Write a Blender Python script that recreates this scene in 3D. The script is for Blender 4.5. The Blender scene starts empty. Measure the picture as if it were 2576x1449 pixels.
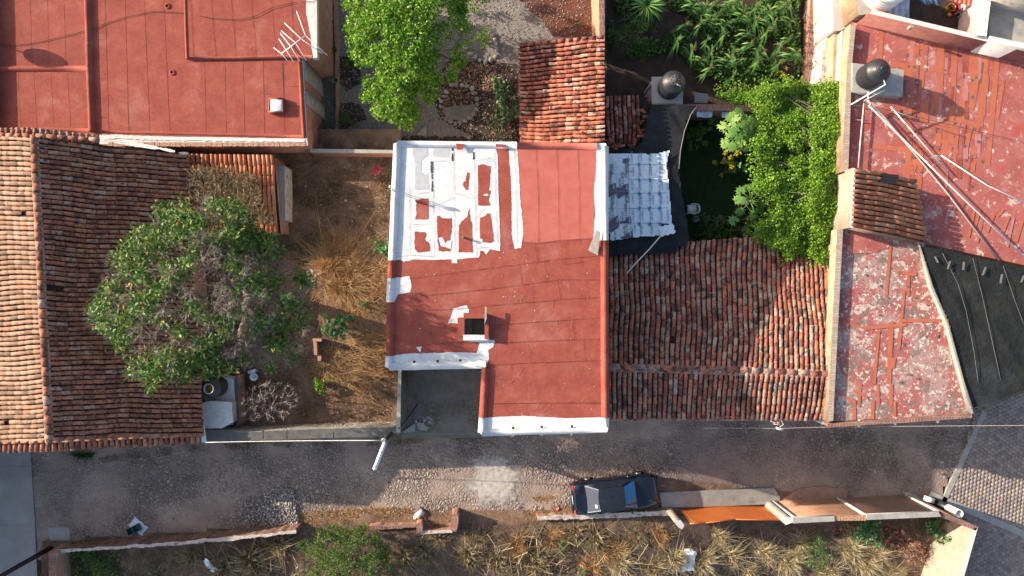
import bpy, math, random
import numpy as np
from mathutils import Vector
random.seed(7); rng = np.random.default_rng(7)
SC = bpy.context.scene
# ---------------------------------------------------------------- camera, sky, sun, exposure
H = 35.0                      # height of the drone above the street
F = 1717.33                   # focal length in units of the 2576 px wide survey grid
cam = bpy.data.cameras.new("camera"); camo = bpy.data.objects.new("camera", cam)
SC.collection.objects.link(camo); camo.location = (0, 0, H); camo.rotation_euler = (0, 0, 0)
cam.lens = 24; cam.sensor_width = 36; cam.clip_start = 0.5; cam.clip_end = 1500
SC.camera = camo
AZ = math.radians(17.5); EL = math.radians(21.0)
wd = bpy.data.worlds.new("World"); SC.world = wd; wd.use_nodes = True
nt = wd.node_tree; sk = nt.nodes.new("ShaderNodeTexSky"); sk.sky_type = 'NISHITA'; sk.sun_disc = False
sk.sun_elevation = EL; sk.sun_rotation = math.radians(-72.5); sk.dust_density = 2.5; sk.air_density = 1.0; sk.ozone_density = 0.6
nt.links.new(sk.outputs[0], nt.nodes["Background"].inputs[0]); nt.nodes["Background"].inputs[1].default_value = 0.135
sl = bpy.data.lights.new("sun", 'SUN'); sl.energy = 4.9; sl.angle = math.radians(0.5); sl.color = (1.0, 0.86, 0.68)
so = bpy.data.objects.new("sun", sl); SC.collection.objects.link(so)
so.rotation_euler = Vector((math.cos(AZ)*math.cos(EL), -math.sin(AZ)*math.cos(EL), -math.sin(EL))).to_track_quat('-Z', 'Y').to_euler()
so.location = (-60, 20, 40)
SC.view_settings.view_transform = 'Standard'; SC.view_settings.look = 'None'; SC.view_settings.gamma = 1
SC.view_settings.exposure = 1.0

# ---------------------------------------------------------------- helpers
def slope(x):                 # the street falls a metre towards the right half of the scene
    t = np.clip((np.asarray(x, float) - 7) / 6, 0, 1); return -t*t*(3-2*t)
def W(u, v, z=0.0):
    if z < 3.2 and (v > 1062 or u > 2430): z = z + float(slope((u - 1288.0) * (H - z) / F))
    s = (H - z) / F
    return np.array([(u - 1288.0) * s, -(v - 724.5) * s, z])
def T(i, j, tx, ty):          # survey tile -> grid
    return (858.667 * i + tx / 3.0, 483.0 * j + ty / 3.0)
def Z3(tx, ty): return (971.1 + tx * .22483, 345.0 + ty * .22483)
def Z4(tx, ty): return (1507.8 + tx * .19402, 357.8 + ty * .19402)
LOC = {}
YB = 1.2                      # the yard and driveway lie above the street
class MB:
    def __init__(s):
        s.V = []; s.n = 0; s.L = []; s.C = []; s.M = []; s.R = []
    def add(s, verts, faces, mi=0, var=None):
        verts = np.asarray(verts, float).reshape(-1, 3)
        if isinstance(faces, np.ndarray):
            s.L.append((faces + s.n).ravel()); k = len(faces); s.C.append(np.full(k, faces.shape[1]))
        else:
            k = len(faces)
            for f in faces: s.L.append(np.array(f) + s.n)
            s.C.append(np.array([len(f) for f in faces]))
        s.M.append(np.full(k, mi))
        s.R.append(np.full(k, .5) if var is None else (np.full(k, float(var)) if np.isscalar(var) else np.asarray(var, float)))
        s.V.append(verts); s.n += len(verts)
        return s
    def build(s, name, mats, parent=None, smooth=False, at=None):
        V = np.concatenate(s.V); L = np.concatenate(s.L); C = np.concatenate(s.C)
        loc = np.array(LOC.get(parent.name if parent else None, at if at is not None else (0, 0, 0)), float)
        V = V - loc
        me = bpy.data.meshes.new(name)
        me.vertices.add(len(V)); me.vertices.foreach_set('co', V.ravel())
        me.loops.add(len(L)); me.loops.foreach_set('vertex_index', L.astype(np.int32))
        me.polygons.add(len(C)); st = np.concatenate([[0], np.cumsum(C)[:-1]])
        me.polygons.foreach_set('loop_start', st.astype(np.int32))
        me.polygons.foreach_set('material_index', np.concatenate(s.M).astype(np.int32))
        if smooth: me.polygons.foreach_set('use_smooth', np.ones(len(C), bool))
        me.update(calc_edges=True)
        a = me.attributes.new('var', 'FLOAT', 'FACE'); a.data.foreach_set('value', np.concatenate(s.R).astype(np.float32))
        N = np.zeros(len(C) * 3, np.float32); me.polygons.foreach_get('normal', N); N = N.reshape(-1, 3)
        Nl = np.repeat(N, C, axis=0); P = V[L] + loc
        fl = np.abs(Nl[:, 2]) > .7
        hx = -Nl[:, 1]; hy = Nl[:, 0]; m = np.sqrt(hx**2 + hy**2) + 1e-9
        uu = np.where(fl, P[:, 0], (P[:, 0]*hx + P[:, 1]*hy)/m); vv = np.where(fl, P[:, 1], P[:, 2])
        uv = me.uv_layers.new(name='UVMap'); uv.data.foreach_set('uv', np.stack([uu, vv], 1).astype(np.float32).ravel())
        if not isinstance(mats, (list, tuple)): mats = [mats]
        for m_ in mats: me.materials.append(m_)
        o = bpy.data.objects.new(name, me); SC.collection.objects.link(o)
        if parent: o.parent = parent; 
        elif at is not None: o.location = at
        LOC[o.name] = tuple(loc)
        return o
def tag(o, label, cat, group=None):
    o['label'] = label; o['category'] = cat
    if group: o['group'] = group
    return o
def thing(name, label, cat, loc, group=None):
    o = bpy.data.objects.new(name, None); SC.collection.objects.link(o); o.location = tuple(loc); o.empty_display_size = .3
    LOC[o.name] = tuple(loc); return tag(o, label, cat, group)
def struct(o): o['kind'] = 'structure'; return o
def stuff(o, label=None, cat=None):
    o['kind'] = 'stuff'
    if label: o['label'] = label; o['category'] = cat
    return o
def dup(root, loc, rz=0, sc=1, label=None, group=None):
    r = root.copy(); SC.collection.objects.link(r); r.location = tuple(loc); r.rotation_euler = (0, 0, rz); r.scale = (sc,)*3
    if label: r['label'] = label
    if group: r['group'] = group
    for ch in list(root.children):
        c = ch.copy(); SC.collection.objects.link(c); c.parent = r
        for g in ch.children:
            d = g.copy(); SC.collection.objects.link(d); d.parent = c
    return r
# ---------------------------------------------------------------- shapes
def prism(mb, pts, z1, z0, mt=0, ms=0, bottom=False, top=True, var=None):
    """pts: top outline in grid units at height z1; walls drop vertically to z0"""
    T_ = [W(u, v, z1) for u, v in pts]; n = len(T_)
    z0 = z0 + sum(p[2] for p in T_)/n - z1
    return prismw(mb, T_, z0, mt, ms, bottom, top, var)
def prismw(mb, T_, z0, mt=0, ms=0, bottom=False, top=True, var=None):
    T_ = [np.array(p, float) for p in T_]; n = len(T_)
    if z0 < .01: z0 = -1.4
    ar = sum(T_[i][0]*T_[(i+1) % n][1] - T_[(i+1) % n][0]*T_[i][1] for i in range(n))
    if ar < 0: T_ = T_[::-1]
    B = [np.array([p[0], p[1], z0]) for p in T_]
    if top: mb.add(T_, [list(range(n))], mt, var)
    mb.add(T_ + B, [[i, i+n, (i+1) % n + n, (i+1) % n] for i in range(n)], ms, var)
    if bottom: mb.add(B, [list(range(n))[::-1]], ms, var)
    return mb
def sheet(mb, pts, z, mi=0, var=None):
    P = [W(u, v, z) for u, v in pts]; n = len(P)
    ar = sum(P[i][0]*P[(i+1) % n][1] - P[(i+1) % n][0]*P[i][1] for i in range(n))
    mb.add(P if ar > 0 else P[::-1], [list(range(n))], mi, var)
def rough_poly(pts, amp=1.2, step=3.0, seed=0):
    r = random.Random(seed + len(pts)*31 + int(pts[0][0])); out = []
    for i in range(len(pts)):
        a, b = pts[i], pts[(i+1) % len(pts)]; d = math.hypot(b[0]-a[0], b[1]-a[1]); k = max(1, int(d/step))
        w = 0
        for q in range(k):
            t = q/k; w = .6*w + r.uniform(-amp, amp)*.7
            nx, ny = -(b[1]-a[1])/(d+1e-6), (b[0]-a[0])/(d+1e-6)
            ww = w*min(1, 2*math.sin(math.pi*t)) if k > 3 else 0
            out.append((a[0]+(b[0]-a[0])*t+nx*ww, a[1]+(b[1]-a[1])*t+ny*ww))
    return out
def patch(mb, pts, z, mi, amp=1.0, step=2.5, seed=0):
    sheet(mb, rough_poly(pts, amp, step, seed), z, mi)
def box(mb, c, sx, sy, sz, rz=0, mi=0, var=None, rx=0, ry=0):
    """box centred at c"""
    P = np.array([[x, y, z] for z in (-.5, .5) for x, y in ((-.5, -.5), (.5, -.5), (.5, .5), (-.5, .5))]) * [sx, sy, sz]
    if rx: c1, s1 = math.cos(rx), math.sin(rx); P = P @ np.array([[1, 0, 0], [0, c1, s1], [0, -s1, c1]])
    if ry: c1, s1 = math.cos(ry), math.sin(ry); P = P @ np.array([[c1, 0, -s1], [0, 1, 0], [s1, 0, c1]])
    c1, s1 = math.cos(rz), math.sin(rz); P = P @ np.array([[c1, s1, 0], [-s1, c1, 0], [0, 0, 1]])
    mb.add(P + np.array(c), [[3, 2, 1, 0], [4, 5, 6, 7], [0, 1, 5, 4], [1, 2, 6, 5], [2, 3, 7, 6], [3, 0, 4, 7]], mi, var); return mb
def tube(mb, pts, r, sides=8, mi=0, caps=True, var=None):
    pts = [np.array(p, float) for p in pts]; n = len(pts)
    rr = r if isinstance(r, (list, tuple, np.ndarray)) else [r]*n
    V = []
    for i, p in enumerate(pts):
        d = pts[min(i+1, n-1)] - pts[max(i-1, 0)]; d = d/(np.linalg.norm(d)+1e-9)
        a = np.cross(d, [0, 0, 1.0]); 
        if np.linalg.norm(a) < .05: a = np.cross(d, [0, 1.0, 0])
        a /= np.linalg.norm(a); b = np.cross(a, d)
        for k in range(sides):
            t = 2*math.pi*k/sides; V.append(p + rr[i]*(a*math.cos(t) + b*math.sin(t)))
    Fc = [[i*sides+k, i*sides+(k+1) % sides, (i+1)*sides+(k+1) % sides, (i+1)*sides+k] for i in range(n-1) for k in range(sides)]
    if caps: Fc += [list(range(sides))[::-1], [(n-1)*sides+k for k in range(sides)]]
    mb.add(V, Fc, mi, var); return mb
def lathe(mb, c, prof, sides=32, mi=0, cap=True):
    """prof: list of (r, z) going up, around vertical axis at c"""
    c = np.array(c, float); V = []
    for r, z in prof:
        for k in range(sides):
            t = 2*math.pi*k/sides; V.append(c + [r*math.cos(t), r*math.sin(t), z])
    n = len(prof)
    Fc = [[i*sides+k, i*sides+(k+1) % sides, (i+1)*sides+(k+1) % sides, (i+1)*sides+k] for i in range(n-1) for k in range(sides)]
    if cap: Fc += [[(n-1)*sides+k for k in range(sides)]]
    mb.add(V, Fc, mi); return mb
def ridge(mb, a, b, w, h, wt=None, mi=0, seg=1.0, wob=.012):
    """rounded membrane upstand along world a->b, footprint w, height h"""
    a = np.array(a, float); b = np.array(b, float); d = b-a; L = np.linalg.norm(d); d /= L; s = np.array([d[1], -d[0], 0]); s /= np.linalg.norm(s)
    wt = wt or w*.35; prof = [(-w/2, 0), (-w*.42, h*.35), (-wt/2, h*.93), (-wt*.2, h), (wt*.2, h), (wt/2, h*.93), (w*.42, h*.35), (w/2, 0)]
    n = max(2, int(L/seg)+1); V = []
    for i in range(n):
        p = a + d*L*i/(n-1); j = random.uniform(-wob, wob)
        for x, z in prof: V.append(p + s*(x+j) + np.array([0, 0, z+random.uniform(-wob, wob)*.4*(z > 0)]))
    m = len(prof)
    Fc = [[i*m+k, i*m+k+1, (i+1)*m+k+1, (i+1)*m+k] for i in range(n-1) for k in range(m-1)] + [list(range(m)), [(n-1)*m+k for k in range(m)][::-1]]
    mb.add(V, Fc, mi); return mb
def pip(poly, x, y):
    p = np.array(poly, float); ins = np.zeros(len(x), bool); j = len(p)-1
    for i in range(len(p)):
        c = ((p[i, 1] > y) != (p[j, 1] > y)) & (x < (p[j, 0]-p[i, 0])*(y-p[i, 1])/(p[j, 1]-p[i, 1]+1e-12)+p[i, 0]); ins ^= c; j = i
    return ins
def samp(poly, n, rg=None):
    rg = rg or rng
    p = np.array(poly, float); lo, hi = p.min(0), p.max(0); X = []; k = 0
    while k < n:
        q = rg.uniform(lo, hi, (max(n, 50)*2, 2)); q = q[pip(poly, q[:, 0], q[:, 1])]; X.append(q); k += len(q)
    return np.concatenate(X)[:n]
def WN(uv, z):
    z = np.asarray(z, float)*np.ones(len(uv)); f = (z < 3.2) & ((uv[:, 1] > 1062) | (uv[:, 0] > 2430)); z = z + np.where(f, slope((uv[:, 0]-1288)*(H-z)/F), 0)
    s = (H - z)/F; return np.stack([(uv[:, 0]-1288)*s, -(uv[:, 1]-724.5)*s, z if hasattr(z, '__len__') else np.full(len(uv), z)], 1)
def vnoise(x, y, s, seed=0):
    r = np.random.default_rng(seed); g = r.random((64, 64)); x = x/s; y = y/s
    xi = np.floor(x).astype(int); yi = np.floor(y).astype(int); fx = x-xi; fy = y-yi; fx = fx*fx*(3-2*fx); fy = fy*fy*(3-2*fy)
    q = lambda a, b: g[a % 64, b % 64]
    return (q(xi, yi)*(1-fx)+q(xi+1, yi)*fx)*(1-fy)+(q(xi, yi+1)*(1-fx)+q(xi+1, yi+1)*fx)*fy
def runit(n):
    v = rng.normal(size=(n, 3)); return v/np.linalg.norm(v, axis=1)[:, None]
def leaves(mb, P, size, up=.6, asp=.5, mi=0, var=None, out=None):
    """a pointed, slightly folded leaf (two quads... one rhombus) at each point of P"""
    n = len(P); size = np.asarray(size)*np.ones(n)
    nrm = runit(n) + np.array([0, 0, up]); nrm /= np.linalg.norm(nrm, axis=1)[:, None]
    d = runit(n) if out is None else out + .5*runit(n)
    d -= nrm*(d*nrm).sum(1)[:, None]; d /= np.linalg.norm(d, axis=1)[:, None]+1e-9
    s = np.cross(nrm, d); L = size[:, None]
    V = np.stack([P - d*L*.5, P + s*L*asp*.5 + nrm*L*.06 - d*L*.03, P + d*L*.5, P - s*L*asp*.5 + nrm*L*.06 - d*L*.03], 1).reshape(-1, 3)
    Fc = np.arange(n*4).reshape(n, 4)
    mb.add(V, Fc, mi, rng.random(n) if var is None else var); return mb
def blades(mb, P, h, w=.012, lean=.5, mi=0, var=None, dirs=None):
    """grass blades with a bend: two quads each"""
    n = len(P); h = (np.asarray(h)*np.ones(n))[:, None]; w = (np.asarray(w)*np.ones(n))[:, None]
    a = rng.uniform(0, 2*np.pi, n); d = np.stack([np.cos(a), np.sin(a), np.zeros(n)], 1) if dirs is None else dirs
    b = rng.uniform(0, 2*np.pi, n); s = np.stack([np.cos(b), np.sin(b), np.zeros(n)], 1)
    le = (np.abs(rng.normal(size=n))*lean)[:, None]
    up = np.array([0, 0, 1.0])
    m = P + up*h*.6*np.sqrt(1/(1+le**2)) + d*h*le*.35; t = m + up*h*.35/(1+le) + d*h*le*.75
    V = np.stack([P-s*w, P+s*w, m+s*w*.8, m-s*w*.8, t+s*w*.25, t-s*w*.25], 1).reshape(-1, 3)
    i = np.arange(n)[:, None]*6; Fc = np.concatenate([i+[0, 1, 2, 3], i+[3, 2, 4, 5]])
    v = rng.random(n) if var is None else var
    mb.add(V, Fc, mi, np.concatenate([v, v])); return mb
def sticks(mb, A, B, ra, rb, mi=0, var=None, sides=3):
    n = len(A); d = B-A; d /= np.linalg.norm(d, axis=1)[:, None]+1e-9
    x = np.cross(d, runit(n)); x /= np.linalg.norm(x, axis=1)[:, None]+1e-9; y = np.cross(d, x)
    ra = (np.asarray(ra)*np.ones(n))[:, None]; rb = (np.asarray(rb)*np.ones(n))[:, None]; V = []
    for P, r in ((A, ra), (B, rb)):
        for k in range(sides):
            t = 2*math.pi*k/sides; V.append(P + r*(x*math.cos(t)+y*math.sin(t)))
    V = np.stack(V, 1).reshape(-1, 3); i = np.arange(n)[:, None]*2*sides
    Fc = np.concatenate([i+[k, (k+1) % sides, (k+1) % sides+sides, k+sides] for k in range(sides)])
    v = rng.random(n) if var is None else np.ones(n)*var
    mb.add(V, Fc, mi, np.tile(v, sides)); return mb
def grow(base, fork_z, targets, r0=.16, step=.35, rtip=.006, jit=.09, bias=.25):
    """branches from a trunk to every target; returns nodes, parents, radii"""
    N = [np.array(base, float)]; par = [-1]; dist = [0.0]
    k = max(2, int((fork_z-base[2])/step))
    for i in range(1, k+1):
        N.append(np.array(base)+[.06*math.sin(i), .05*math.cos(i*1.3), (fork_z-base[2])*i/k]); par.append(i-1); dist.append(dist[-1]+step)
    trunk = k
    T_ = np.array(targets); o = np.argsort(np.linalg.norm(T_-N[-1], axis=1)); tips = []
    for t in T_[o]:
        A = np.array(N); c = np.linalg.norm(A-t, axis=1) + bias*np.array(dist); c[:trunk] += 5
        j = int(np.argmin(c)); p = N[j]; L = np.linalg.norm(t-p); m = max(1, int(L/step)); pr = j
        for q in range(1, m+1):
            f = q/m; x = p+(t-p)*f; x = x + rng.normal(size=3)*jit*step*(q < m) + np.array([0, 0, .12*L*math.sin(math.pi*f)*.5])
            N.append(x); par.append(pr); dist.append(dist[pr]+L/m); pr = len(N)-1
        tips.append(pr)
    N = np.array(N); par = np.array(par); w = np.zeros(len(N)); w[tips] = 1
    for i in range(len(N)-1, 0, -1): w[par[i]] += max(w[i], .0)
    w = np.maximum(w, 1); R = rtip + (r0-rtip)*(w/w[0])**.5
    return N, par, R, tips, trunk
def branch_mesh(mb, N, par, R, i0=1, i1=None, sides=5, mi=0):
    i1 = i1 or len(N); idx = np.arange(max(1, i0), i1)
    sticks(mb, N[par[idx]], N[idx], R[par[idx]]*.5+R[idx]*.5, R[idx], mi, sides=sides); return mb
# ---------------------------------------------------------------- materials
def nodes(name, rough=.9, spec=.25):
    m = bpy.data.materials.new(name); m.use_nodes = True; n = m.node_tree.nodes; b = n["Principled BSDF"]
    b.inputs["Roughness"].default_value = rough; b.inputs["Specular IOR Level"].default_value = spec
    return m, n, m.node_tree.links, b
def nd(n, t, **k):
    x = n.new(t)
    for a, b in k.items(): setattr(x, a, b)
    return x
def ramp(n, stops, interp='LINEAR'):
    r = n.new("ShaderNodeValToRGB"); r.color_ramp.interpolation = interp; e = r.color_ramp.elements
    while len(e) < len(stops): e.new(.5)
    for q, (p, c) in zip(e, stops): q.position = p; q.color = (*c, 1)
    return r
def noise(n, l, src, scale, detail=6, rough=.6, dist=0):
    t = n.new("ShaderNodeTexNoise"); t.inputs["Scale"].default_value = scale; t.inputs["Detail"].default_value = detail
    t.inputs["Roughness"].default_value = rough; t.inputs["Distortion"].default_value = dist; l.new(src, t.inputs["Vector"]); return t.outputs["Fac"]
def mix(n, l, fac, a, b, mode='MIX'):
    m = n.new("ShaderNodeMix"); m.data_type = 'RGBA'; m.blend_type = mode
    for s, v in ((0, fac), (6, a), (7, b)):
        if isinstance(v, (int, float)): m.inputs[s].default_value = v
        elif isinstance(v, tuple): m.inputs[s].default_value = (*v, 1)
        else: l.new(v, m.inputs[s])
    return m.outputs[2]
def rng_(n, l, src, a, b, c=0., d=1.):
    m = n.new("ShaderNodeMapRange"); l.new(src, m.inputs[0])
    for i, v in enumerate((a, b, c, d)): m.inputs[i+1].default_value = v
    return m.outputs[0]
def MAT(name, cols, scale=3, rough=.92, bump=.25, bscale=35, bdist=.02, stains=(), var=None, mulvar=None, spec=.2, detail=8, coord='Object', voro=None, brick=None, trans=0, mulnoise=None):
    m, n, l, b = nodes(name, rough, spec)
    tc = n.new("ShaderNodeTexCoord"); src = tc.outputs[coord] if coord != 'UV' else tc.outputs['UV']; uvs = tc.outputs['UV']
    hs = []
    if var:
        at = nd(n, "ShaderNodeAttribute", attribute_name='var'); r = ramp(n, var); l.new(at.outputs['Fac'], r.inputs[0]); col = r.outputs[0]
        nf = noise(n, l, src, scale, detail); r2 = ramp(n, cols); l.new(rng_(n, l, nf, .25, .75), r2.inputs[0]); col = mix(n, l, 1.0, col, r2.outputs[0], 'MULTIPLY')
    elif brick:
        bt = n.new("ShaderNodeTexBrick"); l.new(uvs, bt.inputs["Vector"]); bw, bh, mo, c1, c2, c3 = brick
        bt.inputs["Scale"].default_value = 1; bt.inputs["Brick Width"].default_value = bw; bt.inputs["Row Height"].default_value = bh; bt.inputs["Mortar Size"].default_value = mo
        bt.inputs["Color1"].default_value = (*c1, 1); bt.inputs["Color2"].default_value = (*c2, 1); bt.inputs["Mortar"].default_value = (*c3, 1)
        nf = noise(n, l, src, scale, detail); r2 = ramp(n, cols); l.new(rng_(n, l, nf, .25, .75), r2.inputs[0]); col = mix(n, l, 1.0, bt.outputs[0], r2.outputs[0], 'MULTIPLY')
        hs.append((bt.outputs['Fac'], -.5))
    else:
        nf = noise(n, l, src, scale, detail); r = ramp(n, cols); l.new(rng_(n, l, nf, .25, .75), r.inputs[0]); col = r.outputs[0]
    if voro:
        vs, cs, edge = voro   # scale, colour stops, joint colour
        v1 = nd(n, "ShaderNodeTexVoronoi"); v1.inputs["Scale"].default_value = vs
        dn = n.new("ShaderNodeTexNoise"); dn.inputs["Scale"].default_value = 2.0; l.new(src, dn.inputs["Vector"])
        va = n.new("ShaderNodeVectorMath"); va.operation = 'MULTIPLY_ADD'; l.new(dn.outputs["Color"], va.inputs[0]); va.inputs[1].default_value = (.25, .25, .0); l.new(src, va.inputs[2])
        l.new(va.outputs[0], v1.inputs["Vector"])
        v2 = nd(n, "ShaderNodeTexVoronoi", feature='DISTANCE_TO_EDGE'); v2.inputs["Scale"].default_value = vs; l.new(va.outputs[0], v2.inputs["Vector"])
        sp = n.new("ShaderNodeSeparateColor"); l.new(v1.outputs["Color"], sp.inputs[0]); r3 = ramp(n, cs); l.new(sp.outputs[0], r3.inputs[0])
        ed = rng_(n, l, v2.outputs["Distance"], .02, .16); st = mix(n, l, ed, edge, r3.outputs[0])
        amt = rng_(n, l, noise(n, l, src, .35, 4), .40, .58, .92, .12)   # mud fills the joints here and there
        col = mix(n, l, amt, col, st)
        mm = n.new("ShaderNodeMath"); mm.operation = 'MULTIPLY'; l.new(rng_(n, l, v2.outputs["Distance"], .0, .28), mm.inputs[0]); l.new(amt, mm.inputs[1]); hs.append((mm.outputs[0], 2.2))
    for (sc, ssc, lo, hi, am) in stains:
        nf = noise(n, l, src, ssc, 7, .65, .3); col = mix(n, l, rng_(n, l, nf, lo, hi, 0, am), col, sc)
    if mulnoise:
        nf = noise(n, l, src, mulnoise[0], 3); r4 = ramp(n, [(0, (mulnoise[1],)*3), (1, (mulnoise[2],)*3)]); l.new(rng_(n, l, nf, .3, .7), r4.inputs[0]); col = mix(n, l, 1., col, r4.outputs[0], 'MULTIPLY')
    l.new(col, b.inputs["Base Color"])
    nb = noise(n, l, src, bscale, 8, .7); hs.append((nb, 1.0))
    acc = None
    for s_, w_ in hs:
        q = n.new("ShaderNodeMath"); q.operation = 'MULTIPLY_ADD'; l.new(s_, q.inputs[0]); q.inputs[1].default_value = w_
        if acc is None: q.inputs[2].default_value = 0
        else: l.new(acc, q.inputs[2])
        acc = q.outputs[0]
    bp = n.new("ShaderNodeBump"); bp.inputs["Strength"].default_value = bump; bp.inputs["Distance"].default_value = bdist; l.new(acc, bp.inputs["Height"]); l.new(bp.outputs[0], b.inputs["Normal"])
    if trans:
        tr = n.new("ShaderNodeBsdfTranslucent"); l.new(col, tr.inputs[0]); ms = n.new("ShaderNodeMixShader"); ms.inputs[0].default_value = trans
        l.new(b.outputs[0], ms.inputs[1]); l.new(tr.outputs[0], ms.inputs[2]); l.new(ms.outputs[0], n["Material Output"].inputs[0])
    return m
def PL(name, c, rough=.5, spec=.4, metal=0, var=.12, sc=12):
    m, n, l, b = nodes(name, rough, spec); b.inputs["Metallic"].default_value = metal
    tc = n.new("ShaderNodeTexCoord"); nf = noise(n, l, tc.outputs['Object'], sc, 5)
    r = ramp(n, [(0, tuple(x*(1-var) for x in c)), (1, tuple(min(1, x*(1+var)) for x in c))]); l.new(rng_(n, l, nf, .3, .7), r.inputs[0]); l.new(r.outputs[0], b.inputs["Base Color"])
    return m
g3 = lambda v, a=0, b=0: (v, v+a, v+b)
membrane = MAT('red_membrane', [(0, (.23, .052, .039)), (.5, (.29, .072, .052)), (1, (.345, .098, .07))], 1.6, .9, .5, 26, .02, [((.42, .18, .15), .55, .54, .72, .6), ((.17, .05, .04), .8, .54, .72, .45), ((.16, .05, .045), 3, .60, .75, .35), ((.45, .2, .17), 14, .68, .8, .35)], mulnoise=(7, .88, 1.08))
membrane_new = MAT('salmon_membrane', [(0, (.38, .10, .078)), (1, (.46, .14, .11))], 2.5, .9, .35, 40, .012, [((.33, .1, .08), 5, .6, .8, .4)])
white = MAT('white_coating', [(0, (.52, .53, .545)), (.5, (.60, .61, .62)), (1, (.68, .68, .675))], 3, .7, .8, 30, .02, [((.42, .44, .47), 1.6, .50, .68, .5), ((.42, .33, .29), 5, .58, .70, .45), ((.38, .40, .43), 24, .57, .72, .5)])
greyprimer = MAT('grey_primer', [(0, (.36, .37, .39)), (1, (.46, .47, .49))], 6, .8, .2, 40, .01)
tar = MAT('black_tar', [(0, (.015, .015, .015)), (1, (.1, .1, .1))], 20, .8, .3, 50)
seam = PL('dark_roof_seam', (.12, .032, .025), .95, .1)  # dark tone of the membrane overlaps
seamlt = PL('seam_edge', (.42, .13, .1), .9, .1)
rust = MAT('rust_stain', [(0, (.18, .08, .05)), (1, (.3, .2, .16))], 8)
worn = MAT('worn_red_roof', [(0, (.28, .075, .068)), (.5, (.345, .105, .095)), (1, (.41, .16, .14))], 1.2, .9, .5, 22, .02,
    [((.62, .52, .45), .7, .60, .70, .5), ((.60, .50, .43), 2.2, .57, .64, .85), ((.60, .50, .43), 8, .61, .67, .6), ((.20, .17, .15), 2.5, .60, .68, .6), ((.40, .08, .06), .9, .56, .64, .7)])
worn2 = MAT('very_worn_roof', [(0, (.40, .28, .25)), (.5, (.33, .20, .18)), (1, (.50, .40, .36))], 5.5, .95, .6, 16, .03,
    [((.34, .085, .08), .75, .44, .54, .85), ((.55, .46, .40), 1.9, .55, .60, .85), ((.17, .145, .13), 1.5, .53, .60, .8), ((.66, .57, .50), 6, .57, .61, .9), ((.10, .085, .075), 8, .56, .63, .75), ((.40, .07, .06), 3.3, .60, .64, .8)])
orange_tape = MAT('orange_sealer', [(0, (.36, .10, .062)), (1, (.46, .145, .085))], 4, .8, .2, 30)
pinkfade = MAT('faded_pink', [(0, (.38, .14, .135)), (1, (.46, .20, .19))], 5, .9, .2, 30)
tile_v = [(0, (.20, .085, .06)), (.2, (.33, .125, .08)), (.42, (.40, .16, .10)), (.62, (.33, .19, .14)), (.8, (.42, .14, .07)), (1, (.45, .27, .2))]
LIGHTLICH = [((.06, .05, .045), 4.5, .56, .66, .75), ((.04, .035, .03), 13, .60, .68, .7), ((.42, .36, .3), 17, .64, .72, .4)]
LICH = [((.05, .042, .038), 5.5, .50, .60, .8), ((.03, .027, .025), 14, .55, .64, .85), ((.42, .36, .3), 17, .62, .70, .5)]
tile_left = MAT('clay_tile_weathered', [(0, (.7,)*3), (1, (1.12,)*3)], 4, .88, .45, 45, .012, LICH, var=[(0, (.24, .10, .07)), (.25, (.36, .14, .09)), (.5, (.46, .18, .105)), (.7, (.42, .22, .15)), (.85, (.54, .19, .10)), (1, (.48, .33, .27))])
tile_tan = MAT('clay_tile_tan', [(0, (.7,)*3), (1, (1.12,)*3)], 4, .88, .45, 45, .012, LIGHTLICH, var=[(0, (.15, .095, .07)), (.3, (.26, .15, .10)), (.6, (.31, .185, .13)), (.85, (.30, .21, .155)), (1, (.38, .16, .10))])
tile_red = MAT('clay_tile_red', [(0, (.7,)*3), (1, (1.15,)*3)], 4, .88, .45, 45, .012, [((.03, .025, .022), 3.5, .49, .60, .9), ((.03, .025, .022), 12, .54, .64, .8)], var=[(0, (.25, .075, .05)), (.4, (.42, .13, .085)), (.75, (.50, .18, .11)), (1, (.55, .34, .28))])
tile_old = MAT('clay_tile_mixed', [(0, (.72,)*3), (1, (1.15,)*3)], 4, .9, .45, 45, .012, [((.035, .032, .03), 3, .50, .62, .85), ((.03, .028, .026), 14, .54, .63, .85)], var=[(0, (.16, .08, .065)), (.2, (.34, .12, .085)), (.4, (.44, .16, .11)), (.55, (.38, .27, .21)), (.7, (.33, .17, .14)), (.85, (.52, .17, .09)), (1, (.48, .36, .29))])
tile_orange = MAT('clay_tile_orange', [(0, (.75,)*3), (1, (1.12,)*3)], 4, .88, .4, 45, .012, [((.06, .04, .03), 6, .62, .72, .7)], var=[(0, (.36, .12, .06)), (.5, (.54, .19, .09)), (1, (.60, .27, .15))])
deck = MAT('roof_channel_shade', [(0, (.018, .014, .012)), (1, (.055, .032, .025))], 9, .95, .5, 30)  # dark mortar deck, blackened further to stand for shade between tile rows
mortar = MAT('ridge_mortar', [(0, (.22, .20, .18)), (1, (.42, .38, .34))], 8, .95, .6, 30, stains=[((.1, .09, .08), 6, .55, .68, .7)])
brickm = MAT('old_brick', [(0, (.65,)*3), (1, (1.15,)*3)], 3, .95, .6, 25, .02, [((.45, .38, .32), 4, .6, .75, .5), ((.08, .07, .06), 3, .6, .75, .6)], brick=(.28, .075, .012, (.40, .16, .10), (.50, .22, .14), (.42, .36, .30)))
brickor = MAT('orange_brick', [(0, (.8,)*3), (1, (1.1,)*3)], 3, .95, .5, 25, .02, [((.38, .24, .17), 3, .55, .72, .5), ((.12, .08, .06), 2, .60, .75, .6)], brick=(.28, .075, .010, (.36, .13, .08), (.50, .23, .13), (.55, .43, .33)))  # more orange variant of the old brick
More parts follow.
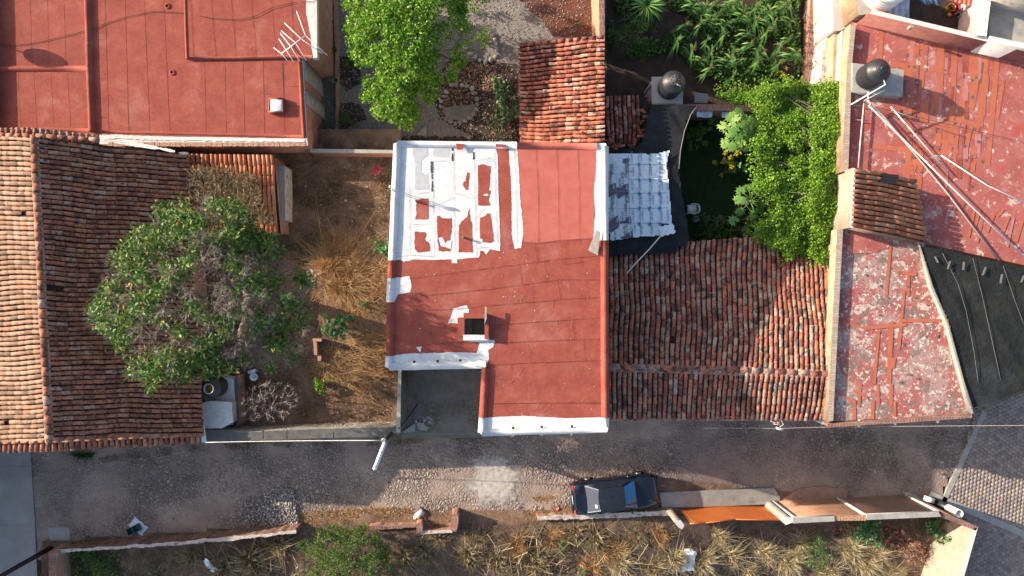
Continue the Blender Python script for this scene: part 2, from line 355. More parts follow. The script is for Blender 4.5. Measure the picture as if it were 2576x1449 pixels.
brickpale = MAT('pale_block_wall', [(0, (.8,)*3), (1, (1.1,)*3)], 3, .95, .5, 25, .02, [((.3, .25, .2), 3, .6, .75, .5)], brick=(.28, .075, .012, (.40, .30, .23), (.54, .43, .35), (.30, .24, .19)))
copbrick = MAT('brick_coping', [(0, (.7,)*3), (1, (1.15,)*3)], 3, .95, .6, 25, .02, [((.10, .08, .07), 2, .52, .68, .7)], brick=(.14, .28, .014, (.24, .10, .08), (.31, .14, .105), (.30, .25, .22)))
plaster = MAT('cream_plaster', [(0, (.34, .22, .14)), (.5, (.44, .31, .21)), (1, (.54, .43, .32))], 2.5, .95, .8, 12, .03, [((.16, .13, .11), 2.2, .55, .66, .7), ((.46, .22, .12), 1.3, .47, .60, .7)])
paleplaster = MAT('pale_plaster', [(0, (.42, .36, .32)), (1, (.60, .54, .48))], 3, .95, .9, 9, .04, [((.12, .11, .1), 2.5, .55, .64, .8)])
pinkplaster = MAT('pink_plaster', [(0, (.50, .34, .32)), (1, (.64, .50, .46))], 4, .95, .9, 9, .03)
darkparapet = MAT('dark_red_parapet', [(0, (.22, .09, .08)), (1, (.36, .15, .13))], 4, .95, .5, 25, .02, [((.14, .12, .11), 2, .6, .72, .7)])
concrete = MAT('concrete', [(0, (.26, .25, .235)), (1, (.40, .385, .355))], 2.5, .92, .4, 30, .015, [((.14, .13, .12), 2.2, .58, .72, .55), ((.5, .47, .43), 9, .64, .74, .4)])
darkconcrete = MAT('dark_concrete', [(0, (.075, .072, .07)), (1, (.15, .145, .14))], 3, .92, .5, 25, .02, [((.3, .28, .26), 5, .62, .74, .5)])
cement = MAT('white_cement', [(0, (.52, .50, .47)), (1, (.72, .70, .66))], 4, .95, .8, 18, .03, [((.3, .27, .24), 6, .62, .74, .5)])
rubblem = MAT('rubble_stone', [(0, (.30, .27, .24)), (1, (.60, .56, .50))], 6, .95, .8, 18, .03, var=None, voro=(9, [(0, (.28, .24, .2)), (.5, (.5, .45, .4)), (1, (.68, .64, .58))], (.12, .1, .08)))
stonev = MAT('loose_stone', [(0, (.75,)*3), (1, (1.15,)*3)], 9, .95, .6, 25, .01, var=[(0, (.16, .14, .13)), (.5, (.32, .29, .27)), (1, (.5, .47, .44))])
chalk = MAT('chalky_rubble', [(0, (.75,)*3), (1, (1.15,)*3)], 9, .95, .6, 25, .01, var=[(0, (.2, .17, .155)), (.5, (.33, .29, .27)), (.8, (.48, .44, .42)), (1, (.7, .67, .65))])
cobble = MAT('cobblestones', [(0, (.26, .195, .165)), (.5, (.35, .265, .22)), (1, (.44, .345, .285))], .9, .95, .9, 22, .035,
    [((.24, .17, .09), .8, .60, .74, .55)], voro=(6.0, [(0, (.23, .185, .165)), (.5, (.31, .25, .22)), (.9, (.37, .305, .265)), (1, (.46, .39, .33))], (.165, .125, .105)), mulnoise=(.5, .8, 1.1))
soil = MAT('bare_soil', [(0, (.14, .082, .055)), (.5, (.21, .130, .088)), (1, (.30, .20, .14))], 1.5, .97, 1.0, 9, .08, [((.06, .042, .03), 1.1, .50, .64, .65), ((.36, .26, .18), 5, .57, .67, .6), ((.05, .035, .025), 14, .57, .66, .6)])
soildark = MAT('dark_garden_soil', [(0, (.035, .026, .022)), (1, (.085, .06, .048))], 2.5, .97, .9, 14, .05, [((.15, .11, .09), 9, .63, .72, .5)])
mulch = MAT('red_mulch', [(0, (.09, .035, .025)), (1, (.20, .085, .06))], 7, .97, .9, 25, .05, [((.35, .22, .15), 22, .62, .68, .7)])
gravel = MAT('gravel', [(0, (.13, .115, .105)), (.5, (.24, .21, .19)), (1, (.40, .35, .31))], 22, .97, .9, 28, .05, [((.55, .48, .42), 30, .60, .66, .7), ((.06, .05, .045), 26, .58, .64, .7)])
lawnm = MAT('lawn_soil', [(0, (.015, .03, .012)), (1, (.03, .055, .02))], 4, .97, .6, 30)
drive = MAT('driveway_dirt', [(0, (.12, .11, .10)), (1, (.25, .225, .20))], 2, .97, .8, 20, .04, [((.2, .18, .16), 1.5, .6, .75, .5), ((.16, .11, .06), 2.5, .6, .72, .5)])
pavement = MAT('grey_pavement', [(0, (.25, .23, .215)), (.5, (.31, .29, .275)), (1, (.38, .35, .33))], .9, .92, .3, 50, .01, [((.08, .08, .085), 18, .64, .74, .6)])
paver = MAT('hex_paver', [(0, (.75,)*3), (1, (1.15,)*3)], 3, .93, .35, 40, .01, var=[(0, (.22, .18, .165)), (.5, (.29, .235, .21)), (1, (.36, .285, .25))])
paverbed = PL('paver_joint', (.09, .065, .055), .95, .1)
brickground = MAT('brick_ground', [(0, (.7,)*3), (1, (1.15,)*3)], 2, .95, .5, 25, .02, [((.3, .24, .18), 3, .55, .7, .6)], brick=(.26, .13, .014, (.30, .17, .135), (.37, .22, .18), (.25, .19, .16)))
patchc = MAT('pale_cement_patch', [(0, (.30, .265, .23)), (1, (.48, .435, .385))], 2.2, .95, .6, 16, .03, [((.16, .13, .11), 2.4, .56, .68, .7)])
leafbright = MAT('leaf_bright', [(0, (.8,)*3), (1, (1.15,)*3)], 1.5, .5, 0, 10, .001, var=[(0, (.05, .14, .012)), (.5, (.14, .30, .02)), (.85, (.25, .44, .04)), (1, (.36, .50, .08))], trans=.30, spec=.3)
leafvine = MAT('leaf_vine', [(0, (.75,)*3), (1, (1.15,)*3)], 1.5, .5, 0, 10, .001, var=[(0, (.07, .17, .012)), (.5, (.16, .32, .025)), (.9, (.25, .42, .04)), (1, (.38, .46, .08))], trans=.32, spec=.3)
leafdark = MAT('leaf_dark', [(0, (.75,)*3), (1, (1.15,)*3)], 1.5, .5, 0, 10, .001, var=[(0, (.03, .08, .018)), (.5, (.075, .17, .032)), (.88, (.14, .26, .05)), (.95, (.30, .27, .05)), (1, (.50, .20, .06))], trans=.25, spec=.35)
leafshrub = MAT('leaf_shrub', [(0, (.75,)*3), (1, (1.15,)*3)], 1.5, .5, 0, 10, .001, var=[(0, (.05, .13, .045)), (.6, (.12, .27, .09)), (1, (.24, .42, .19))], trans=.22, spec=.35)
leafwisp = MAT('leaf_wispy', [(0, (.75,)*3), (1, (1.15,)*3)], 1.5, .55, 0, 10, .001, var=[(0, (.05, .10, .02)), (.6, (.13, .22, .045)), (1, (.26, .36, .09))], trans=.25)
leafcorn = MAT('leaf_corn', [(0, (.8,)*3), (1, (1.15,)*3)], 1.5, .5, 0, 10, .001, var=[(0, (.045, .12, .025)), (.6, (.085, .20, .04)), (1, (.20, .32, .08))], trans=.22, spec=.35)
leafpapaya = MAT('leaf_papaya', [(0, (.85,)*3), (1, (1.15,)*3)], 1.5, .5, 0, 10, .001, var=[(0, (.07, .17, .03)), (.7, (.16, .30, .06)), (1, (.32, .44, .12))], trans=.25, spec=.3)
leafyellow = MAT('leaf_yellow', [(0, (.85,)*3), (1, (1.15,)*3)], 1.5, .5, 0, 10, .001, var=[(0, (.20, .28, .03)), (1, (.62, .52, .05))], trans=.25, spec=.3)
leafgrey = MAT('leaf_greygreen', [(0, (.8,)*3), (1, (1.15,)*3)], 1.5, .55, 0, 10, .001, var=[(0, (.06, .11, .04)), (1, (.17, .27, .08))], trans=.2, spec=.3)
dry = MAT('dry_grass', [(0, (.75,)*3), (1, (1.15,)*3)], .8, .9, 0, 10, .001, var=[(0, (.06, .045, .028)), (.4, (.20, .145, .08)), (.75, (.42, .32, .18)), (1, (.72, .60, .40))], trans=.12)
yarddry = MAT('yard_dry_grass', [(0, (.6,)*3), (1, (1.15,)*3)], .8, .9, 0, 10, .001, var=[(0, (.09, .055, .035)), (.5, (.21, .13, .08)), (1, (.40, .27, .16))], trans=.1)
straw = MAT('orange_straw', [(0, (.8,)*3), (1, (1.15,)*3)], .8, .9, 0, 10, .001, var=[(0, (.24, .13, .06)), (.5, (.46, .27, .12)), (1, (.66, .45, .24))], trans=.12)
mudwall = MAT('mud_wall', [(0, (.16, .085, .06)), (.5, (.25, .15, .11)), (1, (.36, .25, .19))], 3, .95, .9, 12, .04, [((.5, .46, .42), 4, .60, .68, .8), ((.09, .06, .05), 2.5, .58, .68, .6)])
lotsoil = MAT('lot_soil', [(0, (.075, .05, .036)), (.5, (.13, .09, .065)), (1, (.22, .155, .11))], 1.8, .97, 1.0, 9, .08, [((.30, .22, .155), 4, .60, .68, .6)])
chalktop = MAT('chalky_wall_top', [(0, (.30, .22, .18)), (.5, (.46, .40, .36)), (1, (.66, .62, .58))], 6, .95, .9, 14, .04, [((.2, .12, .09), 3, .54, .62, .85)])
palegrass = MAT('pale_tuft', [(0, (.8,)*3), (1, (1.15,)*3)], .8, .9, 0, 10, .001, var=[(0, (.20, .16, .08)), (.5, (.42, .34, .19)), (1, (.66, .56, .38))], trans=.12)
darkgrass = MAT('dark_grass', [(0, (.8,)*3), (1, (1.15,)*3)], .8, .9, 0, 10, .001, var=[(0, (.03, .06, .015)), (1, (.09, .14, .035))], trans=.15)
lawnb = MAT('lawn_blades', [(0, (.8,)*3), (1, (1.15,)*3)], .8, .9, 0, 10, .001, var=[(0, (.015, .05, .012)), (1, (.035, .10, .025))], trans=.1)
twig = MAT('grey_twig', [(0, (.8,)*3), (1, (1.15,)*3)], 2, .9, 0, 10, .001, var=[(0, (.15, .12, .105)), (1, (.36, .30, .27))])
twigdark = MAT('brown_twig', [(0, (.8,)*3), (1, (1.15,)*3)], 2, .9, 0, 10, .001, var=[(0, (.10, .07, .05)), (1, (.28, .20, .15))])
bark = MAT('bark', [(0, (.12, .095, .08)), (1, (.28, .235, .20))], 6, .95, .8, 20)
cactus = MAT('cactus_pad', [(0, (.8,)*3), (1, (1.15,)*3)], 2, .6, .2, 30, .01, var=[(0, (.05, .12, .05)), (1, (.16, .27, .12))])
deadleaf = MAT('dead_leaf', [(0, (.8,)*3), (1, (1.15,)*3)], 2, .9, 0, 10, .001, var=[(0, (.14, .06, .04)), (.7, (.32, .17, .11)), (1, (.55, .42, .32))])
blackplastic = PL('black_plastic', (.022, .024, .028), .45, .45, sc=5, var=.3)
greylid = MAT('dusty_black_lid', [(0, (.04, .04, .042)), (1, (.10, .10, .10))], 9, .7, .3, 30, .01, [((.35, .34, .32), 14, .62, .7, .6)])
whiteplastic = PL('white_plastic', (.78, .77, .74), .4, .5, var=.04)
pvc = PL('white_pvc', (.72, .68, .64), .5, .4, var=.1)
pvcpink = PL('old_pvc', (.52, .42, .38), .6, .3, var=.15)
metalw = PL('pale_metal', (.74, .72, .76), .4, .5, var=.06)
steel = PL('dull_steel', (.30, .30, .31), .5, .5, .5)
darkmetal = PL('dark_metal', (.02, .02, .02), .6, .3)
net = MAT('black_shade_net', [(0, (.012, .013, .016)), (1, (.028, .03, .035))], 2, .95, .7, 6, .06, [((.05, .055, .05), 9, .62, .75, .4)])
netgreen = MAT('dark_green_net', [(0, (.012, .014, .014)), (.5, (.018, .021, .021)), (1, (.028, .031, .029))], 1.2, .9, .9, 4, .08, [((.035, .045, .06), .5, .58, .62, .4), ((.02, .022, .022), 3, .52, .66, .7)])
netfaded = MAT('faded_net', [(0, (.13, .12, .10)), (1, (.24, .21, .18))], 10)
tarp = MAT('pale_blue_tarp', [(0, (.62, .72, .80)), (.5, (.70, .79, .86)), (1, (.78, .85, .90))], 3, .45, .7, 4.5, .12, [((.35, .52, .70), 3.5, .60, .7, .4)])
tarpdark = MAT('purple_print', [(0, (.09, .085, .13)), (1, (.15, .14, .2))], 5, .5, .5, 5, .08)
inkblue = PL('blue_ink', (.06, .22, .42), .5, .3); inkdark = PL('dark_ink', (.05, .06, .09), .5, .3)
sheetwhite = MAT('white_sheet', [(0, (.62, .70, .78)), (1, (.74, .80, .86))], 3, .45, .5, 5, .08)
bluesheet = MAT('blue_white_sheet', [(0, (.16, .24, .36)), (.5, (.45, .52, .6)), (1, (.7, .72, .74))], 2.2, .6, .4, 12)
redcorr = PL('red_corrugated', (.58, .13, .09), .5, .4)
orangegate = MAT('orange_painted_sheet', [(0, (.46, .11, .025)), (1, (.60, .17, .04))], 1.5, .5, .1, 20, .005, [((.72, .36, .14), 1.2, .58, .6, .6)], spec=.4)
asb = MAT('grey_corrugated', [(0, (.2, .2, .2)), (1, (.36, .35, .34))], 7, .9, .3, 30)
carpaint = PL('dark_blue_car_paint', (.008, .011, .024), .16, .6, 0, .2, 3)
cartop = PL('dusty_car_roof', (.014, .018, .026), .28, .5, 0, .35, 5)
tyre = PL('tyre_rubber', (.012, .012, .012), .85, .2)
glass, n_, l_, b_ = nodes('car_glass', .05, .8); b_.inputs["Base Color"].default_value = (.015, .02, .025, 1)
glassr, n_, l_, b_ = nodes('hazy_rear_glass', .18, .8); b_.inputs["Base Color"].default_value = (.06, .064, .085, 1)
blueshade = MAT('blue_sunshade', [(0, (.03, .16, .33)), (1, (.045, .21, .42))], 3, .35, .2, 6, .01)
taillight = PL('tail_light', (.35, .03, .05), .3, .5); chrome = PL('chrome', (.6, .6, .58), .25, .5, .9)
woodm = MAT('weathered_board', [(0, (.26, .23, .2)), (1, (.42, .38, .34))], 7, .9, .3, 30)
terr = PL('terracotta', (.42, .17, .09), .9, .2); porcelain = PL('porcelain', (.72, .74, .78), .25, .5, var=.05)
polem = MAT('dark_wood_pole', [(0, (.03, .024, .02)), (1, (.08, .06, .05))], 6)
tankin = PL('amber_tank_inside', (.42, .22, .03), .6, .3); greengl = PL('green_plastic', (.02, .10, .09), .4, .5)
pink = PL('magenta_flower', (.5, .02, .09), .6, .3)

def dusty_patch(name, center, r):
    m, n, l, b = nodes(name, .95, .2); tc = n.new("ShaderNodeTexCoord"); src = tc.outputs['Object']; vm = n.new("ShaderNodeVectorMath"); vm.operation = 'DISTANCE'; l.new(src, vm.inputs[0]); vm.inputs[1].default_value = tuple(center)
    nf = noise(n, l, src, 1.6, 8, .7, .4); q = n.new("ShaderNodeMath"); q.operation = 'MULTIPLY_ADD'; l.new(nf, q.inputs[0]); q.inputs[1].default_value = -1.8*r; l.new(vm.outputs[1], q.inputs[2])
    fac = rng_(n, l, q.outputs[0], -.35*r, .02*r, 1, 0); nf2 = noise(n, l, src, 5, 8); pale = ramp(n, [(0, (.30, .26, .225)), (.5, (.42, .375, .335)), (1, (.52, .475, .43))]); l.new(rng_(n, l, nf2, .3, .7), pale.inputs[0])
    nf3 = noise(n, l, src, 2.2, 8, .7); pc_ = mix(n, l, rng_(n, l, nf3, .56, .64, 0, .7), pale.outputs[0], (.17, .13, .11)); l.new(pc_, b.inputs["Base Color"])
    tr = n.new("ShaderNodeBsdfTransparent"); ms = n.new("ShaderNodeMixShader"); l.new(fac, ms.inputs[0]); l.new(tr.outputs[0], ms.inputs[1]); l.new(b.outputs[0], ms.inputs[2]); l.new(ms.outputs[0], n["Material Output"].inputs[0])
    bp = n.new("ShaderNodeBump"); bp.inputs["Strength"].default_value = .6; bp.inputs["Distance"].default_value = .03; l.new(nf2, bp.inputs["Height"]); l.new(bp.outputs[0], b.inputs["Normal"]); return m
# ---------------------------------------------------------------- setting: ground, road, yards
def terrain(name, poly, z, mat, amp=.05, res=.18, s=.5, seed=1, street=False):
    P = [W(u, v, 0) for u, v in poly]; pw = np.array(P)[:, :2]; lo = pw.min(0); hi = pw.max(0)
    nx = int((hi[0]-lo[0])/res)+2; ny = int((hi[1]-lo[1])/res)+2
    X, Y = np.meshgrid(lo[0]+np.arange(nx)*res, lo[1]+np.arange(ny)*res, indexing='ij')
    x = X.ravel(); y = Y.ravel()
    Z = z + amp*(vnoise(x+200, y+200, s*2.2, seed)*1.2 + vnoise(x+200, y+200, s, seed+1)*.7 + vnoise(x+200, y+200, s*.35, seed+2)*.35)
    if street: Z = Z + slope(x)
    cx = X[:-1, :-1].ravel()+res/2; cy = Y[:-1, :-1].ravel()+res/2; ok = pip(pw, cx, cy)
    i, j = np.meshgrid(np.arange(nx-1), np.arange(ny-1), indexing='ij'); a = (i*ny+j).ravel()[ok]
    mb = MB(); mb.add(np.stack([x, y, Z], 1), np.stack([a, a+ny, a+ny+1, a+1], 1))
    return struct(mb.build(name, mat, smooth=True))
mb = MB(); mb.add([(-260, -260, -1.45), (260, -260, -1.45), (260, 260, -1.45), (-260, 260, -1.45)], [[0, 1, 2, 3]]); struct(mb.build('ground', soil))
terrain('cobblestone_street', [(60, 1060), (1030, 1030), (1030, 1085), (1215, 1085), (1215, 1010), (2460, 990), (2520, 1000), (2345, 1275), (1700, 1330), (1150, 1352), (700, 1358), (85, 1405), (85, 1520), (60, 1520)], -.05, cobble, .035, .25, 1.3, 2, True)
mb = MB(); xs = [(-80, 78), (-80, 78), (-80, 89), (-80, 100)]; ys = [1090, 1173, 1321, 1520]
for k in range(3):
    sheet(mb, [(-140, ys[k]+1.0), ([76, 79, 88][k], ys[k]+1.0), ([79, 88, 96][k], ys[k+1]-1.0), (-140, ys[k+1]-1.0)], .05)
sheet(mb, [(-140, 1080), (74, 1080), (98, 1520), (-140, 1520)], .035)
struct(mb.build('grey_pavement', pavement))
# hexagonal paving of the crossing street, one slab at a time
pv = [(2452, 1040), (2560, 960), (2760, 900), (2760, 1600), (2330, 1600), (2458, 1335), (2372, 1268), (2425, 1130)]
pw = np.array([W(u, v) for u, v in pv])[:, :2]; R = .125; terrain('paving_bed', [(2466, 1040), (2570, 960), (2800, 860), (2800, 1650), (2330, 1650), (2462, 1335), (2384, 1268), (2440, 1130)], .012, paverbed, 0, .3, 1, 1, True); mb = MB()
ang = math.radians(24); ca, sa = math.cos(ang), math.sin(ang); cs = []
for a in range(-70, 71):
    for b in range(-90, 91):
        x = a*R*1.732 + (b % 2)*R*.866; y = b*R*1.5; cs.append((22 + x*ca - y*sa, -10 + x*sa + y*ca))
cs = np.array(cs); ok = pip(pw, cs[:, 0], cs[:, 1]); cs = cs[ok]; hx = []
for c in cs:
    j = random.uniform(-.006, .006)+float(slope(c[0])); t0 = ang + math.pi/6
    top = [(c[0]+R*.93*math.cos(t0+k*math.pi/3)*1.0, c[1]+R*.93*math.sin(t0+k*math.pi/3), .03+j) for k in range(6)]
    bot = [(p[0]+(p[0]-c[0])*.06, p[1]+(p[1]-c[1])*.06, p[2]-.02) for p in top]
    mb.add(top+bot, [list(range(6))] + [[k, k+6, (k+1) % 6+6, (k+1) % 6] for k in range(6)], 0, random.random())
struct(mb.build('paved_street', [paver, paverbed]))
mb = MB()
for (a, b, w) in (((2340, 1243), (2620, 1362), 8), ((2478, 1035), (2372, 1268), 6)):
    dx, dy = b[0]-a[0], b[1]-a[1]; L = math.hypot(dx, dy); nx, ny = -dy/L*w, dx/L*w
    prism(mb, rough_poly([(a[0]-nx, a[1]-ny), (a[0]+nx, a[1]+ny), (b[0]+nx, b[1]+ny), (b[0]-nx, b[1]-ny)], .6, 12), .05, 0)
struct(mb.build('kerb_strips', concrete))
mb = MB(); prism(mb, [T(1, 2, 2400, 820), T(2, 2, 80, 808), T(2, 2, 690, 785), T(2, 2, 735, 850), T(2, 2, 730, 905), T(2, 2, 90, 930), T(1, 2, 2420, 930)], .10, -.02)
struct(mb.build('concrete_ramp', concrete))
mb = MB(); prism(mb, rough_poly([T(2, 2, 770, 855), T(2, 2, 880, 790), T(2, 2, 1080, 768), T(2, 2, 1250, 800), T(2, 2, 1240, 862), T(2, 2, 760, 885)], 1.5, 6), .05, -.02)
struct(mb.build('brick_pavement', brickground))
terrain('cement_patch', [(1150, 1130), (1360, 1130), (1360, 1285), (1150, 1285)], -.022, dusty_patch('pale_dusty_cement', W(1245, 1208, .0), 1.7), .035, .25, 1.3, 2, True)
mb = MB(); sheet(mb, rough_poly([(120, 1327), (174, 1326), (176, 1362), (126, 1366)], 2, 5), .01); sheet(mb, rough_poly([(1600, 1200), (2030, 1240), (1970, 1280), (1700, 1290)], 4, 9), .03, 1)
struct(mb.build('worn_pavement', [concrete, soil]))
terrain('verge_soil', [(100, 1385), (400, 1352), (720, 1318), (960, 1290), (1320, 1280), (1700, 1262), (1715, 1330), (1150, 1350), (700, 1360), (120, 1400)], -.02, soil, .06, .2, .5, 3, True)
terrain('yard_soil', [(440, 340), (1022, 340), (1019, 1085), (440, 1085)], YB-.05, soil, .09, .2, .6, 4)
terrain('lot_soil', [(110, 1360), (740, 1320), (1160, 1330), (1500, 1300), (2400, 1280), (2440, 1340), (2350, 1560), (110, 1560)], -.0, lotsoil, .12, .2, .6, 5, True)
DB = 1.0
terrain('driveway_soil', [(1020, 880), (1230, 880), (1230, 1080), (1020, 1080)], DB-.04, drive, .04, .2, .7, 6)
mb = MB(); ys_ = [1077, 1086, 1094, 1102]
for k in range(3):
    za, zb0 = [DB, .8, .4, .0][k], [DB, .8, .4, .0][k+1]
    a, b, c, d = W(1016, ys_[k], 0), W(1240, ys_[k], 0), W(1240, ys_[k+1], 0), W(1016, ys_[k+1], 0)
    k1, k0 = (k+1)/3, k/3
    mb.add([[a[0], a[1], za+.02+k0*float(slope(a[0]))], [b[0], b[1], za+.02+k0*float(slope(b[0]))], [c[0], c[1], zb0+.0+k1*float(slope(c[0]))], [d[0], d[1], zb0+.0+k1*float(slope(d[0]))]], [[3, 2, 1, 0]])
struct(mb.build('driveway_ramp', drive))
terrain('garden_gravel', [(780, -120), (1530, -120), (1530, 430), (780, 430)], -.03, gravel, .04, .2, .7, 7)
mb = MB()
for k, (p, m_) in enumerate([([(1230, -60), (1500, -60), (1500, 96), (1390, 90), (1370, 60), (1330, 20), (1290, -10)], 0), ([(1130, 150), (1300, 160), (1312, 365), (1200, 350), (1110, 300), (1080, 220)], 1), ([(845, 140), (900, 150), (910, 210), (870, 230), (842, 190)], 1), ([(840, 255), (905, 262), (925, 300), (860, 325)], 1), ([(850, 352), (1020, 348), (1200, 350), (1290, 362), (1290, 395), (850, 395)], 1)]):
    sheet(mb, rough_poly(p, 3.5, 8, k), .045+.006*k, m_)
struct(mb.build('mulch_beds', [mulch, soildark]))
mb = MB(); sheet(mb, rough_poly([(1110, 270), (1195, 262), (1200, 290), (1170, 305), (1125, 300)], 2, 6), .10); struct(mb.build('dark_earth', drive))
terrain('corn_plot_soil', [(1525, -120), (2060, -120), (2060, 290), (1525, 290)], -.02, soildark, .14, .2, .5, 8)
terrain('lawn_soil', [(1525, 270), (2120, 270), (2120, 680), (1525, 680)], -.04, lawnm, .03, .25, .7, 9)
mb = MB(); sheet(mb, [(813, -60), (852, -60), (846, 380), (805, 380)], .03); struct(mb.build('drain_path', darkconcrete))

# ---------------------------------------------------------------- clay tile roofs
def tile_roof(mb, A0, A1, B0, B1, ncol, tlen, mi=0, wid=.92, jit=.012, seed=0, deckmi=1, skip=.002, lift=.042, curve=0):
    """A0->A1 upper edge, B0->B1 lower edge (world points); barrels run down the slope"""
    r = random.Random(seed); A0, A1, B0, B1 = [np.array(p, float) for p in (A0, A1, B0, B1)]
    n0 = np.cross(A1-A0, B0-A0); n0 /= np.linalg.norm(n0); n0 = n0 if n0[2] > 0 else -n0
    dk = [A0-n0*.03, A1-n0*.03, B1-n0*.03, B0-n0*.03]
    if np.cross(dk[1]-dk[0], dk[2]-dk[0])[2] < 0: dk = dk[::-1]
    mb.add(dk, [[0, 1, 2, 3]], deckmi)
    K = 7; ct = [math.cos(math.pi*k/(K-1)) for k in range(K)]; st = [math.sin(math.pi*k/(K-1)) for k in range(K)]
    for i in range(ncol):
        s = (i+.5)/ncol; a = A0+(A1-A0)*s; b = B0+(B1-B0)*s; d = b-a; L = np.linalg.norm(d); d /= L
        n = max(1, round(L/tlen)); tl = L/n; w = (np.linalg.norm(A1-A0)*(1)+0)/ncol; w2 = np.linalg.norm(B1-B0)/ncol
        side = np.cross(d, n0); side /= np.linalg.norm(side); off = r.uniform(-tl*.1, tl*.1); cw = r.uniform(-jit, jit)
        for q in range(n+1):
            t0 = q*tl+off+r.uniform(-.03, .03)*tl*2-tl*.12; t1 = t0+tl*1.16
            t0 = max(t0, -.02); t1 = min(t1, L+.05)
            if t1-t0 < tl*.25 or r.random() < skip: continue
            ww = (w+(w2-w)*min(1, t0/L))*wid*.5*r.uniform(.93, 1.07)
            wv = lambda t: .045*math.sin(t*1.1+i*.06+seed)+.02*math.sin(t*2.7+i*.17)
            o0 = cw+r.uniform(-jit, jit)*.7+wv(t0)-wv(0); o1 = cw+r.uniform(-jit, jit)*.7+wv(t1)-wv(0)
            p0 = a+d*t0+side*o0; p1 = a+d*t1+side*o1+n0*lift*r.uniform(.5, 1.6)
            V = [p0+side*ct[k]*ww*.84+n0*st[k]*ww*.72 for k in range(K)]+[p1+side*ct[k]*ww+n0*st[k]*ww*.85 for k in range(K)]
            Fc = [[k, k+1, K+k+1, K+k] for k in range(K-1)]+[[K+k for k in range(K)]]
            mb.add(V, Fc, mi, r.random())
    return mb
def ridge_tiles(mb, a, b, tlen, r_, mi=0, seed=3, flat=.8):
    rr = random.Random(seed); a = np.array(a, float); b = np.array(b, float); d = b-a; L = np.linalg.norm(d); d /= L; n = max(1, round(L/tlen)); tl = L/n
    side = np.cross(d, [0, 0, 1.]); K = 7
    for q in range(n):
        p0 = a+d*q*tl+side*rr.uniform(-.02, .02); p1 = a+d*(q+1)*tl*.995+side*rr.uniform(-.02, .02); p0 = p0+[0, 0, .008]
        V = []
        for p, s in ((p0, 1.0), (p1, .97)):
            for k in range(K): V.append(p+side*math.cos(math.pi*k/(K-1))*r_*s+np.array([0, 0, 1])*math.sin(math.pi*k/(K-1))*r_*s*flat)
        Fc = [[k, K+k, K+k+1, k+1] for k in range(K-1)]+[[k for k in range(K)], [K+k for k in range(K)][::-1]]
        mb.add(V, Fc, mi, rr.random())
    return mb

# ---------------------------------------------------------------- house with terracotta flat roof, top left
hA = thing('flat_roof_house', 'long low house with a plain terracotta coated flat roof, the television antenna at its corner', 'house', W(400, 150, 0))
zA = 3.0
mb = MB(); prism(mb, [(-90, -120), (797, -120), (799, 145), (762, 147), (774, 366), (250, 362), (250, 338), (-90, 325)], zA, -.05, 1, 0); mb.build('wall', [brickm, cement], hA)
mb = MB(); sheet(mb, rough_poly([(-90, -120), (767, -120), (768, 0), (787, 143), (756, 146), (768, 348), (433, 343), (253, 338), (83, 331), (-90, 326)], .6, 5), zA+.012)
for p in ([(422, 16)], [(434, 183)]):
    c = W(*p[0], zA); lathe(mb, c, [(.17, .0), (.13, .05), (.07, .07), (.065, .0)], 14, 0, False); lathe(mb, c+[0, 0, .016], [(.062, .0), (.001, .001)], 10, 1, False)
roofA = mb.build('roof', [membrane, darkmetal], hA)
mb = MB()
for (a, b, w, h) in (((217, -110), (232, 331), .34, .19), ((-90, 174), (221, 173), .30, .13), ((754, 148), (766, 346), .22, .12), ((-90, 322), (236, 329), .2, .08), ((236, 331), (766, 344), .16, .05)):
    ridge(mb, W(*a, zA), W(*b, zA), w, h)
mb.build('upstand', membrane, hA)
mb = MB(); prism(mb, [(463, -120), (766, -120), (786, 143), (471, 149)], zA+.13, zA, 0, 0)
ridge(mb, W(463, -110, zA+.1), W(471, 148, zA+.1), .16, .07); ridge(mb, W(472, 147, zA+.1), W(786, 142, zA+.1), .16, .06); mb.build('raised_roof', membrane, hA)
def seamline(mb, pts, z, w=.016, mi=0, wob=.35):
    P = [];
    for a, b in zip(pts[:-1], pts[1:]):
        k = max(1, int(math.hypot(b[0]-a[0], b[1]-a[1])/9))
        for q in range(k): P.append((a[0]+(b[0]-a[0])*q/k+random.uniform(-wob, wob), a[1]+(b[1]-a[1])*q/k+random.uniform(-wob, wob)))
    P.append(pts[-1]); V = []
    for i, p in enumerate(P):
        a = W(*P[max(0, i-1)], z); b = W(*P[min(len(P)-1, i+1)], z); d = b-a; d /= np.linalg.norm(d); s = np.array([-d[1], d[0], 0]); c = W(*p, z); ww = w*random.uniform(.5, 1.3)
        V += [c+s*ww/2, c-s*ww/2]
    mb.add(V, [[2*i+1, 2*i+3, 2*i+2, 2*i] for i in range(len(P)-1)], mi)
mb = MB()
for x0, x1, top, bot in ((265, 274, 0, 330), (315, 324, 0, 336), (363, 378, 0, 340), (412, 428, 0, 342)): seamline(mb, [(x0, -60), (x0, top), (x1, bot)], zA+.016, .017)
for x0, x1 in ((480, 487), (531, 543), (582, 594), (632, 645), (683, 694), (733, 742)): seamline(mb, [(x0, -60), (x0, 0), (x1, 141)], zA+.145, .015)
for x in (515, 566, 612, 662, 713): seamline(mb, [(x, 152), (x+4, 340)], zA+.016, .014)
for y, x0, x1 in ((51, 240, 266), (100, 240, 267), (149, 240, 268), (198, 241, 270), (247, 243, 272), (296, 245, 274), (218, 722, 754), (267, 724, 760)): seamline(mb, [(x0, y), (x1, y)], zA+.016, .014)
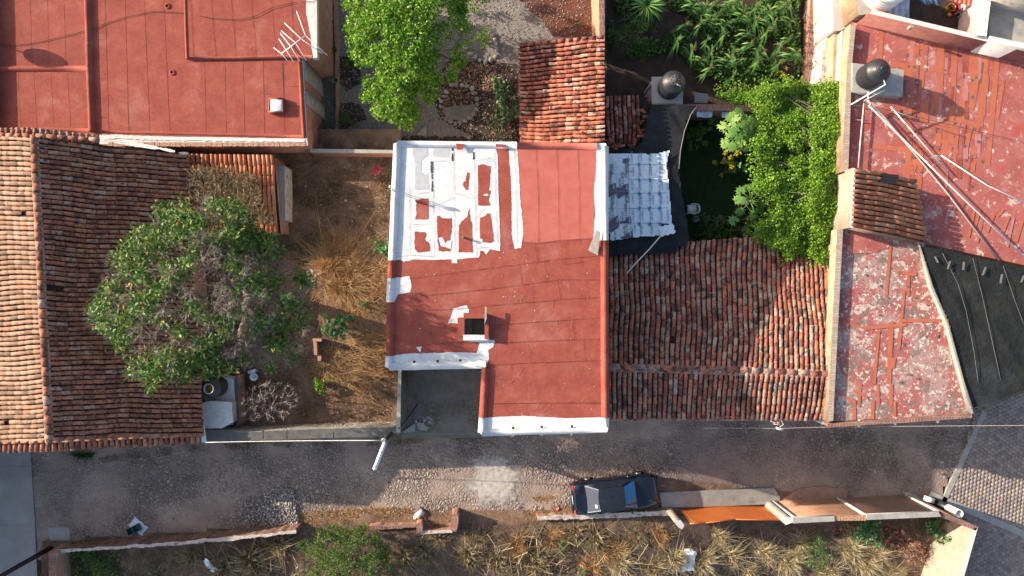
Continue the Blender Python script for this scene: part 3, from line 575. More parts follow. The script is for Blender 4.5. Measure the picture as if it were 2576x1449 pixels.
seamline(mb, [(710, 158), (714, 240)], zA+.017, .04, 1); seamline(mb, [(663, 190), (665, 278), (676, 279)], zA+.017, .02, 1); seamline(mb, [(665, 238), (685, 237)], zA+.017, .02, 1); seamline(mb, [(321, 255), (325, 336)], zA+.018, .03, 1)
for x in (35, 75, 118, 160): seamline(mb, [(x, -40), (x+6, 165)], zA+.016, .01); seamline(mb, [(x+10, 185), (x+18, 320)], zA+.016, .01)
mb.build('roof_seam', [seam, tar], hA)
mb = MB()
patch(mb, [(768, -120), (791, -120), (790, 0), (798, 144), (788, 144), (781, 90), (770, 30)], zA+.14, 0, 1.2, 3); prism(mb, [(769, -120), (796, -120), (798, 145), (787, 146)], zA+.135, zA-.2)
patch(mb, [(250, 342), (290, 338), (433, 345), (600, 347), (766, 350), (766, 357), (600, 355), (433, 353), (270, 349)], zA+.03, 0, 1.5, 3)
mb.build('cement_edge', cement, hA)
mb = MB(); ua = 270
for k in range(38):
    u = 271+k*13.1; prism(mb, [(u, 357+(k/38)*1.5), (u+12.2, 357+(k/38)*1.5), (u+12.2, 368+random.uniform(-1, 1)), (u, 368+random.uniform(-1, 1))], zA+.02+random.uniform(0, .02), zA-.1, 0, 0)
mb.build('brick_cornice', brickm, hA)
mb = MB()
for (a, b, c_, d_) in (((760, 150), (768, 150), (771, 200), (763, 200)), ((766, 230), (774, 228), (776, 262), (768, 264))): prism(mb, [a, b, c_, d_], zA-.06, 0)
c = W(800, 336, 2.2); mb2 = MB(); lathe(mb2, W(807, 336, 1.5), [(.17, 0), (.17, .05), (.0, .06)], 14, 0)
mb.build('column', concrete, hA)
sk_ = MB(); c = W(698, 268, zA)
for (dx, dy, sx, sy) in ((0, .30, .70, .1), (0, -.30, .70, .1), (-.30, 0, .1, .5), (.30, 0, .1, .5)): box(sk_, c+[dx, dy, .12], sx, sy, .24)
cb = sk_.build('skylight_curb', membrane, hA)
sk_ = MB(); c = W(696, 265.5, zA+.26); V = []
for (r, z) in ((.27, 0), (.27, .03), (.2, .06), (.05, .12)): V += [c+[x*r, y*r, z] for x, y in ((-1, -1), (1, -1), (1, 1), (-1, 1))]
sk_.add(V, [[i*4+k, i*4+(k+1) % 4, (i+1)*4+(k+1) % 4, (i+1)*4+k] for i in range(3) for k in range(4)]+[[12, 13, 14, 15]]); sk_.build('skylight', whiteplastic, hA)
# taller part of the same property beyond the left edge; its parapet throws the band of shade
nb = thing('neighbour_block', 'tall parapet block beyond the left edge of the terracotta roof', 'building', W(-150, 100, 0))
mb = MB(); prism(mb, [(-420, -120), (-28, -120), (-14, 322), (-420, 322)], 3.36, -.05); mb.build('wall', membrane, nb)
ds = thing('satellite_dish', 'round satellite dish whose shadow falls across the terracotta roof', 'satellite dish', (-24.4, 11.5, 3.3))
mb = MB(); tube(mb, [(-24.4, 11.5, 3.3), (-24.4, 11.5, 3.98)], .03); mb.build('mast', steel, ds)
mb = MB(); ax = np.array([-.55, .2, .8]); ax /= np.linalg.norm(ax); 
ax = np.array([-math.cos(AZ)*.8, math.sin(AZ)*.8, .6]); e1 = np.cross(ax, [0, 0, 1.]); e1 /= np.linalg.norm(e1); e2 = np.cross(e1, ax); V = []; K = 24
for r, d in ((.001, -.07), (.2, -.055), (.33, -.02), (.42, .0)):
    for k in range(K): t = 2*math.pi*k/K; V.append(np.array([-24.3, 11.48, 3.98])+e1*r*math.cos(t)+e2*r*math.sin(t)+ax*(d+.07))
mb.add(V, [[i*K+k, i*K+(k+1) % K, (i+1)*K+(k+1) % K, (i+1)*K+k] for i in range(3) for k in range(K)]); mb.build('reflector', steel, ds)

# roof cable and antenna
mb = MB(); pts = [(0, 113), (40, 114), (83, 109), (150, 94), (205, 80), (236, 72), (250, 68), (256, 62), (316, 43), (383, 29), (460, 32), (533, 46), (600, 50), (643, 40), (683, 20), (733, 7), (790, 3), (850, -20)]
tube(mb, [W(u, v, zA+.05 if u < 462 else zA+.18) for u, v in pts], .012, 4); tag(mb.build('roof_cable', darkmetal), 'thin dark cable lying in a wavy line across the terracotta roof', 'cable')
an = thing('tv_antenna', 'spindly white television antenna on a mast above the terracotta roof corner', 'antenna', W(757, 140, zA+.13))
zt = 4.4; mb = MB(); tube(mb, [W(757, 141, zA+.13)*[1, 1, 0]+[0, 0, zA+.1], W(736, 112, zt)], .02, 8); mb.build('mast', darkmetal, an)
mb = MB(); t1 = lambda x, y: W(x/3, y/3, zt+.03); tube(mb, [t1(2125, 405), t1(2307, 266)], .028, 6); mb.build('boom', metalw, an)
for e in ([(2067, 360), (2125, 405), (2172, 462)], [(2105, 293), (2160, 377), (2218, 470)], [(2115, 250), (2195, 352), (2265, 465)], [(2123, 233), (2232, 324), (2312, 455)], [(2147, 173), (2272, 293), (2435, 405)], [(2238, 83), (2305, 268), (2470, 418)]):
    mb = MB(); tube(mb, [t1(*p) for p in e], .02, 5); mb.build('element', metalw, an)

# ---------------------------------------------------------------- tiled gable house, left
zR, zE = 5.2, 3.25
gh = thing('tiled_gable_house', 'big old house under two slopes of brown clay tiles, ridge near the left edge', 'house', W(250, 700, 0))
RN, RS = W(86, 346, zR), W(125, 1112, zR)
EN, ES = W(470, 388, zE), W(512, 1098, zE+.05)
WNn, WS = W(-300, 335, 3.9), W(-300, 1125, 3.9)
mb = MB(); tile_roof(mb, RN+[.08, 0, 0], RS+[.08, 0, 0], EN, ES, 60, .42, 0, .84, .012, 11); mb.build('east_roof', [tile_left, deck], gh)
mb = MB(); tile_roof(mb, RN-[.08, 0, 0], RS-[.08, 0, 0], WNn, WS, 62, .36, 0, .82, .012, 12); mb.build('west_roof', [tile_tan, deck], gh)
mb = MB(); ridge_tiles(mb, RN+[0, .1, .04], RS+[0, -.1, .04], .42, .15)
sd = np.array([.16, 0, -.03]); 
for s in (-1, 1): tube(mb, [RN+[s*.15, 0, -.0]]+[RN+(RS-RN)*t/20+[s*(.15+random.uniform(-.02, .02)), 0, 0] for t in range(1, 20)]+[RS+[s*.15, 0, 0]], .05, 5, 1)
mb.build('ridge', [tile_left, mortar], gh)
mb = MB(); dn = np.array([0, -.32, -.05])
def verge(mb, a, b, dn, n, seed): tile_roof(mb, a, b, a+dn, b+dn, n, .34, 0, .9, .01, seed)
RSs = RS+[0, -.05, -.1]
verge(mb, RSs, ES+[-.2, .02, -.1], dn, 27, 21); verge(mb, WS+[0, -.02, -.1], RSs, dn, 32, 22)
mb.build('south_verge', [tile_left, deck], gh)
mb = MB(); ridge_tiles(mb, RSs+[.1, .1, .12], ES+[-.5, .1, .1], .42, .09, 0, 5); mb.build('verge_capping', [tile_left, mortar], gh)
mb = MB(); ridge_tiles(mb, RSs+[-.1, .1, .12], WS+[0, .1, .1], .42, .09, 0, 6); mb.build('verge_capping', [tile_left, mortar], gh)
mb = MB(); ridge_tiles(mb, RN+[.15, .06, .05], W(252, 352, 4.6), .42, .10, 0, 7); mb.build('verge_capping', [tile_left, mortar], gh)
mb = MB(); ridge_tiles(mb, RN+[-.1, .06, .05], WNn+[0, .1, .1], .42, .10, 0, 8); mb.build('verge_capping', [tile_left, mortar], gh)
mb = MB(); a = W(-300, 326, 4.1); b = W(80, 322, 5.0); c = W(246, 340, 4.4); u_ = np.array([0, -.34, -.03])
tile_roof(mb, a, b, a+u_, b+u_, 29, .34, 0, .85, .02, 31); tile_roof(mb, b, c, b+u_, c+u_, 10, .34, 0, .8, .03, 32); mb.build('north_verge', [tile_left, mortar], gh)
mb = MB()
pN = [W(-300, 345, 3.8), W(86, 352, 5.05), W(463, 395, 2.95)]; pS = [W(-300, 1115, 3.8), W(125, 1103, 5.05), W(498, 1090, 2.95)]
ring = [pS[0], pS[1], pS[2], pN[2], pN[1], pN[0]]; low = [p*[1, 1, 0]+[0, 0, -.05] for p in ring]
mb.add(ring+low, [[i, i+6, (i+1) % 6+6, (i+1) % 6] for i in range(6)]); mb.build('wall', brickm, gh)
mb = MB(); patch(mb, [(255, 352), (320, 352), (380, 365), (440, 378), (440, 383), (370, 373), (300, 362)], 3.9, 0, 2, 4); mb.build('mortar_fillet', cement, gh)

# small orange lean-to roof
lt = thing('lean_to', 'small lean-to with bright orange clay tiles under a heap of dry vine', 'shed', W(600, 490, 0))
mb = MB(); tile_roof(mb, W(468, 388, 2.95), W(690, 391, 2.95), W(486, 592, 2.75), W(706, 589, 2.75), 19, .44, 0, .85, .014, 41); mb.build('roof', [tile_orange, deck], lt)
mb = MB(); prismw(mb, [W(472, 392, 2.85), W(688, 394, 2.85), W(703, 584, 2.65), W(488, 588, 2.65)], -.05); mb.build('wall', brickm, lt)
mb = MB(); prism(mb, rough_poly([(699, 416), (716, 417), (718, 553), (706, 556)], .8, 8), 2.35, -.05, 1, 0); tag(mb.build('plastered_wall', [paleplaster, concrete]), 'short weathered wall with a pale top beside the orange tiled lean-to', 'wall')
mb = MB(); V = [W(448, 383, 3.35), W(469, 382, 3.3), W(468, 400, 3.2), W(460, 396, 3.25)]; mb.add(V, [[0, 1, 2, 3][::-1]]); prismw(mb, V, 3.1); tag(mb.build('plastic_scrap', sheetwhite), 'pale plastic scrap tucked at the top corner of the brown tiled roof', 'plastic sheet')

# brick garden wall
mb = MB(); prism(mb, [(779, 374), (1035, 378), (1035, 386), (900, 385), (779, 383)], 2.25, -.05, 1, 0); tag(mb.build('garden_wall', [brickor, concrete]), 'red brick wall with a pale coping between the yard and the garden', 'wall')

# ---------------------------------------------------------------- main house
zM = 6.2
hm = thing('main_house', 'tall house in the middle with a red roof half covered in white paint', 'house', W(1300, 720, 0))
out = [(996, 359), (1527, 367), (1528, 1082), (1210, 1092), (1216, 922), (977, 926)]
mb = MB(); prism(mb, out, zM-.01, -.05, 0, 0, top=False); mb.build('wall', paleplaster, hm)
hx0, hx1, hy0, hy1 = 1168, 1219, 801, 843
mb = MB(); zz = zM
sheet(mb, [(996, 359), (1527, 367), (1528, hy0), (hx1, hy0), (hx0, hy0), (980.5, hy0)], zz); sheet(mb, [(980.5, hy0), (hx0, hy0), (hx0, hy1), (979, hy1)], zz)
sheet(mb, [(hx1, hy0), (1528, hy0), (1528, hy1), (hx1, hy1)], zz); sheet(mb, [(979, hy1), (hx0, hy1), (hx1, hy1), (1528, hy1), (1528, 1082), (1210, 1092), (1216, 922), (977, 926)], zz)
patch(mb, [(1302, 370), (1502, 370), (1494, 540), (1497, 600), (1340, 612), (1318, 611)], zz+.006, 1, .5, 6)
mb.build('roof', [membrane, membrane_new], hm)
mb = MB()
for a, b in (((1000, 363), (1300, 366)),): ridge(mb, W(*a, zz), W(*b, zz), .3, .14, mi=1)
ridge(mb, W(1300, 366, zz), W(1500, 369, zz), .3, .14, mi=2); ridge(mb, W(1500, 369, zz), W(1524, 369, zz), .3, .14, mi=1)
for a, b, m_ in (((1000, 362), (987, 655), 1), ((987, 655), (984, 700), 0), ((984, 700), (982, 760), 1), ((982, 760), (980, 895), 0), ((980, 895), (979, 924), 1), ((979, 922), (1222, 917), 1), ((1222, 925), (1214, 1050), 0), ((1214, 1050), (1212, 1088), 1), ((1212, 1088), (1527, 1078), 1), ((1521, 368), (1521, 605), 1), ((1521, 605), (1522, 1050), 0), ((1522, 1050), (1522, 1080), 1)):
    ridge(mb, W(*a, zz), W(*b, zz), .34, .16, mi=m_)
patch(mb, [T(1, 0, 865, 1083), T(1, 0, 930, 1085), T(1, 0, 915, 1130), T(1, 0, 878, 1128)], zz+.175, 0, .8, 3); patch(mb, [(1247, 362), (1273, 363), (1273, 370), (1247, 370)], zz+.176, 0, .5, 4)
mb.build('parapet', [membrane, white, membrane_new], hm)
mb = MB(); z1, z2, z3 = zz+.010, zz+.016, zz+.022
Z = lambda *p: [Z3(*q) for q in p]; Q = lambda *p: [T(1, 1, *q) for q in p]
patch(mb, Z((105, 62), (1225, 85), (1250, 230), (1262, 700), (1280, 1110), (1280, 1275), (1215, 1265), (1165, 1252), (1120, 1315), (1095, 1275), (1060, 1270), (1040, 1345), (850, 1365), (500, 1375), (300, 1370), (205, 1395), (170, 1375), (68, 1375)), z1, 0, .9, 2)
m1 = MB(); patch(m1, Z((1385, 85), (1465, 90), (1480, 300), (1500, 650), (1525, 900), (1535, 1090), (1510, 1240), (1440, 1250), (1415, 1150), (1405, 900), (1400, 480), (1378, 180)), z1, 0, 1.2, 2); m1.build('paint_patch', white, hm)
m1 = MB(); patch(m1, [(1500, 368), (1526, 367), (1526, 603), (1510, 605), (1492, 598), (1497, 540), (1494, 480), (1499, 430)], z1, 0, 1.2, 2); m1.build('paint_patch', white, hm)
m1 = MB(); patch(m1, Q((385, 650), (515, 635), (530, 700), (520, 760), (430, 770), (400, 830), (368, 830)), z1, 0, .8, 2); m1.build('paint_patch', white, hm)
m1 = MB(); patch(m1, Q((845, 880), (945, 853), (965, 890), (950, 950), (900, 990), (805, 990), (830, 935)), z1, 0, .9, 2); m1.build('paint_patch', white, hm)
m1 = MB(); patch(m1, Q((920, 1085), (1115, 1085), (1120, 1115), (1160, 1120), (1145, 1170), (1110, 1190), (1115, 1260), (1100, 1300), (1095, 1315), (355, 1328), (355, 1240), (500, 1220), (800, 1210), (1020, 1215), (1045, 1140), (920, 1120)), z1, 0, .9, 2); m1.build('paint_patch', white, hm)
m1 = MB(); patch(m1, [T(1, 2, *q) for q in ((1055, 255), (1370, 240), (1700, 258), (1950, 250), (2008, 270), (2008, 350), (1050, 380))], z1, 0, .8, 2); m1.build('paint_patch', white, hm)
mb.add([W(*T(1, 1, 565, 1170), z1), W(*T(1, 1, 607, 1165), z1), W(*T(1, 1, 595, 1212), z1)], [[2, 1, 0]], 0)
m1 = MB(); patch(m1, Z((735, 1350), (795, 1350), (795, 1412), (735, 1408)), z1+.002, 0, .6, 2); m1.build('paint_patch', white, hm)
for k in range(70):
    u, v = random.uniform(1000, 1510), random.uniform(630, 1045); s = random.uniform(.4, 1.6)
    if pip(out, np.array([u]), np.array([v]))[0] and not (hx0-12 < u < hx1+22 and hy0-12 < v < hy1+12): sheet(mb, rough_poly([(u, v-s), (u+s, v), (u, v+s), (u-s, v)], .4, 1), z1, 0)
for p in (((322, 1055), (440, 1065), (455, 1090), (440, 1140), (480, 1180), (495, 1240), (490, 1275), (350, 1290), (320, 1240)), ((335, 710), (400, 685), (475, 685), (475, 920), (325, 920), (340, 860)),
          ((570, 880), (600, 880), (625, 905), (700, 910), (735, 900), (740, 1000), (720, 1130), (725, 1280), (590, 1275), (575, 1130), (570, 1000)), ((815, 985), (860, 930), (910, 885), (935, 780), (945, 930), (965, 960), (965, 1100), (975, 1290), (810, 1290)),
          ((1050, 900), (1110, 880), (1140, 850), (1170, 855), (1200, 1080), (1205, 1165), (1170, 1185), (1080, 1170), (1050, 1130)), ((1028, 320), (1080, 298), (1130, 315), (1175, 325), (1165, 480), (1150, 590), (1175, 600), (1150, 700), (1170, 765), (1030, 765)),
          ((905, 390), (935, 400), (920, 590), (890, 590), (860, 540), (865, 500), (890, 490)), ((785, 120), (850, 115), (865, 140), (795, 138))):
    m1 = MB(); patch(m1, Z(*p), z2, 0, 1.0, 1.6); m1.build('bare_patch', membrane, hm)
patch(mb, Z((300, 120), (465, 110), (470, 200), (400, 260), (395, 380), (440, 440), (465, 400), (480, 500), (480, 585), (325, 585), (330, 310), (300, 180)), z2, 2, .8, 2); patch(mb, Z((527, 118), (715, 110), (712, 222), (527, 215)), z2, 2, .4, 4)
patch(mb, Z((585, 1130), (630, 1120), (665, 1190), (690, 1160), (735, 1150), (725, 1250), (690, 1240), (610, 1215)), z3, 0, .8, 2); patch(mb, Z((1085, 650), (1120, 630), (1150, 650), (1120, 660)), z3, 0, .5, 2)
patch(mb, Z((440, 1130), (480, 1130), (490, 1170), (450, 1165)), z3, 0, .5, 2); patch(mb, Z((1050, 1135), (1080, 1140), (1080, 1185), (1050, 1180)), z3, 0, .5, 2)
for x0, y0, x1, y1 in ((500, 270, 525, 400), (506, 410, 525, 470), (508, 490, 525, 610), (733, 100, 755, 150), (733, 180, 755, 270), (970, 165, 992, 250)):
    patch(mb, Z((x0, y0), (x1, y0), (x1, y1), (x0, y1)), z3, 3, 1.2, 1.2)
mb.build('roof_paint', [white, membrane, greyprimer, tar], hm)
mb = MB(); zs = zz+.028; sy = .014
for pts in ([(525, 270), (530, 700), (545, 1340)], [(757, 150), (765, 700), (772, 1330)], [(988, 250), (1000, 800), (1010, 1330)], [(1215, 120), (1225, 600), (1250, 1225), (1020, 1240)], [(275, 975), (500, 975)], [(530, 770), (610, 745), (680, 715), (760, 675)], [(770, 625), (860, 650), (950, 690), (1000, 685)], [(1005, 910), (1040, 880), (1075, 815), (1130, 800), (1220, 830)], [(70, 1340), (300, 1320), (540, 1335)], [(530, 270), (660, 265), (730, 285)], [(1005, 260), (1080, 250), (1160, 235)], [(1435, 90), (1455, 500), (1470, 1200)], [(265, 560), (270, 1300)], [(345, 635), (420, 620), (500, 622)]):
    seamline(mb, [Z3(*p) for p in pts], zs, .012, 2, .25)
for x0, x1 in ((1468, 1490), (1625, 1643), (1783, 1800)): seamline(mb, [T(1, 0, x0, 1105), T(1, 1, x1-3, 0), T(1, 1, x1, 385)], zs, .014)
for L_ in ([(520, 655), (1000, 590), (1350, 545), (1660, 505), (1960, 480)], [(600, 785), (1100, 735), (1440, 690), (1640, 662), (1950, 662)], [(640, 892), (860, 885), (1150, 855), (1480, 828), (1690, 808), (1990, 795)], [(1150, 1005), (1430, 985), (1750, 963), (1990, 950)], [(1150, 1140), (1500, 1125), (1750, 1115), (2000, 1112)], [(1130, 1307), (1430, 1290), (1700, 1280), (1960, 1270)], [(1465, 385), (1480, 520)], [(1345, 545), (1360, 695)], [(1535, 520), (1555, 668)], [(1440, 690), (1445, 835)], [(1635, 665), (1655, 808)], [(1750, 965), (1760, 1115)], [(1828, 1118), (1840, 1270)], [(1280, 1300), (1280, 1449)], [(1360, 380), (1500, 385), (1640, 365), (1895, 350)], [(640, 1150), (900, 1135), (1100, 1140)], [(1410, 1150), (1425, 1285)], [(1660, 505), (1670, 545), (1820, 530), (1818, 490)]):
    seamline(mb, [T(1, 1, *p) for p in L_], zs, .014, 0, .3)
seamline(mb, [T(1, 2, 1140, 150), T(1, 2, 1500, 143), T(1, 2, 2000, 143)], zs, .018, 0)
for k in range(26):   # wrinkles of the felt
    u, v = random.uniform(1250, 1495), random.uniform(640, 1040); l_ = random.uniform(4, 14); a = random.uniform(0, 6.3)
    seamline(mb, [(u, v), (u+l_*math.cos(a)*.5, v+l_*math.sin(a)), (u+l_*math.cos(a), v+l_*math.sin(a)*1.4)], zs, .02, 1)
mb.build('roof_seam', [seam, seamlt, steel], hm)
mb = MB(); c0 = W(hx0, hy1, zz); c1 = W(hx1, hy0, zz); hw = .0
for (x0, y0, x1, y1, m_, hh) in ((hx0-17, hy0-2, hx0, hy1+2, 0, .10), (hx1, hy0-10, hx1+10, hy1+10, 0, .33), (hx0-2, hy0-14, hx1, hy0, 0, .10), (hx0-3, hy1, hx1+10, hy1+13, 1, .2)):
    prism(mb, [(x0, y0), (x1, y0), (x1, y1), (x0, y1)], zz+hh, zz, m_, m_)
a, b = W(hx0, hy0, zz), W(hx1, hy1, zz); 
sh = [(a[0], a[1]), (b[0], a[1]), (b[0], b[1]), (a[0], b[1])]
mb.add([(x, y, zz) for x, y in sh]+[(x, y, 5.5) for x, y in sh], [[i, i+4, (i+1) % 4+4, (i+1) % 4][::-1] for i in range(4)], 2)
mb.add([(a[0]-.02, a[1]+.02, 5.52), (b[0]+.02, a[1]+.02, 5.52), (b[0]+.02, b[1]-.02, 5.52), (a[0]-.02, b[1]-.02, 5.52)], [[3, 2, 1, 0]], 3); mb.add([(a[0]-.01, a[1]+.01, 5.9), (a[0]+.28, a[1]+.01, 5.9), (a[0]+.28, b[1]-.01, 5.9), (a[0]-.01, b[1]-.01, 5.9)], [[3, 2, 1, 0]], 3)
mb.build('roof_hatch', [membrane, white, concrete, darkconcrete], hm)
for tx, ty, j in ((550, 1335, 1), (727, 1330, 1), (897, 1325, 1), (1297, 385, 2), (1512, 378, 2), (1740, 375, 2)):
    u, v = T(1, j, tx, ty); c = W(u, v-5, zz-.03); mb = MB(); tube(mb, [c+[0, .22, .03], c+[0, -.13, -.02]], .055, 10); 
    box(mb, W(u, v-18, zz+.14), .1, .1, .02, 0, 1); mb.build('drain_spout', [white, darkmetal], hm)
for tx, ty in ((335, 712), (865, 1120)):
    c = W(*Z3(tx, ty), zz+.25); mb = MB(); tube(mb, [c*[1, 1, 0]+[0, 0, zz], c], .045, 10, 0); tube(mb, [c, c+[0, 0, .04]], .055, 10, 1); mb.build('vent_pipe', [steel, leafgrey], hm)
for (h_, tx, ty) in ((1.07, 45, 553), (.95, 70, 585)):
    c = W(*Z3(tx, ty), zz+h_); o = thing('rebar_post', 'thin post with a white cap at the roof edge, the %s of two' % ('taller outer' if h_ > 1 else 'shorter inner'), 'post', c*[1, 1, 0]+[0, 0, zz-.4], 'capped posts at the roof edge')
    mb = MB(); tube(mb, [c*[1, 1, 0]+[0, 0, zz-.6], c], .016, 6); mb.build('rod', steel, o); mb = MB(); lathe(mb, c+[0, 0, -.12], [(.045, 0), (.06, .1), (.04, .16), (.0, .17)], 10); mb.build('cap', whiteplastic, o)
# boards left on the roof
mb = MB(); prism(mb, [T(1, 1, 1925, 290), T(1, 1, 1957, 300), T(1, 1, 1935, 477), T(1, 1, 1863, 440)], zz+.21, zz+.16, 0, 0, True); tag(mb.build('wooden_board', woodm), 'grey tapering board lying across the right edge of the main roof', 'board')
mb = MB(); prism(mb, [T(1, 1, 1083, 865), T(1, 1, 1097, 867), T(1, 1, 1097, 955), T(1, 1, 1080, 1000)], zz+.4, zz+.34, 0, 0, True); tag(mb.build('narrow_plank', woodm), 'narrow grey plank resting on the roof hatch curb', 'board')

# yard and driveway walls
mb = MB(); prism(mb, [(1003, 905), (1010, 905), (1007, 1088), (996, 1088)], 3.0, -.05, 1, 0); tag(mb.build('block_wall', [darkconcrete, concrete]), 'straight grey concrete wall between the dry yard and the dark driveway', 'wall')
mb = MB(); prism(mb, rough_poly([(512, 1080), (610, 1088), (800, 1079), (960, 1075), (1000, 1074), (1000, 1097), (850, 1101), (700, 1106), (520, 1113)], .8, 9), 2.65, -.05, 0, 1)
for u in (658, 718, 835): prism(mb, [(u, 1084), (u+2.5, 1084), (u+3, 1104), (u, 1104)], 2.665, 2.5, 0, 0)
tag(mb.build('stone_yard_wall', [darkconcrete, rubblem, concrete]), 'thick rubble stone wall along the street with a dark mossy top', 'wall')
# ---------------------------------------------------------------- tiled sheds behind the main house
s1 = thing('tiled_shed', 'red clay tiled shed roof with black mould behind the main house', 'shed', W(1415, 240, 0))
mb = MB(); tile_roof(mb, W(1520, 96, 3.9), W(1521, 392, 3.9), W(1307, 116, 3.1), W(1311, 392, 3.1), 26, .37, 0, .80, .012, 51)
mb.build('roof', [tile_red, deck], s1)
mb = MB(); ridge_tiles(mb, W(1308, 113, 3.2), W(1520, 93, 3.98), .36, .09, 0, 9); mb.build('verge_capping', [tile_red, mortar], s1)
mb = MB(); prismw(mb, [W(1520, 98, 3.8), W(1521, 390, 3.8), W(1314, 390, 3.0), W(1311, 118, 3.0)], -.05); mb.build('wall', brickm, s1)
s2 = thing('low_tiled_roof', 'low dusky clay tiled roof partly slipped under the black netting', 'shed', W(1570, 300, 0))
mb = MB(); tile_roof(mb, W(1521, 243, 2.55), W(1608, 240, 2.55), W(1521, 362, 2.1), W(1604, 358, 2.1), 8, .40, 0, .86, .02, 52); 
for k in range(26):
    u, v = (random.uniform(1606, 1628), random.uniform(250, 352)) if k < 14 else (random.uniform(1530, 1600), random.uniform(352, 376))
    a = W(u, v, 2.25); t = random.uniform(-.5, .5) if k < 14 else random.uniform(-1.4, 1.4); d = np.array([math.cos(t), math.sin(t), 0])*.19; ridge_tiles(mb, a-d, a+d, .4, .075, 0, k)
mb.build('roof', [tile_red, deck], s2)
mb = MB(); prismw(mb, [W(1523, 245, 2.4), W(1628, 244, 2.4), W(1622, 378, 1.95), W(1523, 378, 1.95)], -.05, 1, 0); mb.build('wall', [brickm, deck], s2)
mb = MB(); prism(mb, rough_poly([(1505, -120), (1520, -120), (1521, 99), (1508, 99)], .5, 12), 2.9, -.05, 1, 0); tag(mb.build('boundary_wall', [brickor, copbrick]), 'upright sunlit brick wall at the top edge between gravel garden and maize plot', 'wall')
mb = MB(); prism(mb, [(2044, -120), (2078, -120), (2062, 222), (2027, 232)], .8, -.05, 0, 1); tag(mb.build('low_brick_wall', [copbrick, brickm]), 'broad dull red brick wall along the right side of the maize plot', 'wall')
mb = MB(); prism(mb, rough_poly([(1714, 262), (1760, 262), (1876, 264), (1905, 272), (1905, 282), (1870, 279), (1714, 277)], .7, 9), 1.9, -.05, 0, 1); tag(mb.build('brick_ledge_wall', [copbrick, brickm]), 'dark brick ledge running from the tank stand towards the papaya', 'wall')

# tanks
def tank(loc, r, label, stand, zt, lidc, mat, name='water_tank', open_=False, h=1.0):
    loc = np.array(loc); t = thing(name, label, 'water tank', loc)
    prof = [(r*.93, 0), (r*.98, .06), (r, .1)]
    for k in range(1, 5): z = .1+(h-.2)*k/5; prof += [(r, z-.012), (r*.975, z), (r, z+.012)]
    prof += [(r, h-.08), (r*.985, h), (r*.9, h+.07), (r*.7, h+.18), (r*.48, h+.27), (r*.46, h+.30)]
    mb = MB(); lathe(mb, loc, prof, 48, 0, not open_); o = mb.build('body', mat, t, smooth=True)
    mb = MB()
    if not open_:
        lathe(mb, loc, [(r*.44, h+.29), (r*.45, h+.36), (r*.41, h+.385), (r*.2, h+.39), (r*.19, h+.41), (0.001, h+.41)], 40)
        for k in range(8): a = k*math.pi/4; box(mb, loc+[r*.32*math.cos(a), r*.32*math.sin(a), h+.395], r*.2, .02, .02, a)
        mb.build('lid', lidc, t)
    else:
        lathe(mb, loc, [(r*.46, h+.28), (r*.50, h+.34), (r*.46, h+.36), (r*.40, h+.34), (r*.38, h+.1)], 40, 0, False); mb.build('rim', steel, t)
        mb = MB(); lathe(mb, loc, [(r*.40, h+.05), (.001, h+.051)], 30, 0, False); box(mb, loc+[0, 0, h+.12], .03, r*.7, .05, .2); mb.build('water', tankin, t)
    return t
mb = MB(); prism(mb, [(1644, 195), (1716, 194), (1716, 259), (1644, 259)], 2.35, -.05, 0, 0); prism(mb, [(1640, 193), (1718, 192), (1718, 262), (1640, 262)], 2.32, 2.2, 0, 0); tag(mb.build('tank_stand', concrete), 'square concrete tank stand beside the black netting', 'tank stand')
tank(W(1682, 223, 2.35), .56, 'round black water tank with a dusty lid beside the maize', 0, 0, greylid, blackplastic)
mb = MB(); tube(mb, [W(1621, 240, 1.0), W(1643, 205, 2.25)], .05, 4); tag(mb.build('metal_strut', steel), 'grey metal strut leaning on the left side of the square tank stand', 'strut')
mb = MB(); tube(mb, [W(1703, 212, 3.75), W(1711, 217, 3.6), W(1711, 222, 2.4)], .02, 6); tag(mb.build('tank_pipe', pvc), 'short white pipe bending down beside the black tank near the maize', 'pipe')
mb = MB(); 
def corr(mb, P, n, amp, mi=0, along=12):
    """corrugated sheet over the quad P (world), ridges run P0->P3; n waves along P0->P1"""
    P = [np.array(p, float) for p in P]; nn = np.cross(P[1]-P[0], P[3]-P[0]); nn /= np.linalg.norm(nn); m = n*6; V = []
    for j in range(2):
        for i in range(m+1):
            s = i/m; p = (P[0]+(P[1]-P[0])*s)*(1-j)+(P[3]+(P[2]-P[3])*s)*j; V.append(p+nn*amp*math.sin(2*math.pi*i/6))
    mb.add(V, [[i, i+1, m+1+i+1, m+1+i] for i in range(m)], mi)
corr(mb, [W(1747, 258, 1.7), W(1748, 235, 1.75), W(1781, 236, 1.75), W(1780, 259, 1.7)], 4, .03); tag(mb.build('corrugated_sheet', asb), 'small grey corrugated sheet on the brick ledge behind the lawn', 'roof sheet')
for u0, v0, u1, v1, lb in ((1753, 280, 1793, 295, 'pale blue paper panel hanging from the brick ledge, left one'), (1816, 282, 1840, 296, 'grey blue paper panel on the brick ledge next to the papaya')):
    mb = MB(); prism(mb, rough_poly([(u0, v0), (u1, v0), (u1-2, v1), (u0, v1-1)], 1, 5), 1.75, 1.72, 0, 0, True); tag(mb.build('paper_sheet', bluesheet), lb, 'paper sheet')

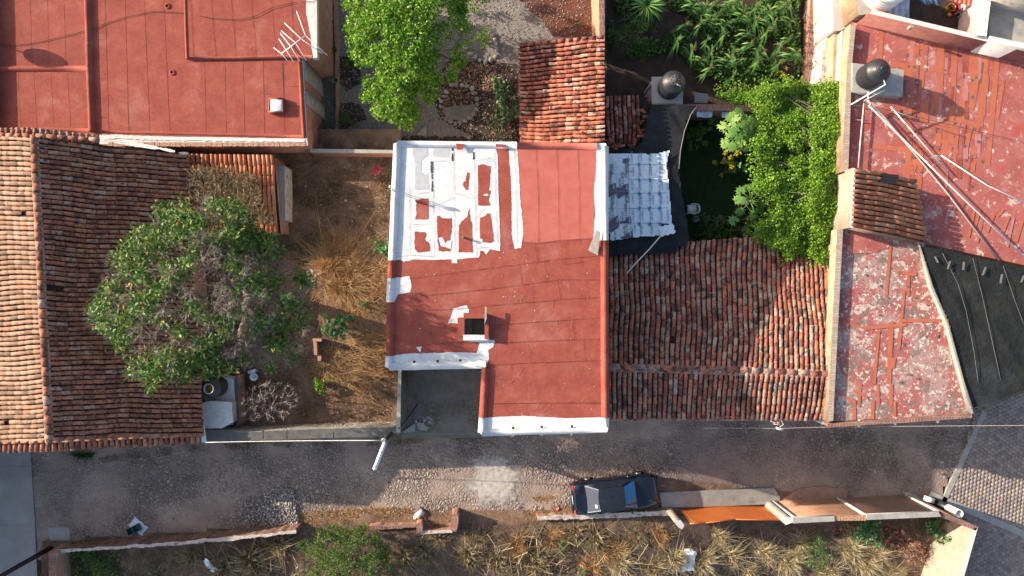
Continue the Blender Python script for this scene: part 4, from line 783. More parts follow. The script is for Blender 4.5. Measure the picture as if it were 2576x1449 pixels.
# black netting with the bag-cloth tarp
def cloth(mb, outline, z, mi=0, res=.12, amp=.04, zf=None, seed=0, s=.5):
    P3 = np.array([W(u, v, z) for u, v in outline]); z = float(P3[:, 2].mean()); P = P3[:, :2]; lo = P.min(0); hi = P.max(0); nx = int((hi[0]-lo[0])/res)+2; ny = int((hi[1]-lo[1])/res)+2
    X, Y = np.meshgrid(lo[0]+np.arange(nx)*res, lo[1]+np.arange(ny)*res, indexing='ij'); x = X.ravel(); y = Y.ravel()
    Z = z+amp*(vnoise(x+90, y+90, s, seed)-.5)*2+amp*.5*(vnoise(x+90+y*.6, y*.3+90, s*.35, seed+1)-.5)*2
    if zf is not None: Z = Z+zf(x, y)
    cx = X[:-1, :-1].ravel()+res/2; cy = Y[:-1, :-1].ravel()+res/2; ok = pip(P, cx, cy)
    i, j = np.meshgrid(np.arange(nx-1), np.arange(ny-1), indexing='ij'); a = (i*ny+j).ravel()[ok]; mb.add(np.stack([x, y, Z], 1), np.stack([a, a+ny, a+ny+1, a+1], 1), mi)
    return mb
mb = MB(); ol = [(1640, 266), (1753, 267), (1745, 280), (1728, 300), (1718, 345), (1710, 396), (1707, 426), (1715, 482), (1727, 544), (1732, 600), (1724, 618), (1704, 622), (1700, 636), (1529, 642), (1529, 385), (1560, 376), (1598, 372), (1618, 352), (1628, 300)]
cloth(mb, rough_poly(ol, .6, 8), 2.65, 0, .06, .07, None, 3, .9)
tube(mb, [W(u, v, 2.68) for u, v in ((1753, 268), (1738, 288), (1722, 330), (1712, 380), (1708, 425))], .025, 5, 1)
tag(mb.build('black_netting', [net, netfaded], smooth=True), 'sagging black net awning beside the main house carrying the pale blue tarp', 'awning')
zb = 2.80; tz = Z4
mb = MB(); ol = [tz(*p) for p in ((100, 155), (250, 148), (435, 145), (640, 158), (780, 140), (910, 105), (885, 200), (870, 300), (888, 450), (905, 650), (925, 850), (938, 1050), (800, 1058), (800, 1170), (780, 1210), (440, 1232), (150, 1275), (105, 1000))]
cloth(mb, rough_poly(ol, .4, 6), zb, 0, .05, .03, None, 5, .45)
tp = mb.build('bag_tarp', tarp, smooth=True); tag(tp, 'pale blue tarp stitched from printed feed bags on the black netting', 'tarp')
for p in ([(100, 570), (150, 550), (210, 525), (215, 620), (225, 660), (160, 690), (100, 730)], [(218, 585), (280, 590), (330, 545), (375, 535), (380, 660), (330, 680), (240, 735), (222, 640)], [(100, 1060), (150, 1010), (200, 975), (240, 950), (262, 1060), (245, 1110), (190, 1150), (145, 1180), (112, 1120)],
          [(262, 1025), (330, 1020), (370, 970), (410, 960), (415, 1050), (270, 1055)], [(275, 1230), (330, 1215), (370, 1180), (430, 1145), (440, 1230), (290, 1258)], [(305, 215), (370, 205), (400, 220), (380, 260), (330, 275), (305, 270)]):
    mb = MB(); patch(mb, [tz(*q) for q in p], zb+.035, 0, .4, 2); mb.build('printed_band', tarpdark, tp)

mb = MB()
for y in (290, 485, 660, 855, 1050): seamline(mb, [tz(380, y+random.uniform(-4, 6)), tz(650, y), tz(890, y-4)], zb+.036, .028, 0, .2)
for x in (378, 510, 645, 780): seamline(mb, [tz(x, 160), tz(x+4, 600), tz(x+28, 1225)], zb+.036, .024, 0, .2)
for y in (410, 635, 860): seamline(mb, [tz(105, y), tz(375, y)], zb+.036, .02, 0, .3)
for x in (220,): seamline(mb, [tz(x-5, 260), tz(x, 700), tz(x+50, 1250)], zb+.036, .015, 0, .2)
for x in (515, 650, 780):
    for y in (285, 482, 660, 850, 1055): patch(mb, [tz(x+random.uniform(-8, 12)+dx, y+dy) for dx, dy in ((-20, 0), (0, -24), (20, 0), (2, 46))], zb+.038, 1, .3, 1.5)
mb.build('bag_seams', [steel, inkblue], tp)
def word(txt, u, v, h, z, mat, parent, rz=-90, sx=1.0):
    cu = bpy.data.curves.new('word', 'FONT'); cu.body = txt; cu.size = h; cu.align_x = 'CENTER'; cu.align_y = 'CENTER'; cu.extrude = .001
    t = bpy.data.objects.new('word', cu); SC.collection.objects.link(t); dg = bpy.context.evaluated_depsgraph_get(); me = bpy.data.meshes.new_from_object(t.evaluated_get(dg))
    bpy.data.objects.remove(t); me.materials.clear(); me.materials.append(mat); o = bpy.data.objects.new('lettering', me); SC.collection.objects.link(o)
    p = W(u, v, z); L0 = LOC.get(parent.name, (0, 0, 0)) if parent else (0, 0, 0); o.location = tuple(p-np.array(L0)); o.rotation_euler = (0, 0, math.radians(rz)); o.scale = (sx, 1, 1); o.parent = parent; return o
for x, y in ((150, 370), (345, 350), (160, 760), (345, 740)):
    word('MEJOR', *tz(x+18, y-20), .17, zb+.045, inkdark, tp); word('HAGAMOS', *tz(x-2, y+10), .15, zb+.045, inkdark, tp)
for x, y in ((135, 470), (300, 480), (165, 900), (340, 900), (345, 1110)): word('SORTYY', *tz(x, y), .19, zb+.045, inkdark, tp)
for x, y in ((110, 500), (265, 520), (130, 950), (298, 950), (318, 1140), (205, 1210)): word('107 JM', *tz(x, y), .16, zb+.045, inkdark, tp)
for x, y in ((190, 580), (360, 590), (235, 1010), (395, 1005), (405, 1170)): word('papi', *tz(x, y), .14, zb+.05, tarp, tp)
for i, x in enumerate((415, 520, 660, 785, 865)):
    for j, y in enumerate((190, 380, 560, 740, 950, 1130)):
        if (x > 750 and y > 1100): continue
        word(['SORTYY', 'SORTYY\nJM', '107 JM', 'SORTYY'][(i+j) % 4], *tz(x+(j*5), y), .12 if (i+j) % 2 else .15, zb+.045, [inkblue, inkdark][(i*2+j) % 2], tp)
mb = MB(); cloth(mb, rough_poly([tz(*p) for p in ((770, 1100), (860, 1075), (955, 1055), (975, 1120), (980, 1165), (960, 1185), (870, 1205), (795, 1222))], .4, 5), 2.92, 0, .06, .02); tag(mb.build('white_sheet', sheetwhite, smooth=True), 'small white plastic sheet on the lower right corner of the tarp', 'plastic sheet')
mb = MB(); tube(mb, [W(1680, 571, 3.05), W(1665, 590, 3.04), W(1635, 625, 3.0), W(1600, 661, 3.0), W(1577, 688, 3.0)], .028, 7); tag(mb.build('bent_pole', pvc), 'bent pale pole lying from the tarp corner onto the tiled roof', 'pole')

# white plastic chair under the netting
ch = thing('plastic_chair', 'white plastic garden chair half hidden under the black netting', 'chair', W(1733, 529, 0)); rz = 0
mb = MB(); c = W(1735, 529, 0); box(mb, c+[0, 0, .42], .44, .44, .03); mb.build('seat', whiteplastic, ch)
mb = MB(); tube(mb, [c+[-.1, .24, .62], c+[.1, .25, .63], c+[.24, .2, .78], c+[.29, .1, .8], c+[.3, -.1, .8], c+[.25, -.2, .78], c+[.1, -.25, .63], c+[-.1, -.24, .62]], .03, 6)
for y in (-.12, -.04, .04, .12): tube(mb, [c+[.2, y, .44], c+[.29, y, .78]], .022, 5)
mb.build('backrest', whiteplastic, ch)
for x, y in ((-.2, .2), (-.2, -.2), (.2, .2), (.2, -.2)): mb = MB(); tube(mb, [c+[x*1.1, y*1.1, 0], c+[x, y, .42]], .025, 6); mb.build('leg', whiteplastic, ch)
st0 = None
for k, (u, v, w_) in enumerate(((1750, 551, 'nearest the netting'), (1779.5, 550, 'in the middle of the three'), (1811, 549, 'farthest from the netting'))):
    c = W(u, v, 0)
    mb = MB(); lathe(mb, c, [(.175, -.02), (.17, .05), (.16, .06)], 22); o = mb.build('stepping_stone', darkconcrete if k else concrete, at=c); o['category'] = 'stepping stone'; o['group'] = 'stepping stones on the lawn'; o['label'] = 'round grey stepping stone on the dark lawn, ' + w_

# ---------------------------------------------------------------- wide tiled house, right of the main house
hw = thing('wide_tiled_house', 'long low house under mixed clay tiles between main house and worn red roof', 'house', W(1800, 850, 0))
zr = 3.6; mb = MB()
tile_roof(mb, W(1528, 921, zr), W(1905, 930, zr), W(1528, 626, 2.35), W(1905, 598, 2.25), 29, .36, 0, .82, .012, 61)
tile_roof(mb, W(1905, 930, zr), W(2102, 939, zr), W(1905, 600, 2.25), W(2082, 652, 2.3), 15, .36, 0, .82, .014, 62)
mb.build('north_roof', [tile_old, deck], hw)
mb = MB(); tile_roof(mb, W(1528, 926, zr), W(2102, 944, zr), W(1528, 1054, 3.25), W(2076, 1054, 3.25), 45, .38, 0, .82, .012, 63); mb.build('south_roof', [tile_old, deck], hw)
mb = MB(); ridge_tiles(mb, W(1528, 924, zr-.03), W(1860, 930, zr-.03), .62, .17, 0, 10, .75); ridge_tiles(mb, W(1860, 930, zr-.03), W(2094, 941, zr-.03), .52, .17, 0, 11, .75)
for s in (-1, 1): tube(mb, [W(1528+(2094-1528)*t/14, 924+17*t/14+s*7.5+random.uniform(-.8, .8), zr-.02) for t in range(15)], .06, 5, 1)
mb.build('ridge', [tile_old, mortar], hw)
mb = MB(); prismw(mb, [W(1528, 634, 2.25), W(1905, 606, 2.15), W(2070, 658, 2.2), W(2090, 939, 3.45), W(2066, 1048, 3.1), W(1528, 1048, 3.1), W(1528, 924, 3.45)], -.05, 0, 0, top=False)
prism(mb, [(1528, 1050), (2072, 1051), (2072, 1059), (1528, 1059)], 3.16, -.05, 1, 0); mb.build('wall', [darkconcrete, concrete], hw)
mb = MB(); 
for p in ([(1958, 1067), (1950, 1063), (1938, 1060), (1948, 1054), (1962, 1058), (1956, 1069), (1945, 1066)], [(1945, 1056), (1950, 1050), (1965, 1057), (1971, 1068), (1962, 1074)], [(1795, 1051), (1830, 1048), (1870, 1050)]): tube(mb, [W(u, v, 3.3) for u, v in p], .014, 5)
box(mb, W(1961, 1079, 3.2), .34, .10, .08, -.3); tag(mb.build('wire_bracket', pvc), 'tangle of pale wire on a white bracket at the street eave', 'wire bracket')
mb = MB(); tube(mb, [W(1955, 1061, 3.3), W(1966, 1074, 3.28)], .03, 5); tag(mb.build('orange_tube', terr), 'short orange tube crossing the wire tangle at the street eave', 'tube')

# ---------------------------------------------------------------- worn red roof building, right
rr = thing('worn_roof_building', 'large building on the right with a blotchy worn red and cream flat roof', 'building', W(2350, 500, 0))
zR_ = 3.6
ro = [(2157, 63), (2576, 163), (2760, 206), (2760, 710), (2576, 667), (2327, 613), (2344, 723), (2384, 816), (2424, 966), (2445, 1040), (2092, 1058), (2120, 580), (2140, 430), (2148, 157)]
mb = MB(); prism(mb, [(2145, 55)]+ro[1:10]+[(2086, 1060), (2112, 575), (2130, 430), (2141, 157)], zR_-.01, -.05, 0, 0, top=False); mb.build('wall', plaster, rr)
mb = MB(); up = [(2140, 20), (2760, 160), (2760, 710), (2576, 667), (2327, 613), (2120, 572), (2136, 430)]
sheet(mb, up, zR_, 0); sheet(mb, [(2120, 572), (2327, 613), (2344, 723), (2384, 816), (2424, 966), (2445, 1042), (2092, 1060)], zR_, 1)
z_ = zR_+.012; R2 = lambda *p: [T(2, 0, *q) for q in p]; R3 = lambda *p: [T(2, 1, *q) for q in p]; R4 = lambda *p: [T(2, 2, *q) for q in p]
def strip(a, b, w, z, m_): 
    dx, dy = b[0]-a[0], b[1]-a[1]; L = math.hypot(dx, dy); nx, ny = -dy/L*w/2, dx/L*w/2; patch(mb, [(a[0]-nx, a[1]-ny), (a[0]+nx, a[1]+ny), (b[0]+nx, b[1]+ny), (b[0]-nx, b[1]-ny)], z, m_, .35, 3)
zz_ = [z_]
def S2(f, a, b, w, m_=2): zz_[0] += .0001; strip(f(a)[0], f(b)[0], w*(1.5 if m_ == 2 and f is R2 else 1), zz_[0], m_)
for a, b, w in (((1505, 230), (1490, 445), 7), ((1320, 455), (1480, 462), 7), ((1560, 495), (1760, 490), 7), ((1740, 300), (1700, 1250), 11), ((1830, 330), (1790, 760), 8), ((1690, 390), (1880, 330), 8), ((1950, 330), (1930, 860), 12), ((2060, 350), (2010, 1240), 9), ((2190, 400), (2130, 760), 16), ((2240, 420), (2170, 820), 14), ((2380, 400), (2300, 1250), 9), ((2290, 430), (2240, 960), 11), ((1860, 520), (2050, 540), 8), ((1430, 1105), (1700, 1130), 8), ((1700, 1125), (1830, 1090), 8),
    ((1860, 940), (2080, 970), 9), ((1850, 1070), (2080, 1060), 8), ((1880, 1150), (2080, 1145), 8), ((1760, 1200), (1720, 1320), 11), ((1900, 930), (1890, 1010), 10), ((2090, 860), (2040, 1270), 7), ((1990, 880), (1960, 1350), 9), ((2180, 940), (2120, 1200), 7), ((2150, 500), (2100, 900), 13), ((2420, 600), (2370, 900), 7), ((1640, 640), (1690, 900), 7), ((1700, 1200), (1680, 1400), 12), ((2250, 850), (2200, 1050), 9), ((1800, 1130), (1780, 1430), 9)): S2(R2, a, b, w)
for a, b, w, m_ in (((1740, 300), (1715, 470), 13, 4), ((2000, 360), (1990, 560), 15, 3), ((2150, 700), (2140, 900), 10, 3), ((1900, 580), (1960, 760), 10, 5), ((2000, 620), (2040, 780), 9, 5), ((2130, 460), (2120, 620), 10, 5), ((1840, 360), (1830, 540), 8, 5), ((2060, 900), (2230, 950), 9, 2), ((2180, 1150), (2160, 1440), 5, 3), ((2130, 960), (2100, 1260), 4, 3)): S2(R2, a, b, w, m_)
for k in range(40):
    u, v = random.uniform(1680, 2300), random.uniform(330, 1300); S2(R2, (u, v), (u-random.uniform(2, 12), v+random.uniform(50, 190)), random.uniform(7, 15), random.choice((2, 2, 2, 4, 4, 3, 5)))
for k in range(46):
    u, v = random.uniform(1650, 2330), random.uniform(380, 1400); S2(R2, (u, v), (u-4, v+random.uniform(12, 26)), random.uniform(4, 8), 6)
for tx, ty, l_ in ((2265, 470, 90), (2255, 570, 60), (1985, 525, 10)): S2(R2, (tx, ty), (tx-8, ty+l_), 4, 6)
for k in range(13): 
    u = 1850+k*58+random.uniform(-30, 30); y0 = random.uniform(0, 60)+k*14; S2(R3, (u+40, y0), (u-10, y0+random.uniform(60, 240)), random.uniform(4, 9), random.choice((2, 2, 4, 3)))
for a, b, w in (((1570, 370), (1535, 785), 8), ((1620, 605), (1765, 620), 10), ((1705, 630), (1700, 790), 8), ((1670, 745), (1630, 1190), 8), ((1200, 970), (1370, 1030), 5), ((1370, 1030), (1690, 1000), 8), ((1660, 970), (1950, 970), 8), ((1480, 1040), (1445, 1449), 8), ((1575, 980), (1555, 1449), 12), ((1590, 1250), (1575, 1330), 15)): S2(R3, a, b, w)
for a, b, w in (((1470, 0), (1480, 150), 7), ((1575, 0), (1570, 170), 9), ((1340, 0), (1330, 175), 8), ((1230, 100), (1300, 140), 8), ((1290, 50), (1400, 105), 8), ((1295, 120), (1295, 270), 9), ((1440, 120), (1430, 265), 9), ((1600, 130), (1600, 240), 8)): S2(R4, a, b, w)
for k in range(26):
    u, v = random.uniform(1230, 2000), random.uniform(380, 1449); S2(R3, (u, v), (u-3, v+random.uniform(10, 22)), random.uniform(4, 7), 6)
zz_[0] += .0005; patch(mb, R3((1265, 285), (1570, 370), (1540, 430), (1420, 460), (1240, 470)), zz_[0], 0, 2, 5)
mb.build('roof', [worn, worn2, orange_tape, membrane, pinkfade, worn, darkconcrete], rr)
mb = MB()
prism(mb, [(2140, 63), (2153, 62), (2144, 157), (2134, 430), (2117, 432), (2131, 160)], zR_+.33, zR_-.3, 1, 0)
prism(mb, [(2106, 578), (2121, 572), (2096, 1058), (2082, 1062), (2094, 800)], zR_+.28, zR_-.3, 1, 0)
mb.build('west_parapet', [plaster, brickpale], rr)
mb = MB(); prism(mb, rough_poly([(2082, 1066), (2445, 1041), (2446, 1051), (2300, 1062), (2085, 1075)], .5, 10), zR_+.18, zR_-.3, 1, 1); mb.build('south_parapet', [brickm, copbrick], rr)
mb = MB(); prism(mb, [(2187, 34), (2480, 104), (2800, 186), (2800, 172), (2480, 92), (2194, 24)], 4.75, zR_-.5, 1, 0); 
prism(mb, [(2292, 62), (2300, 64), (2298, 70), (2290, 68)], 4.77, 4.5, 2, 2); mb.build('north_parapet', [darkparapet, cement, concrete], rr)
mb = MB(); prism(mb, [(2318, 612), (2324, 614), (2350, 720), (2390, 815), (2429, 965), (2449, 1040), (2443, 1041), (2422, 966), (2382, 816), (2342, 723)], zR_+.25, zR_-.4, 0, 0); mb.build('east_parapet', concrete, rr)
for tx, ty in ((1330, 318), (1603, 300), (1925, 285)):
    u, v = T(2, 2, tx, ty); c = W(u, v-6, zR_-.05); mb = MB(); tube(mb, [c+[0, .2, .02], c+[0, -.16, 0]], .055, 10); mb.build('drain_spout', whiteplastic, rr)
mb = MB(); prism(mb, rough_poly([(2094, -120), (2120, -120), (2138, 40), (2133, 70), (2119, 74), (2112, 78), (2097, 76)], 1, 8), 2.9, -.05, 1, 0); tag(mb.build('rough_plaster_wall', [paleplaster, pinkplaster]), 'rough pinkish plastered wall top at the upper edge beside the white tank', 'wall')
mb = MB(); prism(mb, rough_poly([(2084, 82), (2099, 76), (2097, 130), (2078, 215), (2060, 216), (2071, 150), (2073, 110)], 1.5, 6), 2.0, -.05, 0, 0); tag(mb.build('crumbling_wall', paleplaster), 'crumbling white rendered wall stub at the corner of the worn red roof', 'wall')
mb = MB(); prism(mb, [(2099, 76), (2128, 76), (2116, 215), (2095, 430), (2080, 430), (2094, 215)], 2.6, -.05, 0, 0); prism(mb, [(2120, 76), (2132, 72), (2122, 215), (2108, 430), (2100, 430), (2112, 215)], 3.1, 2.3, 1, 1); tag(mb.build('stepped_wall', [plaster, concrete]), 'tall cream and orange stepped wall above the vine', 'wall')
mb = MB(); prism(mb, [(2068, 990), (2086, 985), (2086, 1066), (2070, 1068)], 3.2, -.05, 1, 0); tag(mb.build('white_gable_wall', [tarp, cement]), 'narrow white and blue wall end below the worn red roof corner', 'wall')

# little tiled roof on top
lr = thing('roof_top_hut', 'little tiled hut standing on the worn red roof', 'hut', W(2230, 510, zR_))
a0, a1 = W(2149, 424, 4.62), W(2141, 570, 4.62); b0, b1 = W(2300, 455, 4.40), W(2328, 611, 4.40)
mb = MB(); tile_roof(mb, a1, a0, b1, b0, 12, .48, 0, .84, .02, 71); mb.build('roof', [tile_orange, deck], lr)
mb = MB(); prismw(mb, [a0+[0, 0, -.08], b0+[-.15, 0, -.1], b1+[-.15, .1, -.1], a1+[0, 0, -.08]], zR_-.3, 0, 0); mb.build('wall', brickm, lr)
mb = MB(); prism(mb, [(2146, 422), (2152, 424), (2146, 574), (2137, 572)], 4.65, zR_-.8, 1, 0); mb.build('white_wall', [brickpale, cement], lr)
mb = MB(); corr(mb, [W(2222, 437, 4.68), W(2214, 458, 4.68), W(2254, 464, 4.62), W(2262, 440, 4.62)][::-1], 3, .02); tag(mb.build('black_sheet', darkmetal), 'black corrugated scrap on the little tiled roof', 'roof sheet')

# tank and pipes on that roof
mb = MB(); prism(mb, [(2145, 158), (2274, 176), (2270, 243), (2144, 230)], 4.05, zR_-.2, 0, 0); tag(mb.build('concrete_plinth', concrete), 'wide pale concrete plinth under the tank on the worn red roof', 'tank stand')
tank(W(2180, 196, 4.05), .55, 'black water tank with white pipe on the worn red roof', 0, 0, blackplastic, blackplastic)
mb = MB(); tube(mb, [W(*T(2, 0, 1505, 575), 5.15), W(*T(2, 0, 1530, 640), 5.1), W(*T(2, 0, 1270, 790), 4.9)], .032, 8); tag(mb.build('overflow_pipe', pvc), 'white elbow pipe leaving the lid of the tank on the worn red roof', 'pipe')
mb = MB(); tube(mb, [W(*T(2, 0, 1525, 680), 4.5), W(*T(2, 0, 1370, 762), 4.4), W(*T(2, 0, 1368, 780), 3.8)], .028, 8); tube(mb, [W(*T(2, 0, 1398, 690), 4.4), W(*T(2, 0, 1400, 755), 4.35)], .035, 8); tag(mb.build('tank_branch_pipe', pvc), 'short white pipe fork below the tank on the worn red roof', 'pipe')
for nm, pts, zs_, r, m_, lb in (('long_pipe', [T(2, 0, 1368, 780), T(2, 0, 1345, 1020), T(2, 0, 1325, 1265)], (3.85, 3.85, 3.85), .042, pvcpink, 'pinkish white pipe running straight down beside the parapet'),
    ('long_pipe', [T(2, 0, 1395, 755), T(2, 0, 1420, 780), T(2, 0, 1405, 795), T(2, 0, 2065, 1449), T(2, 1, 2576, 490)], (4.2, 4.1, 4.1, 3.9, 3.8), .042, pvc, 'longest white pipe crossing the worn roof down to the net corner'),
    ('long_pipe', [T(2, 0, 1385, 750), T(2, 0, 1500, 860), T(2, 1, 1990, 0), T(2, 1, 2385, 520)], (4.2, 3.75, 3.72, 3.72), .045, pvcpink, 'old pinkish pipe lying beside the longest white pipe'),
    ('long_pipe', [T(2, 0, 1570, 805), T(2, 0, 2003, 1302)], (3.9, 3.8), .036, pvc, 'white pipe lying diagonally right of the little tiled hut'),
    ('long_pipe', [T(2, 0, 1565, 832), T(2, 0, 1745, 885)], (3.85, 3.8), .028, pvc, 'shortest white pipe crossing the roof just below the plinth'),
    ('long_pipe', [T(2, 0, 1950, 1172), T(2, 0, 2300, 1400), (2640, 540)], (3.8, 3.78, 3.78), .036, pvc, 'white pipe running to the right edge of the photo')):
    mb = MB(); tube(mb, [W(*p, z) for p, z in zip(pts, zs_)], r*.78, 8); tag(mb.build(nm, m_), lb, 'pipe', 'pipes on the worn red roof')
mb = MB()
for tx, ty, tx2, ty2 in ((1275, 795, 1360, 800), (1300, 903, 1400, 912)): tube(mb, [W(*T(2, 0, tx, ty), 3.75), W(*T(2, 0, tx2, ty2), 3.75)], .025, 5)
tag(mb.build('pipe_supports', steel), 'two dark bars under the straight pipe beside the parapet', 'pipe support')
for ((a, b), lb) in ((((1400, 795), (2576, 1075)), 'upper thin dark cable across the worn red roof'), (((1400, 800), (2120, 1030)), 'lower thin dark cable across the worn red roof')):
    mb = MB(); tube(mb, [W(*T(2, 0, *a), 3.95), W(*T(2, 0, *b), 3.7)], .009, 4); tag(mb.build('cable', darkmetal), lb, 'cable')

# dark net canopy at the right
nc = thing('net_canopy', 'big dark green net canopy over the corner of the street', 'canopy', W(2500, 850, 0))
mb = MB(); ol = [(2312, 616), (2400, 634), (2576, 678), (2760, 720), (2760, 880), (2650, 945), (2576, 985), (2500, 1014), (2455, 1030), (2446, 1027), (2424, 960), (2384, 812), (2345, 720)]
cloth(mb, rough_poly(ol, .5, 9), 4.0, 0, .10, .07, None, 13, 1.1)
tube(mb, [W(u, v, 4.05) for u, v in ((2312, 616), (2345, 720), (2384, 812), (2424, 960), (2446, 1028))], .05, 6, 1)
tube(mb, [W(u, v, 4.05) for u, v in ((2446, 1028), (2500, 1014), (2576, 985), (2650, 945))], .03, 6)
mb.build('net', [netgreen, netfaded], nc, smooth=True)
for L_ in ([(1960, 460), (2080, 700), (2140, 900), (2200, 1210), (2230, 1440)], [(2190, 500), (2260, 780), (2330, 1100), (2400, 1420)], [(2420, 560), (2500, 800), (2576, 1000)]):
    mb = MB(); P_ = [T(2, 1, *p) for p in L_]; tube(mb, [W(a[0]+(b[0]-a[0])*t/4, a[1]+(b[1]-a[1])*t/4, 4.07) for a, b in zip(P_[:-1], P_[1:]) for t in range(4)]+[W(*P_[-1], 4.07)], .012, 4); mb.build('panel_seam', darkconcrete, nc)
for (u, v, du, dv) in ((2390, 657, -6, 20), (2425, 659, -2, 20), (2480, 672, -8, 20), (2521, 690, -4, 22), (2577, 692, -8, 18), (2352, 645, 8, 16)):
    mb = MB(); patch(mb, [(u-2.5, v), (u+2.5, v), (u+du+2.5, v+dv), (u+du-2.5, v+dv)], 4.12, 0, .2, 3); prism(mb, [(u-2, v), (u+2, v), (u+du+2, v+dv), (u+du-2, v+dv)], 4.11, 4.09, 0, 0, True); mb.build('tie_strap', netfaded, nc)
for u, v in ((2448, 1026), (2640, 940), (2700, 720)): mb = MB(); c = W(u, v, 4.0); tube(mb, [c*[1, 1, 0]-[0, 0, 1.3], c], .04, 6); mb.build('post', steel, nc)

# ---------------------------------------------------------------- corner houses, top right
tank(W(2214, -12, 4.3), .80, 'large white water tank at the top edge of the picture', 0, 0, whiteplastic, whiteplastic, 'white_water_tank', False, 1.15)
tb = thing('tank_house', 'cream walled house corner carrying the white tank', 'house', W(2190, -20, 0))
mb = MB(); prism(mb, [(2135, -140), (2160, 38), (2192, 34), (2232, 30), (2240, -140)], 4.3, -.05, 1, 0); mb.build('wall', [plaster, concrete], tb)
vh = thing('courtyard_house', 'house around a small dark courtyard at the top right', 'house', W(2380, 30, 0))
mb = MB(); prism(mb, [(2486, -140), (2510, -140), (2482, 92), (2455, 88)], 4.9, -.05, 1, 0); prism(mb, [(2494, 105), (2760, 160), (2760, 148), (2492, 90)], 4.95, 3, 1, 1); mb.build('white_wall', [pinkplaster, white], vh)
mb = MB(); prism(mb, [(2508, -140), (2800, -140), (2800, 175), (2486, 96)], 4.3, -.05, 0, 1); mb.build('concrete_roof', [concrete, paleplaster], vh)
mb = MB(); prism(mb, [(2528, -140), (2780, -140), (2780, 10), (2522, -28)], 6.0, 4.3, 0, 0); mb.build('upper_room', paleplaster, vh)
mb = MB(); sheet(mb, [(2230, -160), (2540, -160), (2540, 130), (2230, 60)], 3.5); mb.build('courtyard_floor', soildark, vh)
for y in (66, 80): mb = MB(); tube(mb, [W(2442, y+6, 4.0), W(2468, y-18, 4.6)], .02, 6); mb.build('railing', metalw, vh)
mb = MB(); corr(mb, [W(2380, 0, 4.3), W(2477, 25, 4.3), W(2500, -80, 4.6), W(2395, -100, 4.6)], 9, .035); tag(mb.build('red_corrugated_roof', redcorr), 'bright red corrugated roof sheet over the dark courtyard', 'roof sheet')
mb = MB(); corr(mb, [W(2226, 5, 3.85), W(2288, -4, 3.85), W(2287, 50, 3.9), W(2222, 36, 3.9)], 4, .03); tag(mb.build('blue_roof_sheet', bluesheet), 'weathered blue and white sheet roof beside the white tank', 'roof sheet')
for u, v, m_, nm, lb in ((2385, 24, leafyellow, 'yellow_bucket', 'yellow bucket in the dark courtyard'), (2396, 25, pink, 'maroon_tub', 'maroon tub in the dark courtyard')):
    c = W(u, v, 3.5); mb = MB(); lathe(mb, c, [(.14, 0), (.18, .3), (.19, .31), (.15, .28), (.12, .05), (.001, .05)], 16, 0, False); tag(mb.build(nm, m_), lb, 'bucket')
mb = MB(); tube(mb, [W(2386, 33, 3.62), W(2391, 41, 3.62)], .08, 8); tag(mb.build('orange_container', orangegate), 'orange container lying in the dark courtyard', 'container')
mb = MB(); tube(mb, [W(2400, 36, 3.6), W(2452, 12, 3.9)], .04, 6); tube(mb, [W(2410, 44, 3.6), W(2462, 18, 3.9)], .04, 6); tag(mb.build('stored_poles', steel), 'two grey poles leaning in the dark courtyard', 'poles')
for (a, b, m_) in (((2318, 1), (2330, -8), inkblue), ((2334, 10), (2354, -6), bluesheet), ((2340, 11), (2360, -5), bluesheet)):
    pass
mb = MB()
for k in range(7): tube(mb, [W(2312+k*8, -6, 4.0), W(2322+k*7, 8+(k % 3)*3, 3.9)], .05, 5, k % 2)
tag(mb.build('hanging_laundry', [inkblue, bluesheet]), 'blue clothes hanging over the dark courtyard', 'laundry')

# ---------------------------------------------------------------- yard objects
mb = MB(); prism(mb, [(487, 972), (497, 952), (545, 948), (588, 955), (592, 1020), (586, 1068), (500, 1078)], 2.1, -.05, 0, 0); tag(mb.build('washing_slab', [cement, concrete]), 'raised grey cement slab with the open tank on it', 'slab')
mb = MB(); prism(mb, rough_poly([(505, 1015), (530, 1008), (584, 1013), (586, 1062), (560, 1077), (512, 1079)], 1, 5), 2.6, 1.8, 0, 1); tag(mb.build('whitewashed_basin', [cement, paleplaster]), 'whitewashed block with peeling paint beside the tiled eave', 'basin')
tank(W(550, 970, 2.12), .50, 'open topped grey black water tank beside the tiled eave', 0, 0, greylid, blackplastic, 'open_water_tank', True, .75)
mb = MB(); prism(mb, [(491, 981), (497, 980), (517, 1112), (508, 1113), (500, 1065)], 3.12, 3.0, 0, 0); tag(mb.build('flashing_strip', [sheetwhite]), 'long narrow white and blue strip along the tiled eave', 'flashing')
mb = MB(); prism(mb, rough_poly([(592, 945), (598, 945), (602, 1070), (594, 1072)], .8, 8), 2.1, -.05, 1, 0); prism(mb, [(598, 975), (612, 972), (614, 978), (600, 982)], 2.1, 1.9, 1, 1); tag(mb.build('low_yard_wall', [brickm, darkconcrete]), 'thin crumbling wall right of the open topped tank', 'wall')
tl = thing('toilet_bowl', 'discarded white toilet bowl lying in the dry yard', 'toilet', W(645, 945, YB)); c = W(645, 945, YB)
mb = MB(); lathe(mb, c+[0, -.02, 0], [(.11, 0), (.10, .12), (.17, .28), (.20, .36), (.19, .38), (.15, .36), (.08, .2), (.001, .16)], 24, 0, False); mb.build('bowl', porcelain, tl, smooth=True)
mb = MB(); box(mb, c+[-.12, .24, .2], .34, .16, .36, .3); mb.build('cistern', porcelain, tl)
bk = thing('paint_bucket', 'dented white bucket beside the bare shrub', 'bucket', W(609, 1044, YB)); c = W(607, 1047, YB)
mb = MB(); tube(mb, [c+[-.12, -.12, .2], c+[.14, .16, .2]], [.16, .19], 16); mb.build('body', porcelain, bk)
